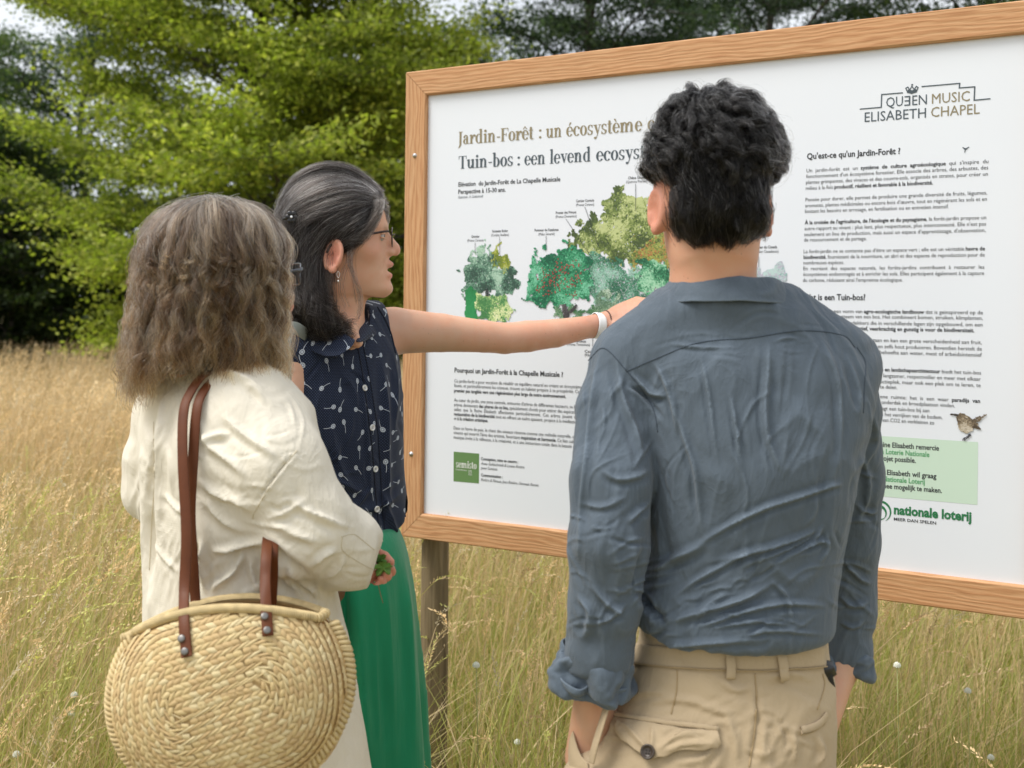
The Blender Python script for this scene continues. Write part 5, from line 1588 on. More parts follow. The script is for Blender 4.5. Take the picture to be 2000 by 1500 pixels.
# back pocket: welt, scalloped flap, button
c, n = trace(tb, c6((420, 985), (640, 1020), (1010, 1066)), 40, .0025)
V, f = ribbon(c, n, .006, .003); mesh('pocket_welt', V, f, TR_M, m_tr)
top = c6((448, 1008), (600, 1028), (800, 1058), (1005, 1080)); bot = c6((452, 1098), (560, 1190), (628, 1240), (690, 1222), (800, 1192), (960, 1180), (1003, 1150))
def flap_rows(off):
    a = spline(np.array(top), 22); b = spline(np.array(bot), 22)
    rs = []
    for k, t in enumerate(np.linspace(0, 1, 7)):
        q_ = a * (1 - t) + b * t
        bulge = off + .0045 * math.sin(math.pi * min(1, t * .9)) + .0035 * t
        rs.append(np.array([on(tb, x, y, bulge)[0] for x, y in q_]))
    return rs
FF = [(c6((470, 1020), (560, 1120), (628, 1195)), 5, .003), (c6((640, 1050), (640, 1120), (632, 1195)), 4, .0035), (c6((960, 1090), (800, 1100), (660, 1190)), 6, .004), (c6((990, 1150), (820, 1150), (690, 1205)), 5, .003)]
sheet('pocket_flap', flap_rows(.0028), 60, 24, TR_M, m_tr, .0016, 1, lambda V, N: fold(V, np.where((N[:, 1:2] > 0), -N, N), FF))
def disc(c, n, r, t, mat, name, parent, holes=True, seg=22):
    a, b = frame_of(n)
    ang = np.arange(seg) * 2 * np.pi / seg
    prof = [(.02, 0), (r * .35, 0), (r * .62, .0002), (r * .72, t * .75), (r * .86, t), (r * .97, t * .8), (r, t * .3), (r, -t * .3)]
    V = np.concatenate([c + n * (h + .0004) + np.outer(np.cos(ang) * q_, a) + np.outer(np.sin(ang) * q_, b) for q_, h in [(r * .02, .0)] + prof[1:]])
    m = len(prof)
    i, j = np.meshgrid(np.arange(m - 1), np.arange(seg), indexing='ij')
    f = np.stack([i * seg + j, (i + 1) * seg + j, (i + 1) * seg + (j + 1) % seg, i * seg + (j + 1) % seg], -1).reshape(-1, 4)
    o = mesh(name, V, f, mat, parent)
    if holes:
        hv = [box(c + n * .0009 + a * x * r * .2 + b * y * r * .2, (r * .16, r * .16, r * .16)) for x in (-1, 1) for y in (-1, 1)]
        v_, f_ = join(hv); mesh('thread', v_, f_, flat('button_thread', (.03, .025, .02), .9), o)
    return o
c, n = on(tb, *c6((629, 1201))[0], .0125)
disc(c, n, .0098, .0028, flat('horn_button', lin(62, 52, 44), .35), 'button', m_tr)
# right back pocket: slanted welt, and a black strap hanging at the hip
c, n = trace(tb, c6((1465, 1075), (1520, 1060), (1570, 1035), (1612, 985)), 24, .002)
V, f = ribbon(c, n, .009, .003); mesh('pocket_welt', V, f, TR_M, m_tr)
c, n = trace(tb, c6((1465, 1098), (1530, 1085), (1600, 1040)), 24, .001)
V, f = tube(c, .0009, 6); mesh('pocket_stitching', V, f, ST_M, m_tr)
bl = flat('black_webbing', (.012, .012, .014), .7)
pts = spline(np.array([P(*c6((1615, 700))[0], 1.50), P(*c6((1630, 780))[0], 1.495), P(*c6((1648, 870))[0], 1.51), P(*c6((1635, 940))[0], 1.50), P(*c6((1590, 1000))[0], 1.47)]), 24)
V, f = ribbon(pts, np.tile([0.2, -1, 0], (24, 1)), .009, .003)
ks = empty('key_strap', (pts[0][0], pts[0][1], 0), 'thin black strap hanging at the right hip of the man in beige trousers', 'strap')
mesh('webbing', V, f, bl, ks)
V, f = ribbon(spline(np.array([P(*c6((1612, 690))[0], 1.50), P(*c6((1625, 735))[0], 1.492), P(*c6((1640, 775))[0], 1.50)]), 12), np.tile([0.2, -1, 0], (12, 1)), .016, .005)
mesh('clip', V, f, flat('black_plastic', (.02, .02, .022), .35), ks)
# front pocket mouth by the left hand
rows = [[P(1190, 1346, 1.485), P(1173, 1400, 1.470), P(1156, 1455, 1.462), P(1149, 1488, 1.468)],
        [P(1200, 1350, 1.455), P(1184, 1402, 1.448), P(1168, 1458, 1.446), P(1160, 1494, 1.450)]]
sheet('pocket_edge', rows, 20, 4, TR_M, m_tr, .003, 1)
rows = [[P(1119, 1426, 1.50), P(1126, 1452, 1.492), P(1135, 1475, 1.482), P(1148, 1490, 1.470)],
        [P(1112, 1452, 1.505), P(1117, 1474, 1.492), P(1128, 1496, 1.480), P(1150, 1508, 1.466)], [P(1112, 1500, 1.51), P(1114, 1520, 1.495), P(1128, 1534, 1.48), P(1150, 1540, 1.47)]]
sheet('pocket_front', rows, 20, 10, TR_M, m_tr, .003, 1)
# shoes
SHO = flat('brown_leather_shoe', (.06, .035, .02), .5)
for s_ in (-1, 1):
    c = P(1373 + s_ * 122, 1560, DM); x = c[0] + s_ * .03
    V, Fq = nets(lambda p: smax(smin(ell(p, (x, DM + .05, .045), (.046, .14, .05)), ell(p, (x, DM - .02, .07), (.042, .055, .06)), .03), -p[:, 2], .008), (x - .07, DM - .13, -.02), (x + .07, DM + .24, .15), .007)
    mesh('shoe', V, Fq, SHO, man)

# ---- hair
HM_base = flat('hair_base_black', (.012, .011, .011), .7)
def man_cap(p):
    q_ = (p - M_H.astype(np.float32)) @ M_M.astype(np.float32)
    d = ell(q_, (-.008, 0, .034), (.098, .0785, .081))
    d = smin(d, ell(q_, (-.05, 0, -.030), (.056, .067, .055)), .02)
    d = d - .005 * fbm(q_ * 34, 2, 6).astype(np.float32)
    face = q_[:, 0] - .045 - .5 * (q_[:, 2] - .02)
    d = smax(d, face, .01)
    d = smax(d, -(q_[:, 2] + .085), .01)
    return smax(d, -ell(np.stack([q_[:, 0], np.abs(q_[:, 1]), q_[:, 2]], -1), (.004, .085, -.045), (.026, .022, .036)), .004)
V, Fq = nets(man_cap, M_H - [.12, .14, .12], M_H + [.12, .14, .15], .004)
m_hair = mesh('hair', V, Fq, HM_base, man)
g = np.random.default_rng(77)
cap_c = M_H + M_M @ np.array([-.012, 0, .015])
def to_surface(f, c, d, r0=.2, it=30):
    """sphere-trace inwards from far along direction d towards c"""
    t = np.full(len(d), r0)
    for _ in range(it): t = t - np.maximum(f((c + d * t[:, None]).astype(np.float32)), -.004) * .8
    return c + d * t[:, None]
def grad(f, p, e=.003):
    return np.stack([f((p + np.eye(3)[k] * e).astype(np.float32)) - f((p - np.eye(3)[k] * e).astype(np.float32)) for k in range(3)], -1)
def push(f, p, m):
    sh_ = p.shape; q_ = p.reshape(-1, 3)
    m = np.broadcast_to(np.asarray(m), sh_[:-1]).reshape(-1)
    for _ in range(3):
        d_ = f(q_.astype(np.float32)); n_ = grad(f, q_); n_ /= np.linalg.norm(n_, axis=1)[:, None] + 1e-9
        q_ = q_ + n_ * np.maximum(m - d_, 0)[:, None]
    return q_.reshape(sh_)
d = g.normal(size=(9000, 3)); d /= np.linalg.norm(d, axis=1)[:, None]
r = to_surface(man_cap, cap_c, d)
ql = (r - M_H) @ M_M
ok = (np.abs(man_cap(r.astype(np.float32))) < .003) & (ql[:, 0] < .045 + .5 * (ql[:, 2] - .02) - .004) & (ql[:, 2] > -.079)
r, ql = r[ok], ql[ok]
nm = grad(man_cap, r); nm /= np.linalg.norm(nm, axis=1)[:, None]
UPV, BK = M_M[:, 2], -M_M[:, 0]
tops = ql[:, 2] > .036 + .012 * g.normal(size=len(r)) - .10 * np.maximum(np.abs(ql[:, 1]) - .055, 0)
def gd_make(r, n, top, cnt):
    i = g.permutation(len(r))[:cnt]; r, n = r[i], n[i]
    dn = -UPV + .35 * BK * top; dn = dn[None] - n * (n @ dn)[:, None]; dn /= np.linalg.norm(dn, axis=1)[:, None] + 1e-6
    sw = np.cross(n, dn)
    # neighbouring clumps comb the same way
    w = fbm((r - M_H) * 22, 2, 12)[:, None] * (1.6 if top else .22) + g.normal(size=(len(r), 1)) * (.25 if top else .12)
    tdir = dn + sw * w; tdir /= np.linalg.norm(tdir, axis=1)[:, None]
    L = (.042 + .022 * g.random(len(r))) if top else (.026 + .014 * g.random(len(r)))
    lf = ((.20 + .22 * g.random(len(r))) if top else (.10 + .12 * g.random(len(r))))
    if top: lf = lf * (1 - .45 * np.clip(np.abs(((r - M_H) @ M_M)[:, 1]) / .075, 0, 1))
    ts = np.array([0, .3, .65, 1.0])
    arc = np.array([0, .62, .85, .62]) if top else np.array([0, .5, .55, .35])
    pts = r[:, None] - n[:, None] * .003 + n[:, None] * (L * lf)[:, None, None] * arc[None, :, None] * (1.0 if top else 1.1) + tdir[:, None] * L[:, None, None] * ts[None, :, None] * (.72 if top else 1)
    return push(man_cap, pts, np.array([-.002, .002, .003, .002])[None, :])
Gt = gd_make(r[tops], nm[tops], 1, 400)
Gn = gd_make(r[~tops], nm[~tops], 0, 620)
def ear_clear(G_):
    l = (G_ - M_H) @ M_M
    bad = ((np.abs(l[..., 0] - .004) < .034) & (np.abs(l[..., 1]) > .066) & (l[..., 2] < -.004)).any(1)
    return G_[~bad]
def tuck(G_):
    l = (G_ - M_H) @ M_M
    lim = np.where(l[..., 2] < -.004, .057, np.where(l[..., 2] < .02, .057 + (l[..., 2] + .004) * 1.8, .2))
    l[..., 1] = np.clip(l[..., 1], -lim, lim)
    return M_H + l @ M_M.T
Gt, Gn = ear_clear(tuck(Gt)), ear_clear(tuck(Gn))
S1 = strands(None, Gt, 70, .0050, .0074, .85, 20, g, .86, .0004, 0, .30)
S2 = strands(None, Gn, 56, .0050, .0022, .55, 14, g, .55, .0004, .55)
S3 = strands(None, Gt, 7, .006, .0088, .85, 20, g, .45, .0009)
HM = hair_mat('black_hair', (.0035, .0032, .0032), (.005, .0045, .0045), (.30, .29, .28), .012, .20)
hair('curls', S1, .00026, .00012, HM, m_hair)
hair('nape_hair', S2, .00022, .00010, HM, m_hair)
hair('stray_hairs', S3, .00014, .00008, hair_mat('grey_stray_hair', (.07, .07, .07), (.12, .12, .12), (.42, .42, .42), .15), m_hair)
# ================================================================== the woman in the navy blouse, pointing at the board
DB = 2.14
nav = empty('person', (P(648, 600, DB)[0], DB, 0), 'woman with glasses and grey streaked dark hair, navy sleeveless blouse, pointing at the board', 'person')
SK_B = skin_mat('skin_woman', lin(214, 170, 143), lin(206, 112, 98))
B_H = P(657, 462, DB); B_M = yaw_mat(7, 1)
th = R(45); fB = np.array([math.sin(th), -math.cos(th), 0]); lB = np.array([-fB[1], fB[0], 0])   # chest direction, her left
def bx(px, py, d): return P(px, py, d)
b_sh, b_el, b_wr, b_kn = bx(770, 646, 2.27), bx(985, 661, 2.375), bx(1172, 634, 2.455), bx(1262, 594, 2.470)
b_arm = [bx(735, 650, 2.25), b_sh, bx(862, 650, 2.315), bx(945, 657, 2.355), b_el, bx(1030, 657, 2.395), bx(1085, 651, 2.415), b_wr]
b_armr = [.053, .0485, .0405, .0345, .0335, .0342, .0312, .0228]
b_neck = [B_H + B_M @ np.array([-.018, 0, -.06]), bx(664, 585, 2.15), bx(660, 640, 2.16), bx(655, 700, 2.17)]
def torsoc(py): return P(640, py, 2.18)
def brow(py, a, b, cx=640): c = P(cx, py, 2.18); return (c[2], c[0], c[1], a, b)
b_tor = [brow(635, .10, .055, 655), brow(665, .14, .085, 645), brow(720, .152, .10), brow(800, .158, .112), brow(900, .160, .110), brow(1000, .163, .112), brow(1090, .168, .115)]
def navy_skin(p):
    q = (p - B_H.astype(np.float32)) @ B_M.astype(np.float32)
    d = np.full(len(p), 1.0, np.float32)
    near = np.abs(q).max(1) < .19
    if near.any():
        d[near] = head_sdf(q[near], 1.0, .97); d[near] = smin(d[near], ear_sdf(q[near]), .006)
    d = smin(d, chain(p, b_neck, [.050, .047, .052, .065]), .022)
    d = smin(d, rcone(p, bx(697, 668, 2.09), bx(660, 640, 2.13), .012, .03), .03)
    d = smin(d, chain(p, b_arm, b_armr, .004), .022)
    d = smin(d, smax(loft(p, b_tor, (lB[0], lB[1])) + .012, np.maximum(p[:, 2] - P(640, 660, 2.18)[2], P(640, 1120, 2.18)[2] - p[:, 2]), .03), .03)
    d = smin(d, chain(p, [bx(572, 690, 2.085), bx(553, 780, 2.05), bx(550, 900, 2.03), bx(556, 1000, 2.0), bx(566, 1090, 1.98)], [.046, .040, .033, .031, .023], .004), .03)
    h2 = np.linalg.norm(p - bx(570, 1130, 1.975).astype(np.float32), axis=1) < .2
    if h2.any(): d[h2] = smin(d[h2], hand_sdf(p[h2], bx(566, 1090, 1.98), bx(572, 1172, 1.97), np.array([-.6, -.75, .1]), [.25, .3, .35, .4], 1.0), .012)
    h_ = np.linalg.norm(p - b_wr.astype(np.float32), axis=1) < .24
    if h_.any():
        up = np.array([-.25, -.55, .8])
        d[h_] = smin(d[h_], hand_sdf(p[h_], b_wr + (b_kn - b_wr) * .05, b_kn, up, [.02, .35, .5, .6], 1.0), .012)
    legs = np.full(len(p), 9., np.float32)
    for s_ in (-1, 1):
        c = P(684, 1200, 2.17) + lB * .055 * s_
        legs = np.minimum(legs, chain(p, [c + [0, 0, .02], [c[0], c[1], .48], [c[0], c[1], .08], [c[0] + fB[0] * .14, c[1] + fB[1] * .14, .04]], [.060, .050, .034, .03], .02))
    return smin(d, legs, .03)
boxes = [(B_H + [-.13, -.12, -.26], B_H + [.14, .12, .14], .0028), (*bb(bx(735, 650, 2.25), b_sh, bx(860, 650, 2.315), b_el, bx(1065, 653, 2.41), b_wr, pad=.062), .0048),
         (*bb(b_wr, b_kn, bx(1370, 560, 2.5), bx(1300, 650, 2.5), pad=.035), .0026), (*bb(bx(556, 1060, 1.98), bx(580, 1290, 1.97), pad=.06), .0032), (np.array([torsoc(700)[0] - .26, 1.88, 0]), np.array([torsoc(700)[0] + .26, 2.46, P(640, 640, 2.15)[2]]), .011)]
V, Fq = multi(navy_skin, boxes)
q = (V - B_H) @ B_M
g1 = lambda c, s: np.exp(-np.sum(((q - np.array(c)) / np.array(s)) ** 2, 1))
ay = np.stack([q[:, 0], np.abs(q[:, 1]), q[:, 2]], 1); g2 = lambda c, s: np.exp(-np.sum(((ay - np.array(c)) / np.array(s)) ** 2, 1))
tint = 1.1 * g1((.110, 0, -.0545), (.012, .021, .0065)) + 1.1 * g1((.108, 0, -.0765), (.013, .019, .0065)) + .45 * g1((.119, 0, -.027), (.014, .016, .012)) + .30 * g2((.07, .05, -.03), (.03, .03, .022)) + .8 * g2((0, .082, -.04), (.022, .016, .036))
pxv, pyv = PX(V)
arm_ = (pyv < 705) & (pyv > 540) & (pxv > 770)
tint += arm_ * (.30 * np.clip((pxv - 880) / 250, 0, 1) + .16 * np.exp(-((pxv - 1250) / 60) ** 2)) * (.8 + .3 * fbm(V * 30, 3, 4))
mesh('body', V, Fq, SK_B, nav, attrs={'tint': np.clip(tint, 0, 1)})
# eyes
ew, ei = flat('eye_white', (.42, .39, .37), .25), flat('eye_iris', (.05, .04, .03), .15)
def uvs(c, r, M=None, n=14, m=9):
    a = np.arange(n) * 2 * np.pi / n; b = np.linspace(-np.pi / 2 + .02, np.pi / 2 - .02, m)
    A_, Bb = np.meshgrid(a, b, indexing='ij')
    v = np.stack([np.cos(Bb) * np.cos(A_), np.cos(Bb) * np.sin(A_), np.sin(Bb)], -1).reshape(-1, 3) * np.asarray(r)
    if M is not None: v = v @ np.asarray(M).T
    i, j = np.meshgrid(np.arange(n), np.arange(m - 1), indexing='ij')
    f = np.stack([i * m + j, ((i + 1) % n) * m + j, ((i + 1) % n) * m + j + 1, i * m + j + 1], -1).reshape(-1, 4)
    return v + c, f
for s_ in (-1, 1):
    V, f = uvs(B_H + B_M @ np.array([.0815, .0315 * s_, -.001]), (.0122, .0122, .0122), B_M); e = mesh('eye', V, f, ew, nav)
    V, f = uvs(B_H + B_M @ np.array([.0902, .0315 * s_ * .985, -.001]), (.0042, .0052, .0052), B_M); mesh('iris', V, f, ei, e)
    # lids, lashes, brow
    lid = [B_H + B_M @ np.array([.0815 + .0128 * math.cos(t) * .95, s_ * (.0315 + .0125 * math.sin(t)), .0052 - .0025 * abs(math.sin(t))]) for t in np.linspace(-1.2, 1.25, 12)]
    V, f = tube(lid, .0019, 6); mesh('eyelid', V, f, SK_B, e)
    lid2 = [B_H + B_M @ np.array([.0815 + .0125 * math.cos(t) * .95, s_ * (.0315 + .0125 * math.sin(t)), -.0062 + .002 * abs(math.sin(t))]) for t in np.linspace(-1.2, 1.25, 12)]
    V, f = tube(lid2, .0017, 6); mesh('eyelid', V, f, SK_B, e)
bg = np.random.default_rng(3)
br = []
for s_ in (-1, 1):
    for k in range(170):
        u = bg.random(); b0 = np.array([.0955 - .020 * u ** 1.6, s_ * (.012 + .036 * u), .0185 + .006 * math.sin(u * 2.4) + .003 * bg.normal() * (1 - .6 * u)])
        e0 = np.array([-.003 - .003 * u, s_ * .006, .002 * (1 - 1.6 * u)])
        br.append(np.array([B_H + B_M @ (b0 + e0 * t + np.array([.0006, 0, 0])) for t in (0, .5, 1)]))
HB_dark = hair_mat('brow_hair', (.05, .035, .028), (.07, .05, .04), (.2, .18, .16), .1)
hair('eyebrows', np.array(br), .00016, .00008, HB_dark, nav)
# glasses
gm = flat('tortoise_frame', (.035, .016, .010), .22); gl_m = NT('lens_glass'); gl_m.set((.9, .94, .95), .03, Transmission_Weight=1.0, IOR=1.05, Alpha=.35)
gls = empty('glasses', tuple(B_H + B_M @ np.array([.1, 0, 0])), 'thin dark brown glasses worn by the woman in navy', 'glasses')
L2 = lambda x, y, z: B_H + B_M @ np.array([x, y, z])
for s_ in (-1, 1):
    ov = [L2(.108 - .16 * max(0, abs(math.cos(t) * .0235 + .0315) - .02) ** 1.5, s_ * (.0318 + .0235 * math.cos(t)), -.003 + .0185 * math.sin(t)) for t in np.linspace(0, 2 * math.pi, 34)]
    V, f = tube(ov, .0013, 7); mesh('rim', V, f, gm, gls)
    c = np.mean(ov[:-1], 0); V = np.concatenate([[c], ov[:-1]]); f = np.array([[0, 1 + k, 1 + (k + 1) % 33] for k in range(33)])
    mesh('lens', V, f, gl_m.m, gls)
    tp = spline(np.array([L2(.1015, s_ * .0555, .006), L2(.093, s_ * .066, .0055), L2(.05, s_ * .0755, -.0035), L2(.012, s_ * .079, -.0125), L2(-.006, s_ * .0785, -.020), L2(-.016, s_ * .077, -.036)]), 22)
    V, f = ribbon(tp, np.tile(B_M[:, 1] * s_, (22, 1)), .0042, .0019); mesh('temple', V, f, gm, gls)
V, f = tube(spline(np.array([L2(.1075, -.010, .003), L2(.1135, 0, .005), L2(.1075, .010, .003)]), 10), .0012, 7); mesh('bridge', V, f, gm, gls)
# earring
sil = flat('silver', (.75, .74, .72), .2, Metallic=1.0)
er = empty('earring', tuple(L2(.004, -.083, -.075)), 'small silver drop earring on the right ear of the woman in navy', 'earring')
V, f = tube([L2(.006, -.0835, -.071) + np.array([.0045 * math.sin(t) * 0, 0, 0]) + B_M @ np.array([.0026 * math.sin(t), 0, -.006 + .006 * math.cos(t)]) for t in np.linspace(0, 2 * math.pi, 18)], .0006, 6); mesh('hoop', V, f, sil, er)
V, f = uvs(L2(.006, -.0835, -.0895), (.0019, .0019, .0028)); mesh('drop', V, f, sil, er)

# ---- blouse
nv = NT('navy_dandelion_cotton')
uv = nv.attr('uvw').outputs['Vector']
def dot_layer(t, vec, scale, r):
    v = t.new('ShaderNodeTexVoronoi'); v.voronoi_dimensions = '2D'; v.inputs['Scale'].default_value = scale; v.inputs['Randomness'].default_value = 0.0
    t.l.new(vec, v.inputs['Vector']); return t.math('LESS_THAN', v.outputs['Distance'], r)
dots = dot_layer(nv, nv.mapping(uv, rot=(0, 0, R(45))), 260, .22)
base = nv.mix(dots, lin(19, 27, 46), lin(66, 80, 108))
vo = nv.new('ShaderNodeTexVoronoi'); vo.voronoi_dimensions = '2D'; vo.inputs['Scale'].default_value = 24; vo.inputs['Randomness'].default_value = .62
nv.l.new(uv, vo.inputs['Vector'])
loc = nv.vmath('SUBTRACT', nv.vmath('SCALE', uv, sc=24.0), nv.vmath('SCALE', vo.outputs['Position'], sc=24.0))
sp_ = nv.new('ShaderNodeSeparateColor'); nv.l.new(vo.outputs['Color'], sp_.inputs[0])
ro = nv.new('ShaderNodeVectorRotate'); ro.rotation_type = 'Z_AXIS'
nv.l.new(loc, ro.inputs['Vector']); nv.l.new(nv.math('MULTIPLY', sp_.outputs[0], 6.2832), ro.inputs['Angle'])
sx_ = nv.new('ShaderNodeSeparateXYZ'); nv.l.new(ro.outputs[0], sx_.inputs[0])
hx, hyv = nv.math('ADD', sx_.outputs[0], .17), sx_.outputs[1]
rad_ = nv.math('SQRT', nv.math('ADD', nv.math('POWER', hx, 2.0), nv.math('MULTIPLY', nv.math('POWER', hyv, 2.0), 1.5)))
disc_ = nv.math('LESS_THAN', rad_, .125)
rim_ = nv.math('MULTIPLY', disc_, nv.math('GREATER_THAN', rad_, .090))
core = nv.math('LESS_THAN', rad_, .045)
bend = nv.math('SUBTRACT', hyv, nv.math('MULTIPLY', nv.math('POWER', nv.math('SUBTRACT', hx, .1), 2.0), .55))
stem_ = nv.math('MULTIPLY', nv.math('LESS_THAN', nv.math('ABSOLUTE', bend), .0115), nv.math('MULTIPLY', nv.math('GREATER_THAN', hx, .10), nv.math('LESS_THAN', hx, .50)))
motif = nv.math('MAXIMUM', nv.math('MAXIMUM', rim_, stem_), nv.math('MAXIMUM', nv.math('MULTIPLY', disc_, .45), core))
colb = nv.mix(motif, base, lin(196, 204, 214))
cr_ = nv.noise(nv.obj(), 40, 4)
nv.set(colb, .75, nv.bump(cr_, .22, .004), Specular_IOR_Level=.25, Sheen_Weight=.1)
NB = nv.m
NB2 = flat('navy_plain', lin(17, 24, 42), .8)
bl_rows = [brow(612, .085, .05, 668), brow(640, .118, .075, 655), brow(675, .150, .094, 646), brow(720, .160, .107), brow(800, .166, .120), brow(850, .167, .121), brow(900, .168, .119), brow(1000, .176, .123), brow(1060, .184, .129), brow(1100, .189, .133)]
def blouse(p):
    d = loft(p, bl_rows, (lB[0], lB[1]), 2.15)
    _, py = PX(p)
    along = (p[:, :2] - torsoc(900)[:2].astype(np.float32)) @ np.array([lB[0], lB[1]], np.float32)
    hz = P(640, 1060, 2.06)[2] - .018 * np.cos(np.clip(along / .17, -1, 1) * 3.1) .astype(np.float32)
    d = smax(d, hz - p[:, 2], .008)
    d = smax(d, p[:, 2] - P(640, 604, 2.2)[2], .03)
    d = smin(d, chain(p, [bx(672, 632, 2.17), bx(738, 632, 2.255)], [.048, .047]), .028)
    d = smin(d, chain(p, [bx(630, 642, 2.14), bx(560, 690, 2.08)], [.045, .05]), .03)
    # armhole: bare shoulder and arm
    arm = chain(p, [bx(790, 640, 2.285), bx(960, 655, 2.36)], [.075, .08])
    d = smax(d, -arm, .012)
    nk = chain(p, [bx(664, 585, 2.15), bx(659, 650, 2.155)], [.056, .060]); d = smax(d, -nk, .006)
    d = smax(d, -rcone(p, bx(697, 663, 2.05), bx(672, 630, 2.10), .010, .045), .006)
    return d
def uvb(V):
    c = torsoc(900); a = np.arctan2((V[:, :2] - c[:2]) @ fB[:2], (V[:, :2] - c[:2]) @ lB[:2])
    return {'uvw': np.stack([a * .155, V[:, 2], V[:, 2] * 0], -1)}
FB = [([(700, 690), (712, 800), (722, 900), (728, 1040)], 5, .0022), ([(745, 700), (755, 800), (756, 920), (765, 1060)], 7, .006), ([(768, 690), (775, 760), (770, 860)], 5, .004), ([(640, 800), (660, 900), (690, 960)], 9, .005),
      ([(600, 850), (650, 930), (720, 970)], 9, .005), ([(690, 1000), (740, 990), (790, 960)], 8, .004), ([(745, 950), (760, 1010), (790, 1070)], 6, .006), ([(660, 720), (690, 760), (700, 800)], 8, .003)]
def bl_shape(V, N, Fq):
    V = crumple(V, N, .0016, 14, 31, (1, 1, .5)); V = fold(V, N, FB, 1.2, .85); return fold(V, normals(V, Fq), creases(25, 26, (580, 720, 790, 1050), 70, 30, 70, 3.6, .0022))
b_bl, bV, bF = garment('blouse', blouse, np.array([torsoc(800)[0] - .25, 1.95, P(640, 1110, 2.1)[2]]), np.array([bx(800, 600, 2.28)[0], 2.45, P(640, 585, 2.2)[2]]), .005, NB, nav, bl_shape, 2, attrs=uvb)
bbv = bvh_of(bV, bF)
pl = flat('pearl_button', (.78, .78, .76), .25)
for px, py in ((711, 758), (726, 835), (732, 916), (735, 994)):
    c, n = on(bbv, px, py, .0015); disc(c, n, .0062, .0022, pl, 'button', b_bl)
seam('placket', [(697, 668), (706, 720), (716, 790), (727, 880), (733, 960), (741, 1045)], NB2, b_bl, bbv, 60, .0011, .0008)
seam('placket', [(708, 668), (722, 740), (738, 850), (745, 960), (752, 1040)], NB2, b_bl, bbv, 60, .0009, .0008)
seam('armhole_hem', [(737, 600), (752, 625), (764, 655), (772, 690)], NB2, b_bl, bbv, 40, .0016, .0008)
# shirt collar: two wings falling open round the neck
def uvflat(V): return {'uvw': np.stack([V[:, 0] * 1.25 + .4, V[:, 2], V[:, 2] * 0], -1)}
rows = [[bx(612, 628, 2.10), bx(640, 640, 2.09), bx(668, 655, 2.085), bx(693, 668, 2.08)], [bx(606, 622, 2.085), bx(636, 632, 2.07), bx(662, 646, 2.062), bx(693, 665, 2.06)],
        [bx(596, 652, 2.07), bx(625, 662, 2.055), bx(655, 672, 2.045), bx(688, 676, 2.045)], [bx(590, 676, 2.06), bx(618, 690, 2.045), bx(640, 697, 2.035), bx(664, 694, 2.032)]]
sheet('collar', rows, 30, 14, NB, nav, .002, 1, None, uvflat)
rows = [[bx(700, 614, 2.215), bx(699, 630, 2.17), bx(697, 648, 2.12), bx(696, 668, 2.078)], [bx(705, 606, 2.21), bx(704, 626, 2.16), bx(702, 648, 2.11), bx(698, 668, 2.068)],
        [bx(722, 604, 2.225), bx(725, 624, 2.18), bx(721, 645, 2.13), bx(706, 668, 2.08)], [bx(736, 606, 2.235), bx(744, 632, 2.20), bx(738, 650, 2.165), bx(716, 664, 2.12)]]
sheet('collar', rows, 30, 14, NB, nav, .002, 1, None, uvflat)

# ---- green trousers
GT = NT('green_crepe')
gc = GT.obj(); GT.set(GT.mix(GT.noise(gc, 6, 3), lin(0, 124, 84), lin(8, 140, 97)), .62, GT.bump(GT.noise(GT.mapping(gc, (30, 30, 1.2)), 4, 3), .25, .004), Specular_IOR_Level=.35, Sheen_Weight=.2)
def gr(py, xr, a_l=628, b=.14):
    c = P((a_l + xr) / 2, py, 2.17); return (c[2], c[0], c[1], (xr - a_l) / 2 / F * 2.17, b)
g_rows = [gr(1020, 770, 600, .105), gr(1060, 788, 590, .118), gr(1120, 802, 575, .13), gr(1200, 813, 565, .135), gr(1300, 822, 560, .14), gr(1400, 829, 555, .145), gr(1500, 835, 550, .15), gr(1700, 846, 540, .155)]
zb = .10
def green(p):
    d = loft(p, g_rows, n=2.3)
    a = np.arctan2(p[:, 1] - 2.17, p[:, 0] - P(695, 1200, 2.17)[0])
    d = d - .008 * np.sin(a * 9 + .8 * np.sin(a * 4)).astype(np.float32) * np.clip((P(0, 1080, 2.1)[2] - p[:, 2]) / .3, 0, 1)
    return smax(d, np.maximum(p[:, 2] - P(640, 1025, 2.17)[2], zb - p[:, 2]), .01)
FG = [([(670, 1080), (672, 1200), (673, 1340), (690, 1500)], 9, -.016), ([(745, 1090), (760, 1250), (770, 1500)], 12, .007), ([(700, 1120), (708, 1300), (722, 1500)], 10, .006), ([(790, 1090), (803, 1250), (812, 1500)], 8, .006), ([(730, 1090), (735, 1300), (745, 1500)], 7, .004)]
g_t, gV, gF = garment('trousers', green, np.array([P(540, 1200, 2.17)[0] - .05, 1.95, .06]), np.array([P(850, 1200, 2.17)[0] + .04, 2.40, P(640, 1010, 2.17)[2]]), .0085, GT.m, nav, lambda V, N, Fq: fold(crumple(V, N, .002, 9, 41, (1, 1, .3)), N, FG), 2)
for s_ in (-1, 1):
    c = P(684, 1200, 2.17) + lB * .055 * s_ + fB * .05
    Rm = np.stack([fB, lB, [0, 0, 1]], 1)
    V, f = uvs(np.array([c[0], c[1], .04]), (.125, .043, .042), Rm); mesh('shoe', V, f, flat('dark_canvas_shoe', (.05, .05, .05), .8), nav)

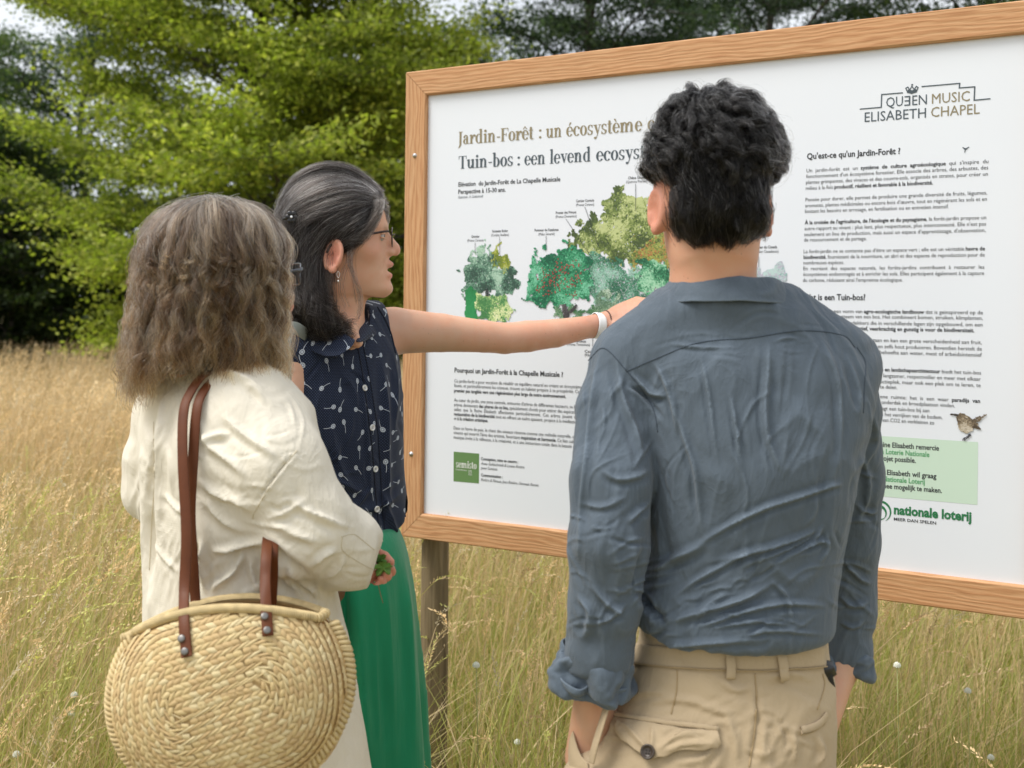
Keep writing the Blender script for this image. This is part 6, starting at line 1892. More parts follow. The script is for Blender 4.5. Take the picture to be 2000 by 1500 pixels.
# wristband and bracelet on the pointing arm
wv = (b_wr - b_arm[-2]); wv /= np.linalg.norm(wv)
def arm_ring(c, w, th_, rr, mat, name, parent, squash=1.0, lean=.25):
    ax = wv + np.array([0, 0, -lean]) ; ax /= np.linalg.norm(ax)
    a, b = frame_of(ax); n = 40; ang = np.linspace(0, 2 * np.pi, n, endpoint=False)
    V = []
    for dx, r in ((-w / 2, rr), (-w / 2, rr + th_), (-w / 3, rr + th_ * 1.25), (w / 3, rr + th_ * 1.25), (w / 2, rr + th_), (w / 2, rr)):
        V.append(c + ax * dx + np.outer(np.cos(ang) * r, a) + np.outer(np.sin(ang) * r * squash, b))
    i, j = np.meshgrid(np.arange(5), np.arange(n), indexing='ij')
    f = np.stack([i * n + j, i * n + (j + 1) % n, (i + 1) * n + (j + 1) % n, (i + 1) * n + j], -1).reshape(-1, 4)
    return mesh(name, np.concatenate(V), f, mat, parent)
wb = empty('wristband', tuple(bx(1168, 632, 2.453)), 'white band round the wrist of the pointing arm', 'wristband')
arm_ring(bx(1167, 636, 2.452), .019, .0016, .0275, flat('white_band', (.80, .80, .80), .4), 'band', wb)
bc = empty('bracelet', tuple(bx(1182, 630, 2.456)), 'thin dark beaded bracelet just beyond the white wristband', 'bracelet')
bd = []
ax = wv + np.array([0, 0, -.15]); ax /= np.linalg.norm(ax); a_, b_ = frame_of(ax)
for t in np.arange(34) * 2 * np.pi / 34:
    v, f = uvs(bx(1184, 631, 2.458) + a_ * math.cos(t) * .0268 + b_ * math.sin(t) * .0268, (.0024,) * 3, None, 7, 5); bd.append((v, f))
v, f = join(bd); mesh('beads', v, f, flat('brown_beads', (.09, .04, .03), .5), bc)

# ---- hair
def navy_cap(p):
    q = (p - B_H.astype(np.float32)) @ B_M.astype(np.float32); s = np.stack([q[:, 0], np.abs(q[:, 1]), q[:, 2]], -1)
    d = ell(q, (-.010, 0, .029), (.100, .0805, .087))
    d = smin(d, ell(q, (-.060, 0, -.02), (.050, .064, .075)), .03)
    d = smin(d, chain(s, [(-.050, .035, -.06), (-.045, .05, -.12), (-.022, .066, -.172)], [.040, .036, .024], .02), .03)
    d = np.minimum(d, np.where(q[:, 2] > -.03, head_sdf(q, 1.0, .97) - .0035, 9.0))
    # hairline: clear of the face and ear
    hl = np.interp(q[:, 2], [-.20, -.12, -.06, -.03, -.01, .02, .05, .075, .10], [.010, .0, .004, .030, .054, .067, .076, .081, .080]).astype(np.float32)
    d = smax(d, (q[:, 0] - hl) * .9, .004)
    d = smax(d, -ell(s, (.010, .088, -.047), (.030, .026, .036)), .004)
    return d
V, Fq = nets(navy_cap, B_H - [.14, .12, .21], B_H + [.12, .12, .15], .0036)
b_hair = mesh('hair', V, Fq, flat('hair_base_dark', (.022, .018, .016), .7), nav)
gb_ = np.random.default_rng(91)
def Lb(x, z, y=None):
    """a guide point traced on the near side of the head (image x,z in head coordinates)"""
    return (x, z)
def side_pts(xz, s_, lift, jit):
    out = []
    for (x, z), l in zip(xz, lift):
        p0 = np.array([x, 0, z]) + np.array([jit[0], 0, jit[1]])
        yy = np.linspace(.0, .125, 60)
        c = np.stack([np.full(60, p0[0]), yy, np.full(60, p0[2])], -1)
        f_ = navy_cap((B_H + (c * [1, s_, 1]) @ B_M.T).astype(np.float32))
        ins = np.nonzero(f_ < 0)[0]
        y = yy[ins[-1]] if len(ins) else .012
        if p0[2] < -.085: y = max(y, .058)
        out.append([p0[0], s_ * (y + l), p0[2]])
    return np.array([B_H + B_M @ o for o in out])
def px2(x, y): return ((x - 657) / 1000., (462 - y) / 1000.)
fam = []   # (list of image points, count, spread, lift)
fam += [([(742, 392), (700, 362), (640, 365), (590, 395), (568, 430)], 60), ([(744, 400), (705, 372), (650, 378), (600, 405), (572, 432)], 60), ([(735, 384), (690, 350), (630, 345), (570, 385), (548, 440)], 50),
        ([(746, 408), (716, 392), (670, 396), (620, 414), (578, 432)], 60), ([(725, 370), (680, 343), (625, 340), (572, 372), (545, 430)], 50), ([(700, 352), (650, 338), (600, 350), (560, 390), (545, 450)], 50)]
low = [([(738, 408), (722, 440), (700, 468), (672, 486), (648, 505)], 70), ([(728, 410), (700, 430), (672, 462), (650, 500), (645, 545)], 80), ([(716, 406), (680, 420), (640, 450), (615, 510), (610, 570)], 80), ([(742, 410), (735, 435), (718, 462), (700, 476), (676, 484)], 50),
       ([(690, 410), (640, 422), (600, 450), (580, 520), (585, 590)], 70), ([(575, 435), (570, 480), (575, 540), (590, 600), (600, 640)], 70), ([(600, 430), (605, 490), (610, 550), (620, 600), (640, 640)], 70), ([(550, 430), (548, 490), (560, 560), (580, 620)], 60), ([(630, 440), (632, 500), (630, 560), (636, 610), (655, 645)], 70)]
Gs, Gl, Gc = [], [], []
for xz, n in fam:
    for s_ in (-1, 1):
        for k in range(n if s_ < 0 else n // 3):
            j = gb_.normal(size=2) * [.004, .0075]
            Gs.append(spline(side_pts([px2(*a) for a in xz], s_, [.0005, .0018, .0022, .002, .002], j), 9))
for xz, n in low:
    for s_ in (-1, 1):
        for k in range(n if s_ < 0 else n // 3):
            j = gb_.normal(size=2) * [.008, .006]
            Gl.append(spline(side_pts([px2(*a) for a in xz], s_, np.linspace(.001, .004, len(xz)), j), 9))
curl = [([(585, 560), (590, 600), (610, 640), (640, 655)], 30), ([(600, 560), (615, 600), (640, 635), (668, 652)], 34), ([(615, 570), (630, 600), (650, 630), (676, 640)], 30), ([(575, 570), (570, 620), (585, 660), (600, 680)], 30), ([(625, 560), (632, 600), (645, 640), (662, 665)], 30), ([(560, 560), (560, 610), (570, 650)], 20)]
for xz, n in curl:
    for s_ in (-1, 1):
        for k in range(n if s_ < 0 else n // 2):
            j = gb_.normal(size=2) * [.010, .010]
            Gc.append(spline(side_pts([px2(*a) for a in xz], s_, np.linspace(.002, .012, len(xz)), j), 9))
HB = hair_mat('salt_pepper_hair', (.030, .026, .024), (.016, .012, .010), (.40, .39, .39), .13, .28)
HB2 = hair_mat('dark_brown_hair', (.012, .0095, .008), (.012, .0085, .0065), (.30, .29, .28), .03, .28)
HBS = [hair_mat('pepper_hair', (.016, .013, .012), (.012, .009, .007), (.36, .35, .34), .05, .28), HB, hair_mat('silver_hair', (.13, .125, .12), (.060, .050, .044), (.55, .54, .53), .25, .30)]
def locks(G_, frac, name, per, rad, rho, turns, K, tight, fr_, r0):
    G_ = np.array(G_); pk = gb_.random(len(G_)) - .25 * np.clip((G_[:, 0, 0] - B_H[0]) / .08, -1, 1)
    ix = np.where(pk < frac[0], 2, np.where(pk < frac[1], 1, 0))
    for k, nm_ in enumerate(('dark', 'mixed', 'silver')):
        if (ix == k).any(): hair(nm_ + '_' + name, strands(None, G_[ix == k], per, rad, rho, turns, K, gb_, tight, fr_, 0, .3), r0, r0 * .5, HBS[k], b_hair)
locks(Gs, (.10, .50), 'combed_hair', 16, .0030, .0022, .8, 22, .35, .0004, .00022)
locks(Gl, (-.02, .22), 'side_hair', 16, .0034, .0034, 1.1, 22, .35, .0005, .00022)
locks(Gc, (-.08, .12), 'neck_curls', 22, .0042, .0105, 1.7, 26, .7, .0007, .00024)
lo_ = [([(735, 405), (715, 450), (690, 500), (692, 545), (700, 590)], 3), ([(722, 440), (690, 480), (684, 520), (700, 560), (704, 600), (697, 622)], 4), ([(690, 470), (650, 500), (648, 560), (655, 590)], 3), ([(700, 470), (682, 510), (670, 560), (680, 600)], 2), ([(744, 398), (742, 420), (725, 455), (712, 470)], 22), ([(738, 400), (736, 425), (715, 458), (690, 478)], 22)]
Gx = []
for xz, n in lo_:
    for k in range(n):
        j = gb_.normal(size=2) * .0025
        pts = []
        for (x, z), i in zip([px2(*a) for a in xz], range(9)):
            yy = -.060 - .018 * min(1, i / 1.5) if z > -.1 else -.066
            pts.append(B_H + B_M @ np.array([x + j[0], yy - .006, z + j[1]]))
        Gx.append(spline(np.array(pts), 9))
hair('loose_hair', strands(None, np.array(Gx), 12, .0022, .0016, .6, 22, gb_, .3, .0005), .00016, .00008, hair_mat('loose_grey_hair', (.05, .042, .037), (.05, .036, .028), (.40, .39, .38), .15), b_hair)
# hair clip: small dark flower with a glass bead
hc_ = empty('hair_clip', tuple(side_pts([px2(577, 430)], -1, [.010], (0, 0))[0]), 'black flower hair clip holding back the dark hair', 'hair clip')
c = side_pts([px2(577, 430)], -1, [.010], (0, 0))[0]
pet = []
for k in range(6):
    t = k * math.pi / 3; o = np.array([math.cos(t) * .0075, 0, math.sin(t) * .0075])
    pet.append(uvs(c + o, (.0055, .0028, .0055), None, 10, 7))
v, f = join(pet); mesh('petals', v, f, flat('black_resin', (.012, .012, .014), .25), hc_)
v, f = uvs(c + [0, -.0035, 0], (.0026,) * 3); mesh('bead', v, f, flat('glass_bead', (.8, .82, .85), .1), hc_)
v, f = tube([c + [-.018, .004, -.004], c + [0, .002, 0], c + [.03, .004, .006]], .0026, 7); mesh('pin', v, f, flat('black_resin_pin', (.014, .013, .014), .35), hc_)
# ================================================================== the woman with long curly hair in the cream coat, straw basket on her shoulder
DC_ = 1.60
crm = empty('person', (P(440, 700, 1.62)[0], 1.62, 0), 'woman with long greying curly hair in a loose cream coat, seen from behind', 'person')
SK_C = skin_mat('skin_curly_woman', lin(204, 146, 122), lin(205, 110, 98))
C_H = P(428, 556, DC_); C_M = yaw_mat(42, -2)
fC = np.array([math.cos(R(42)), math.sin(R(42)), 0]); lC = np.array([-fC[1], fC[0], 0])
c_arm = [P(478, 800, 1.555), P(535, 915, 1.505), P(600, 1030, 1.50), P(672, 1072, 1.545), P(724, 1100, 1.595)]
c_armr = [.074, .071, .0635, .0545, .040]
c_W, c_K = P(712, 1100, 1.592), P(742, 1112, 1.625)
def cmid(py, cx): return P(cx, py, 1.63)
def crow(py, a, b, cx): c = cmid(py, cx); return (c[2], c[0], c[1], a, b)
def cream_body(p):
    q = (p - C_H.astype(np.float32)) @ C_M.astype(np.float32)
    d = np.full(len(p), 1.0, np.float32)
    near = np.abs(q).max(1) < .19
    if near.any():
        d[near] = head_sdf(q[near], .3, .97); d[near] = smin(d[near], ear_sdf(q[near]), .006)
    d = smin(d, chain(p, [C_H + C_M @ np.array([-.015, 0, -.06]), P(425, 650, 1.62), P(428, 720, 1.63)], [.05, .047, .055]), .02)
    d = smin(d, chain(p, [P(430, 720, 1.63)] + [c_arm[0], P(560, 985, 1.50), P(690, 1085, 1.565), c_W], [.05, .04, .036, .027, .024], .02), .03)
    d = smin(d, chain(p, [P(425, 720, 1.64), P(335, 790, 1.73), P(300, 950, 1.73), P(430, 1000, 1.9)], [.05, .038, .032, .026], .02), .03)
    tor = loft(p, [crow(730, .09, .06, 430), crow(800, .13, .09, 440), crow(1000, .12, .09, 452), crow(1250, .13, .10, 470)], (lC[0], lC[1]))
    d = smin(d, smax(tor, np.maximum(p[:, 2] - cmid(735, 430)[2], cmid(1280, 440)[2] - p[:, 2]), .03), .03)
    for s_ in (-1, 1):
        c = cmid(1250, 492) + lC * .075 * s_
        d = smin(d, chain(p, [c, (c[0], c[1], .46), (c[0], c[1], .08), (c[0] + fC[0] * .15, c[1] + fC[1] * .15, .035)], [.065, .050, .036, .03], .02), .03)
    return d
V, Fq = multi(cream_body, [(C_H - [.13, .13, .20], C_H + [.14, .14, .14], .0034), (np.array([cmid(700, 430)[0] - .26, 1.40, 0]), np.array([P(730, 1100, 1.6)[0], 2.0, C_H[2] - .12]), .012)])
cbody = mesh('body', V, Fq, SK_C, crm, attrs={'tint': np.zeros(len(V))})
# right hand pinching the leaf: thumb above, fingers below, built from the wrist out
ck = lambda x, y, d: P(x, y, d)
def cream_hand(p):
    d = chain(p, [ck(690, 1096, 1.580), ck(714, 1108, 1.602)], [.023, .021], .01)
    d = smin(d, chain(p, [ck(716, 1108, 1.606), ck(728, 1114, 1.614)], [.019, .017], .01), .010)
    for pts, rr in (([(722, 1092, 1.602), (736, 1081, 1.604), (751, 1087, 1.600), (763, 1097, 1.596)], (.0095, .0082, .0072, .0058)),
                    ([(730, 1112, 1.618), (753, 1125, 1.622), (765, 1117, 1.610), (765, 1110, 1.603)], (.0082, .0072, .0062, .0052)),
                    ([(727, 1119, 1.614), (748, 1133, 1.612), (757, 1126, 1.598), (753, 1120, 1.592)], (.0082, .0072, .0062, .0052)),
                    ([(721, 1124, 1.608), (738, 1142, 1.604), (747, 1137, 1.590), (743, 1131, 1.584)], (.0080, .0070, .0060, .0050)),
                    ([(714, 1127, 1.602), (725, 1146, 1.594), (734, 1147, 1.584), (736, 1142, 1.580)], (.0072, .0062, .0054, .0046))):
        d = smin(d, chain(p, [ck(*q_) for q_ in pts], rr, .002), .0025)
    return d
V, Fq = nets(cream_hand, ck(672, 1160, 1.53) * [1, 1, 1], ck(785, 1050, 1.66), .0017)
V = relax(V, Fq, 1, .4)
# the hand belongs to the same skin: merge it into the body mesh
def append(o, V, Fq, tint):
    me = o.data; n = len(me.vertices)
    co = np.zeros(n * 3, np.float32); me.vertices.foreach_get('co', co)
    fi = np.array([list(p.vertices) for p in me.polygons])
    t0_ = np.zeros(n, np.float32); me.attributes['tint'].data.foreach_get('value', t0_)
    nm, mt, pa = o.name, me.materials[0], o.parent
    bpy.data.objects.remove(o)
    return mesh('body', np.concatenate([co.reshape(-1, 3), V]), np.concatenate([fi, Fq + n]), mt, pa, attrs={'tint': np.concatenate([t0_, tint])})
cbody = append(cbody, V, Fq, np.full(len(V), .22))
nail = flat('nail', (.55, .33, .28), .25)
for a, b, r in ((ck(762, 1098, 1.5945), ck(765.5, 1102, 1.5955), .0048), (ck(763.5, 1108, 1.6005), ck(764.5, 1111, 1.602), .0044)):
    V, f = uvs((a + b) / 2, (.0052, .0016, .0062)); mesh('nail', V, f, nail, cbody)

# ---- coat
CO_M = cloth_mat('cream_cotton', lin(221, 214, 198), .04, 1300, .12, .85, (5, 5, 3), .45, .1)
co_rows = [crow(716, .055, .05, 428), crow(738, .105, .072, 434), crow(765, .148, .095, 440), crow(830, .165, .113, 446), crow(950, .166, .118, 452), crow(1100, .168, .124, 464), crow(1250, .178, .135, 478), crow(1400, .190, .148, 490), crow(1500, .198, .156, 497), crow(1650, .21, .165, 505), crow(2050, .235, .185, 520)]
zh = .40
def coat(p):
    d = loft(p, co_rows, (lC[0], lC[1]), 2.15)
    d = smax(d, np.maximum(p[:, 2] - cmid(712, 430)[2], zh - p[:, 2]), .015)
    d = smin(d, chain(p, [P(448, 758, 1.60), c_arm[0]], [.050, .064]), .03)
    d = smin(d, chain(p, [P(405, 760, 1.66), P(322, 812, 1.72)], [.05, .05]), .03)
    cut_d = P(736, 1101, 1.55) - P(676, 1083, 1.55); cut_d /= np.linalg.norm(cut_d)
    slv = smax(chain(p, c_arm, c_armr, .02), (p - P(734, 1101, 1.57).astype(np.float32)) @ cut_d.astype(np.float32), .004)
    d = smin(d, slv, .022)
    d = smin(d, chain(p, [P(440, 880, 1.53), P(448, 1012, 1.525)], [.060, .050]), .05)          # gathered cloth under the strap
    d = smin(d, chain(p, [P(322, 812, 1.72), P(299, 900, 1.715), P(294, 962, 1.715), P(440, 1010, 1.9)], [.046, .042, .040, .036], .02), .010)
    # cuff opening
    d = smax(d, -smax(rcone(p, P(715, 1092, 1.59), P(748, 1108, 1.61), .024, .027), P(700, 1090, 1.6)[0] - p[:, 0], .004), .003)
    d = smax(d, -chain(p, [P(425, 640, 1.62), P(428, 725, 1.63)], [.05, .052]), .008)
    return d
def cz(*pts): return [(200 + x / 3.0, 680 + y / 3.0) for x, y in pts]
FC = [(cz((560, 420), (620, 560), (720, 640), (850, 760)), 9, .007), (cz((700, 380), (780, 470), (900, 560), (1030, 640)), 8, .006), (cz((590, 560), (640, 520), (760, 500)), 7, .005),
      (cz((560, 760), (650, 840), (800, 900), (890, 960)), 9, .007), (cz((600, 880), (700, 1000), (830, 1080)), 9, .007), (cz((640, 1190), (740, 1180), (830, 1150), (960, 1140)), 7, .010),
      (cz((820, 1180), (780, 1290), (640, 1420)), 8, .010), (cz((870, 1200), (880, 1320), (940, 1460)), 8, .008), (cz((1000, 1230), (1080, 1340), (1180, 1480)), 9, .009), (cz((1060, 1240), (1160, 1360), (1300, 1480)), 7, .007),
      (cz((960, 1130), (1080, 1250), (1210, 1340)), 9, -.009), (cz((980, 1010), (1120, 1090), (1280, 1140)), 9, .006), (cz((1100, 900), (1250, 980), (1400, 1040)), 8, .006), (cz((960, 1000), (1080, 960), (1200, 880)), 7, .005),
      (cz((1380, 1180), (1300, 1210), (1220, 1290)), 6, .006), (cz((1420, 1210), (1380, 1290), (1300, 1360)), 6, .005), (cz((880, 930), (1020, 740), (1130, 610)), 3, -.004),
      (cz((300, 430), (302, 620), (304, 800), (290, 1000), (275, 1300), (270, 1500)), 9, -.016), (cz((340, 300), (345, 500), (330, 800), (320, 1100)), 9, .008), (cz((360, 850), (430, 930), (470, 970)), 5, .005),
      (cz((380, 560), (400, 700), (420, 900)), 8, .004), (cz((310, 1130), (370, 1230), (450, 1320)), 5, .004), (cz((580, 1130), (590, 1250), (600, 1440)), 7, .008), (cz((540, 1100), (545, 1250), (560, 1440)), 6, -.006),
      (cz((230, 560), (240, 700), (220, 860)), 7, .005), (cz((270, 480), (280, 640), (268, 800)), 6, .004), (cz((640, 160), (760, 150), (900, 220), (1010, 340)), 9, .005), (cz((820, 200), (900, 250), (960, 330)), 5, .004),
      ([(655, 1160), (672, 1240), (690, 1330), (712, 1500)], 10, .007), ([(640, 1170), (650, 1260), (668, 1400)], 9, -.009), ([(290, 1050), (292, 1200), (290, 1400)], 8, .006)]
def coat_shape(V, N, Fq):
    V = crumple(V, N, .0012, 17, 61, (1, 1, .6)); V = fold(V, N, FC, 1.15, .85); N = normals(V, Fq)
    return fold(V, N, creases(35, 22, (390, 760, 600, 1000), -35, 25, 90, 4.2, .0028) + creases(36, 18, (520, 960, 720, 1130), -30, 25, 80, 4.2, .003) + creases(37, 16, (290, 800, 360, 1200), 82, 10, 120, 4.2, .0024)
                + creases(38, 16, (400, 1090, 660, 1220), 65, 22, 90, 4.4, .004) + creases(39, 6, (250, 800, 300, 990), 80, 15, 70, 4.2, .0026), .55)
c_coat, cV, cF = garment('coat', coat, np.array([cmid(900, 440)[0] - .30, 1.34, zh - .03]), np.array([P(830, 1100, 1.6)[0], 2.02, cmid(700, 430)[2]]), .0065, CO_M, crm, coat_shape, 2)
cb = bvh_of(cV, cF)
CS_M = flat('cream_thread', lin(206, 196, 172), .9)
seam('armhole_seam', cz((1140, 600), (1030, 735), (900, 945), (880, 1000)), CS_M, c_coat, cb, 60, .0007, .0002)
seam('cuff_seam', cz((1400, 1105), (1470, 1090), (1530, 1130), (1590, 1180)), CS_M, c_coat, cb, 40, .0007, .0002)
seam('cuff_seam', cz((1405, 1105), (1405, 1180), (1480, 1240), (1590, 1300)), CS_M, c_coat, cb, 40, .0007, .0002)
seam('back_seam', cz((300, 430), (302, 620), (304, 800), (290, 1000), (275, 1300)), CS_M, c_coat, cb, 60, .0007, .0002)
# turned-back cuff tab: the white corner at the wrist
rows = [[P(728, 1098, 1.585), P(731, 1106, 1.583), P(730, 1115, 1.583)], [P(732, 1098, 1.580), P(737, 1106, 1.578), P(732, 1113, 1.580)]]
sheet('cuff_corner', rows, 10, 4, CO_M, c_coat, .0015, 1)
rows = [[P(385, 716, 1.605), P(420, 722, 1.575), P(455, 724, 1.575), P(490, 716, 1.60)], [P(372, 728, 1.60), P(415, 740, 1.555), P(458, 742, 1.555), P(505, 728, 1.585)], [P(362, 745, 1.60), P(408, 762, 1.555), P(465, 762, 1.55), P(518, 745, 1.575)]]
sheet('collar', rows, 24, 10, CO_M, crm, .002, 1)
for s_ in (-1, 1):
    c = cmid(1250, 492) + lC * .075 * s_ + fC * .06
    V, f = uvs(np.array([c[0], c[1], .045]), (.128, .044, .045), np.stack([fC, lC, [0, 0, 1]], 1)); mesh('shoe', V, f, flat('tan_shoe', (.25, .16, .09), .7), crm)
legs_c = []
for s_ in (-1, 1):
    c = cmid(1250, 492) + lC * .075 * s_
    legs_c.append(tube(spline(np.array([[c[0], c[1], .75], [c[0], c[1], .45], [c[0] + fC[0] * .01, c[1] + fC[1] * .01, .07]]), 24), np.linspace(.095, .072, 24) + .003 * np.sin(np.linspace(0, 40, 24)), 28))
V, f = join(legs_c)
mesh('trousers', V, f, cloth_mat('sand_trousers', lin(170, 152, 122)), crm)
# leaf in the hand
lf = empty('leaf', tuple(ck(750, 1104, 1.595)), 'small lobed green leaf pinched between the fingers of the curly haired woman', 'leaf')
lg_ = NT('leaf_green'); lg_.set(lg_.mix(lg_.noise(lg_.obj(), 90, 3), lin(52, 100, 28), lin(128, 172, 92)), .5, lg_.bump(lg_.noise(lg_.obj(), 160, 2), .4, .002), Specular_IOR_Level=.4)
def lobed(c, u, v, n_, s, lobes, seed):
    gg = np.random.default_rng(seed); m = 61
    t = np.linspace(0, 2 * np.pi, m)[:-1]
    r = s * (.62 + .38 * np.abs(np.cos(lobes * t / 2)) ** .7 + .05 * np.cos(17 * t))
    V = [c]
    for k in (.33, .66, 1.0):
        V += [c + u * math.cos(a) * q_ * k + v * math.sin(a) * q_ * k + n_ * (.004 * k * math.cos(lobes * a) + .006 * k * k * math.sin(a)) for a, q_ in zip(t, r)]
    n = m - 1
    F3 = np.array([[0, 1 + i, 1 + (i + 1) % n] for i in range(n)]); F4 = np.array([[1 + k * n + i, 1 + (k + 1) * n + i, 1 + (k + 1) * n + (i + 1) % n, 1 + k * n + (i + 1) % n] for k in range(2) for i in range(n)])
    return np.array(V), [F3, F4]
V, Fl = lobed(ck(748, 1110, 1.582), np.array([.9, .1, .3]), np.array([-.3, -.3, .9]), np.array([0, -1, -.2]), .0150, 5, 1); mesh('blade', V, Fl, lg_.m, lf)
V, Fl = lobed(ck(742, 1094, 1.586), np.array([.8, .3, -.4]), np.array([.4, -.2, .9]), np.array([.2, -1, .2]), .0115, 5, 2); mesh('blade', V, Fl, lg_.m, lf)
V, f = tube(spline(np.array([ck(742, 1100, 1.592), ck(738, 1130, 1.588), ck(741, 1152, 1.586), ck(748, 1178, 1.590)]), 14), .0006, 5); mesh('stem', V, f, flat('leaf_stalk', (.22, .16, .07), .7), lf)

# ---- hair: long loose waves
def envl(z):                                                   # half width of the hair mass at height z
    zz = [P(428, y, DC_)[2] for y in (386, 400, 430, 470, 520, 600, 680, 740, 800)]
    return interp(z, zz, [.024, .050, .080, .098, .106, .111, .116, .117, .110])
def cream_cap(p):
    q = p - C_H.astype(np.float32)
    cx = np.interp(p[:, 2], [P(428, 740, DC_)[2], P(428, 560, DC_)[2], P(428, 400, DC_)[2]], [-.012, -.003, 0.0]).astype(np.float32)
    e = envl(p[:, 2]).astype(np.float32) * .90
    u, w = (q[:, 0] - cx), q[:, 1] - .0
    k = np.sqrt((u / e) ** 2 + (w / (e * .95)) ** 2)
    d = (k - 1) * e
    d = smax(d, np.maximum(p[:, 2] - P(428, 398, DC_)[2], P(428, 735, DC_)[2] - p[:, 2]), .035)
    ql = q @ C_M.astype(np.float32)
    d = smax(d, -(np.maximum(np.abs(ql[:, 1]) - .058, 0) - np.maximum(ql[:, 0] - .035, -.2) + np.maximum(ql[:, 2] - .06, 0)), .01)
    return d + .006 + .006 * fbm(q * np.array([26, 26, 12]), 2, 8).astype(np.float32)
V, Fq = nets(cream_cap, C_H - [.16, .16, .20], C_H + [.16, .16, .13], .005)
c_hair = mesh('hair', V, Fq, flat('hair_base_brown', (.032, .022, .015), .8), crm)
gc_ = np.random.default_rng(17)
Gd = []
zt_, zb_ = P(428, 392, DC_)[2], P(428, 778, DC_)[2]
NC = 1250
for k in range(NC):
    ph = gc_.random() * 6.283                                 # world azimuth round the head
    dirw = np.array([math.cos(ph), math.sin(ph)])
    fac = dirw @ fC[:2]
    if fac > .80: continue
    s = .74 + .30 * gc_.random() ** .7
    crown = C_H + C_M @ np.array([-.045 + .085 * gc_.random(), .012 * gc_.normal(), .118])
    z0 = P(428, 389 + 10 * gc_.random() + (1.04 - s) * 90, DC_)[2]
    left_long = max(0, -dirw[0]) ** 2
    zend = P(428, 722 + 34 * gc_.random() + 72 * left_long * gc_.random() + 62 * max(0, dirw[0]) ** 2 * gc_.random() - 14 * (abs(dirw[0]) < .4), DC_)[2]
    if gc_.random() < .35: zend += (.02 + .14 * gc_.random())
    pts = []
    for t in np.linspace(0, 1, 9):
        if t < .30:
            a = t / .30 * math.pi / 2
            zz = z0 + (P(428, 505, DC_)[2] - z0) * (1 - math.cos(a)); r = envl(P(428, 505, DC_)[2]) * s * math.sin(a)
        else:
            v = (t - .30) / .70; zz = P(428, 505, DC_)[2] * (1 - v) + zend * v; r = envl(zz) * s
        cx = np.interp(zz, [zb_, zt_], [-.014, 0])
        dr = dirw.copy()
        if zz < C_H[2] + .05 and fac > .3:                     # hair parts round the face
            sd_ = 1 if (dirw @ lC[:2]) > 0 else -1
            dr = dirw - fC[:2] * (fac - .3) * .55 + lC[:2] * sd_ * .12; dr /= np.linalg.norm(dr)
        pts.append([C_H[0] + cx + dr[0] * r + (crown[0] - C_H[0]) * max(0, 1 - t / .3) * .6, C_H[1] + dr[1] * r * .96 + (crown[1] - C_H[1]) * max(0, 1 - t / .3) * .6, zz])
    q_ = spline(np.array(pts), 14)
    t_ = np.linspace(0, 1, 14)[:, None]
    q_ += t_ * .011 * np.stack([fbm(q_ * 15 + k * .37, 2, a) for a in (1, 2, 3)], -1) * [1, 1, .3]
    Gd.append(q_)
Gd = np.array(Gd)
# push outward away from the base
Gd += 0
HCS = [hair_mat('curls_grey', (.165, .140, .115), (.115, .070, .038), (.44, .41, .36), .09, .30),
       hair_mat('curls_brown', (.060, .045, .035), (.115, .058, .023), (.36, .33, .28), .03, .30),
       hair_mat('curls_golden', (.180, .145, .108), (.290, .165, .066), (.55, .48, .36), .06, .32),
       hair_mat('curls_dark', (.026, .020, .016), (.045, .024, .012), (.30, .28, .25), .02, .28)]
pick = gc_.random(len(Gd)) + .22 * np.clip((Gd[:, 7, 0] - C_H[0]) / .12, -1, 1)
lock = np.where(pick < .30, 0, np.where(pick < .55, 3, np.where(pick < .80, 1, 2)))
for k, nm_ in enumerate(('grey_curls', 'brown_curls', 'golden_curls', 'dark_curls')):
    S = strands(None, Gd[lock == k], 20, .0036, .0056, 3.9, 60, gc_, .60, .00045, .60, .32, .9)
    hair(nm_, S, .00030, .00014, HCS[k], c_hair)
S = strands(None, np.array([spline(q_[4:], 12) for q_ in Gd[::3]]), 4, .0048, .0062, 4.2, 56, gc_, .25, .0006, .4)
hair('flyaway_hair', S, .00020, .00010, hair_mat('flyaway_curls', (.34, .30, .25), (.46, .32, .18), (.62, .58, .50), .3), c_hair)
# glasses seen past the hair
gg_ = empty('glasses', tuple(C_H), 'grey metal glasses of the curly haired woman, one corner showing past her hair', 'glasses')
gmm = flat('gunmetal_frame', (.12, .13, .15), .25, Metallic=.6)
Lc = lambda x, y, z: C_H + C_M @ np.array([x, y, z])
for s_ in (-1, 1):
    ov = []
    for t in np.linspace(0, 2 * math.pi, 34):
        c_, s2 = math.cos(t), math.sin(t)
        ov.append(Lc(.110 - .012 * max(0, c_), s_ * (.033 + .027 * np.sign(c_) * abs(c_) ** .6), .022 + .016 * np.sign(s2) * abs(s2) ** .6))
    V, f = tube(ov, .0013, 7); mesh('rim', V, f, gmm, gg_)
    ov = np.array(ov[:-1]); V = np.concatenate([[ov.mean(0)], ov]); mesh('lens', V, np.array([[0, 1 + k, 1 + (k + 1) % 33] for k in range(33)]), gl_m.m, gg_)
    V, f = ribbon(spline(np.array([Lc(.099, s_ * .060, .030), Lc(.092, s_ * .071, .027), Lc(.04, s_ * .077, .014), Lc(-.005, s_ * .079, -.018)]), 14), np.tile(C_M[:, 1] * s_, (14, 1)), .0040, .0018); mesh('temple', V, f, gmm, gg_)
V, f = tube(spline(np.array([Lc(.111, -.008, .026), Lc(.1145, 0, .028), Lc(.111, .008, .026)]), 8), .0012, 7); mesh('bridge', V, f, gmm, gg_)

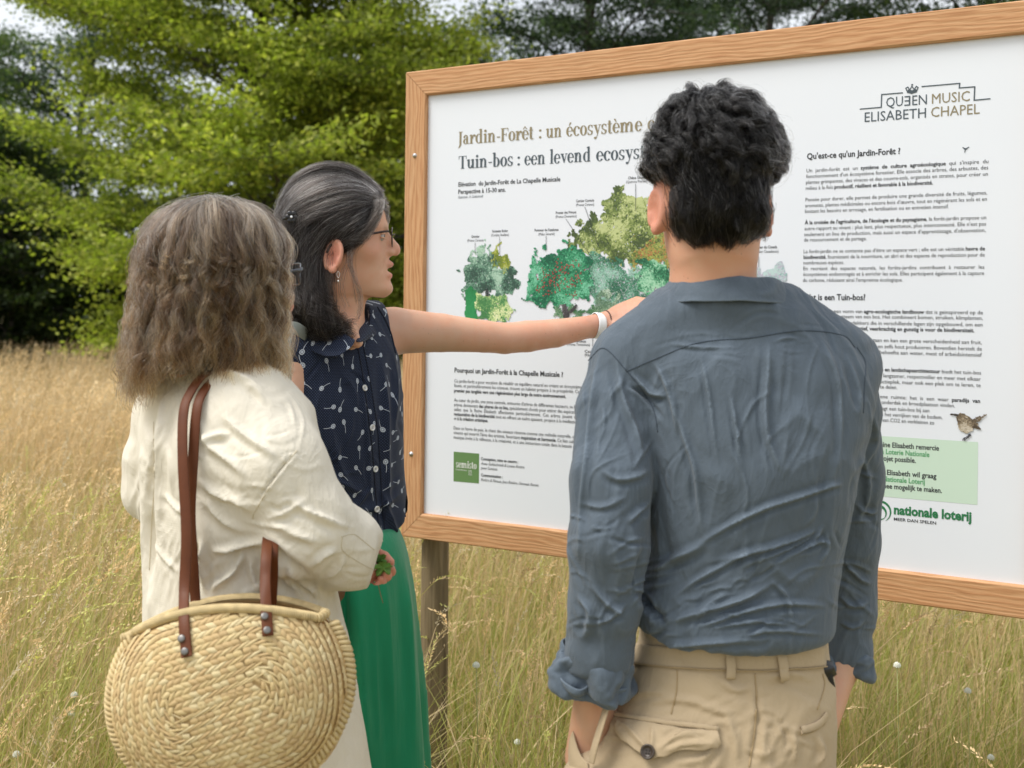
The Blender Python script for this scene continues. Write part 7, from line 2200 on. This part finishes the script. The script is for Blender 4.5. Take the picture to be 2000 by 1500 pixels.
# grey shoulder strap hanging between the two women, with its small bag
gs = empty('shoulder_bag', tuple(P(560, 700, 1.95)), 'grey bag strap over the shoulder of the woman in navy, partly behind curly hair', 'shoulder bag')
sp2 = spline(np.array([P(600, 655, 2.06), P(572, 640, 1.99), P(556, 668, 1.94), P(557, 740, 1.93), P(561, 820, 1.93), P(566, 900, 1.93), P(570, 1040, 1.94)]), 40)
V, f = ribbon(sp2, np.tile([.35, -1, .1], (40, 1)), .022, .003); mesh('strap', V, f, flat('grey_webbing', lin(150, 156, 150), .75), gs)
V, f = uvs(P(572, 1130, 1.97), (.10, .035, .085)); mesh('pouch', V, f, flat('brown_leather_pouch', lin(110, 76, 52), .6), gs)

# ================================================================== the straw basket
DK = 1.40
K0 = P(452, 1345, DK)
bas = empty('straw_basket', (K0[0], K0[1], K0[2] - .14), 'large round woven straw basket bag hanging from brown leather straps', 'basket bag')
# basket axes: u along the long way (rising to the right), w upward in its face, v towards the viewer
tl = R(17)
bu = np.array([math.cos(tl), .10, math.sin(tl)]); bu /= np.linalg.norm(bu)
bv_ = np.array([.12, -1, .16]); bv_ -= bu * (bv_ @ bu); bv_ /= np.linalg.norm(bv_)
bw = np.cross(bu, bv_) * -1
if bw[2] < 0: bw = -bw
AX, AW, AV = .151, .134, .078                    # half sizes: long, tall, thick
SX = .048                                        # half length of the straight heart of the spiral
def face_pt(a, r, h=0.0, side=1):
    """point of the bulging basket wall: racetrack coordinate a (0..1 round), r (0 centre..1 edge)"""
    return None
def race(r, a):
    """stadium curve round the straight heart: r 0 centre..1 edge, a angle-like position -> (x, y) in face coordinates"""
    ax_, ay_ = max(r * (AX - SX), 1e-4), max(r * AW, 1e-4)
    arc = math.pi * (ax_ + ay_) / 2; tot = 2 * (arc + 2 * SX)
    u = (a / (2 * math.pi) % 1.0) * tot
    if u < arc:
        t = u / arc * math.pi - math.pi / 2; return np.array([SX + ax_ * math.cos(t), ay_ * math.sin(t)])
    u -= arc
    if u < 2 * SX: return np.array([SX - u, ay_])
    u -= 2 * SX
    if u < arc:
        t = u / arc * math.pi + math.pi / 2; return np.array([-SX + ax_ * math.cos(t), ay_ * math.sin(t)])
    return np.array([-SX + (u - arc), -ay_])
def mouth(x): return .108 - .15 * x - .30 * x * x / AX
def wall(xy, side=1):
    x, y = xy[..., 0] / AX, xy[..., 1] / AW
    rr = np.clip(np.sqrt(x * x + y * y), 0, 1.0)
    z = AV * (1 - rr ** 2.6) ** .5
    return side * z
def place(xy, side=1, out=0.0, eps=.002):
    xy = np.asarray(xy, float)
    z = wall(xy, side)
    zx = (wall(xy + [eps, 0], side) - wall(xy - [eps, 0], side)) / (2 * eps); zy = (wall(xy + [0, eps], side) - wall(xy - [0, eps], side)) / (2 * eps)
    n = np.array([-zx, -zy, 1.0 * side]) if side > 0 else np.array([zx, zy, -1.0]); n = n / np.linalg.norm(n)
    p = K0 + bu * xy[0] + bw * xy[1] + bv_ * z
    nn = bu * n[0] + bw * n[1] + bv_ * n[2]
    return p + nn * out, nn
st_ = NT('palm_straw')
sc_ = st_.attr('col').outputs['Color']
suv = st_.attr('uvw').outputs['Vector']
fib = st_.noise(st_.mapping(suv, (3, 260, 1)), 2.0, 3)
st_.set(st_.mix(st_.math('MULTIPLY', fib, .35), sc_, (.33, .22, .10)), .62, st_.bump(fib, .35, .001), Specular_IOR_Level=.35)
WV, WF, WC, WU, woff = [], [], [], [], 0
gw = np.random.default_rng(8)
def strip(c, tt, rd, n, h, sp, sh, col):
    """one visible pass of a palm strip: slanted across its row, arched, ends dipping under the neighbours"""
    global woff
    V, U = [], []
    o = gw.random() * 7
    for u in np.linspace(-.5, .5, 5):
        dip = .0013 * (1 - (2 * u) ** 4) - .0004
        for v in (-.5, -.26, .26, .5):
            V.append(c + rd * (u * h * 1.04) + tt * (sh * u * h + v * sp) + n * (dip - .0016 * (2 * v) ** 2 * .9 + .0004 * v)); U.append((u * .8, v * .25 + o, 0))
    WV.append(V); i, j = np.meshgrid(np.arange(4), np.arange(3), indexing='ij')
    WF.append(np.stack([i * 4 + j, (i + 1) * 4 + j, (i + 1) * 4 + j + 1, i * 4 + j + 1], -1).reshape(-1, 4) + woff); woff += 20
    WC.append(np.tile(col * (.93 + .14 * gw.random()), (20, 1))); WU.append(U)
straw_c = [np.array(lin(222, 200, 150)), np.array(lin(216, 192, 140)), np.array(lin(210, 182, 132)), np.array(lin(228, 210, 164)), np.array(lin(204, 176, 128))]
def cut_top(xy):
    """the mouth of the basket: nothing above this line in face coordinates"""
    return xy[1] > mouth(xy[0]) - .004
ROWS = 9
for side in (1, -1):
    a_tot, rr_ = 0.0, 1.0
    # coil from the edge inwards: each turn is one plait of four strips
    turns = ROWS
    pitch = 1.0 / (ROWS + .35)
    pos = 0.0; a = 0.0
    while a < turns * 2 * math.pi:
        r = 1.0 - pitch * (.5 + a / (2 * math.pi))
        r = max(r, .012)
        p0, p1 = race(r, a), race(r, a + .004)
        sp = np.linalg.norm(p1 - p0) / .004
        da = min(.0098 / max(sp, .010), .7)
        tang = (p1 - p0) / (np.linalg.norm(p1 - p0) + 1e-9)
        rad_d = race(r + .01, a) - race(r, a); rad_d /= np.linalg.norm(rad_d) + 1e-9
        wv_ = pitch * np.linalg.norm(race(r + .02, a) - race(r, a)) / .02
        for k, (off_, sg) in enumerate(((-.25, 1), (.25, -1))):
            xy = p0 + rad_d * wv_ * off_
            if cut_top(xy): continue
            c, n = place(np.clip(xy, [-AX * .999, -AW * .999], [AX * .999, AW * .999]), side)
            c2, _ = place(np.clip(xy + tang * .004, [-AX, -AW], [AX, AW]), side); c3, _ = place(np.clip(xy + rad_d * .004, [-AX, -AW], [AX, AW]), side)
            tt, rd = c2 - c, c3 - c; tt -= n * (tt @ n); rd -= n * (rd @ n)
            tt /= np.linalg.norm(tt) + 1e-9; rd /= np.linalg.norm(rd) + 1e-9
            strip(c + n * .0005 * gw.random(), tt, rd, n, wv_ * .5, .0101 * (.94 + .1 * gw.random()), sg * (.95 + .10 * gw.normal()), straw_c[gw.integers(5)])
        a += da
V = np.concatenate(WV)
mesh('woven_wall', V, np.concatenate(WF), st_.m, bas, attrs={'col': np.concatenate(WC), 'uvw': np.concatenate(WU)})
# inner wall that closes the gaps between strips
ng = 60; aa = np.linspace(0, 2 * np.pi, ng, endpoint=False); LV, LF = [], []
for side in (1, -1):
    base = len(LV)
    for r in np.linspace(.02, 1.0, 22):
        for t in aa:
            xy = np.array([math.cos(t) * AX * r, math.sin(t) * AW * r]); xy[1] = min(xy[1], mouth(xy[0]) - .004)
            LV.append(place(xy * .995, side, -.0022)[0])
    for i in range(21):
        for j in range(ng): LF.append([base + i * ng + j, base + i * ng + (j + 1) % ng, base + (i + 1) * ng + (j + 1) % ng, base + (i + 1) * ng + j])
LV = np.array(LV)
mesh('lining', LV, np.array(LF), flat('straw_shadow_lining', lin(196, 164, 112), .8), bas)  # one even straw colour, a little darker than the strips
# bound rim round the mouth
xs = np.linspace(-1, 1, 40)
def rimline(side):
    out = []
    for x in xs:
        xx = (x * .79 + .085) * AX
        y = mouth(xx)
        p, n = place(np.array([xx, y]), side, .001)
        out.append(p)
    return np.array(out)
ra, rb_ = rimline(1), rimline(-1)
rim_path = np.concatenate([ra, (ra[-1:] + rb_[-1:]) / 2 + bu * .006, rb_[::-1], (ra[:1] + rb_[:1]) / 2 - bu * .006, ra[:2]])
rim_path = spline(rim_path, 220)
V, f = tube(rim_path, .0046, 8, False); RC = np.tile(straw_c[1], (len(V), 1))
ws = [(V, f)]
T = np.gradient(rim_path, axis=0); T /= np.linalg.norm(T, axis=1)[:, None]
for k in range(0, 219):
    a_, b_ = frame_of(T[k]); t_ = np.linspace(0, 2 * np.pi, 9)
    pts = rim_path[k] + (np.cos(t_) * .0050)[:, None] * a_ + (np.sin(t_) * .0050)[:, None] * b_ + T[k] * (np.linspace(-.5, .5, 9) * .008)[:, None]
    v, q_ = tube(pts, .0017, 5, False); ws.append((v, q_))
v, q_ = join(ws)
mesh('rim', v, q_, st_.m, bas, attrs={'col': np.tile(straw_c[0], (len(v), 1)) * (.88 + .2 * vnoise(v * 160)[:, None]), 'uvw': v * 20})

# plaited edge where the two faces meet
ep = []
for t in np.linspace(0, 2 * np.pi, 260):
    xy = np.array([math.cos(t) * AX * .992, math.sin(t) * AW * .992])
    if xy[1] < mouth(xy[0]) - .004: ep.append((t, K0 + bu * xy[0] + bw * xy[1]))
ts_ = np.array([e[0] for e in ep]); k = int(np.argmax(np.diff(ts_))) + 1 if np.diff(ts_).max() > .1 else 0
ep = np.array([e[1] for e in ep[k:] + ep[:k]])
ws = [tube(ep, .0075, 8, False)]
T = np.gradient(ep, axis=0); T /= np.linalg.norm(T, axis=1)[:, None]
for k in range(0, len(ep) - 1, 2):
    t_ = np.linspace(-1.9, 1.9, 7)
    for sg in (1, -1):
        pts = ep[k] + (np.sin(t_) * .0078)[:, None] * bv_ + (np.cos(t_) * .0078)[:, None] * np.cross(bv_, T[k]) * -1 + T[k] * (np.abs(np.linspace(-1, 1, 7)) * .006)[:, None]
    ws.append(tube(pts, .0030, 6, False))
v, q_ = join(ws)
mesh('edge_plait', v, q_, st_.m, bas, attrs={'col': np.tile(straw_c[0], (len(v), 1)) * (.92 + .2 * vnoise(v * 150)[:, None]), 'uvw': v * 20})

# leather straps: one on the near face, one on the far face, both over the shoulder
le = NT('brown_leather'); lc_ = le.obj(); le.set(le.mix(le.noise(lc_, 40, 4), lin(82, 42, 20), lin(108, 58, 28)), .55, le.bump(le.noise(lc_, 500, 2), .25, .001), Specular_IOR_Level=.3)
edge = flat('pale_leather_edge', lin(120, 70, 42), .7)
studm = flat('nickel_stud', (.22, .21, .20), .45, Metallic=.8)
def kface(px, py, side=1, off=.004):
    o = np.array([0, 0, EYE]); r = P(px, py, 1.0) - o
    # intersect with the basket's face plane then wrap to its wall
    t = ((K0 + bv_ * (AV * .6) * side - o) @ bv_) / (r @ bv_); q_ = o + r * t - K0
    for _ in range(6):
        xy = np.array([q_ @ bu, q_ @ bw]); z = wall(np.clip(xy, [-AX * .98, -AW * .98], [AX * .98, AW * .98]), side)
        t = ((K0 + bv_ * z - o) @ bv_) / (r @ bv_); q_ = o + r * t - K0
    return place(np.array([q_ @ bu, q_ @ bw]), side, off)
def strap(pts, nr, n=90, w=.0135):
    pts = spline(np.array(pts), n); nr = spline(np.array(nr, float), n)
    V, f = ribbon(pts, nr, w, .0032)
    return pts, mesh('strap', V, f, le.m, bas)
def sh_on(px, py, off=.004): return on(cb, px, py, off, 1.55)
e1, n1 = kface(367, 1283); e1b, n1b = kface(362, 1215); e2, n2 = kface(523, 1243); e2b, n2b = kface(519, 1190)
c1, m1 = sh_on(402, 741); c1b, _ = sh_on(372, 768); c2_, m2 = sh_on(428, 735)
top1 = c1 + np.array([.012, .03, .012]); 
pA = [e1, e1b, P(360, 1150, 1.395), P(364, 1040, 1.415), P(357, 900, 1.44), P(358, 810, 1.465), P(370, 770, 1.485), c1 + [0, -.002, .003], P(432, 727, 1.56), P(470, 745, 1.62), P(520, 850, 1.66), P(530, 960, 1.62), P(522, 1060, 1.44), P(518, 1130, 1.395), e2b, e2]
nA = [n1, n1b, [0, -1, .1], [0, -1, .1], [-.1, -1, .1], [-.2, -1, .3], [-.2, -.8, .6], [-.1, -.4, .9], [.1, 0, 1], [.4, .4, .8], [.6, .8, .1], [.6, .7, 0], [.2, -1, 0], [0, -1, 0], n2b, n2]
strap(pA, nA, 140)
e3, n3 = kface(383, 1180, -1, -.004); e4, n4 = kface(530, 1180, -1, -.004)
pB = [e3 - [0, 0, .02], P(381, 1160, 1.458), P(376, 1080, 1.455), P(372, 1000, 1.455), P(377, 900, 1.455), P(383, 810, 1.468), P(395, 768, 1.488), P(424, 735, 1.522), P(452, 722, 1.57), P(485, 750, 1.63), P(535, 860, 1.67), P(545, 960, 1.63), P(534, 1062, 1.440), P(533, 1130, 1.448), e4 - [0, 0, .02]]
nB = [[0, -1, .1]] * 5 + [[-.2, -1, .3], [-.2, -.8, .6], [-.1, -.4, .9], [.1, 0, 1], [.4, .4, .8], [.6, .8, .1], [.6, .7, 0], [.2, -1, 0], [0, -1, 0], [0, -1, 0]]
strap(pB, nB, 140)
for (x, y) in ((358, 1249), (364, 1273), (516, 1207), (521, 1233)):
    c, n = kface(x, y, 1, .0062)
    a_, b_ = frame_of(n); ang = np.arange(18) * 2 * np.pi / 18
    V = np.concatenate([c + n * h + np.outer(np.cos(ang) * r, a_) + np.outer(np.sin(ang) * r, b_) for r, h in ((.0047, -.002), (.0047, .0006), (.0038, .0013), (.0020, .0016), (.0002, .0017))])
    i, j = np.meshgrid(np.arange(4), np.arange(18), indexing='ij')
    mesh('stud', V, np.stack([i * 18 + j, i * 18 + (j + 1) % 18, (i + 1) * 18 + (j + 1) % 18, (i + 1) * 18 + j], -1).reshape(-1, 4), studm, bas)
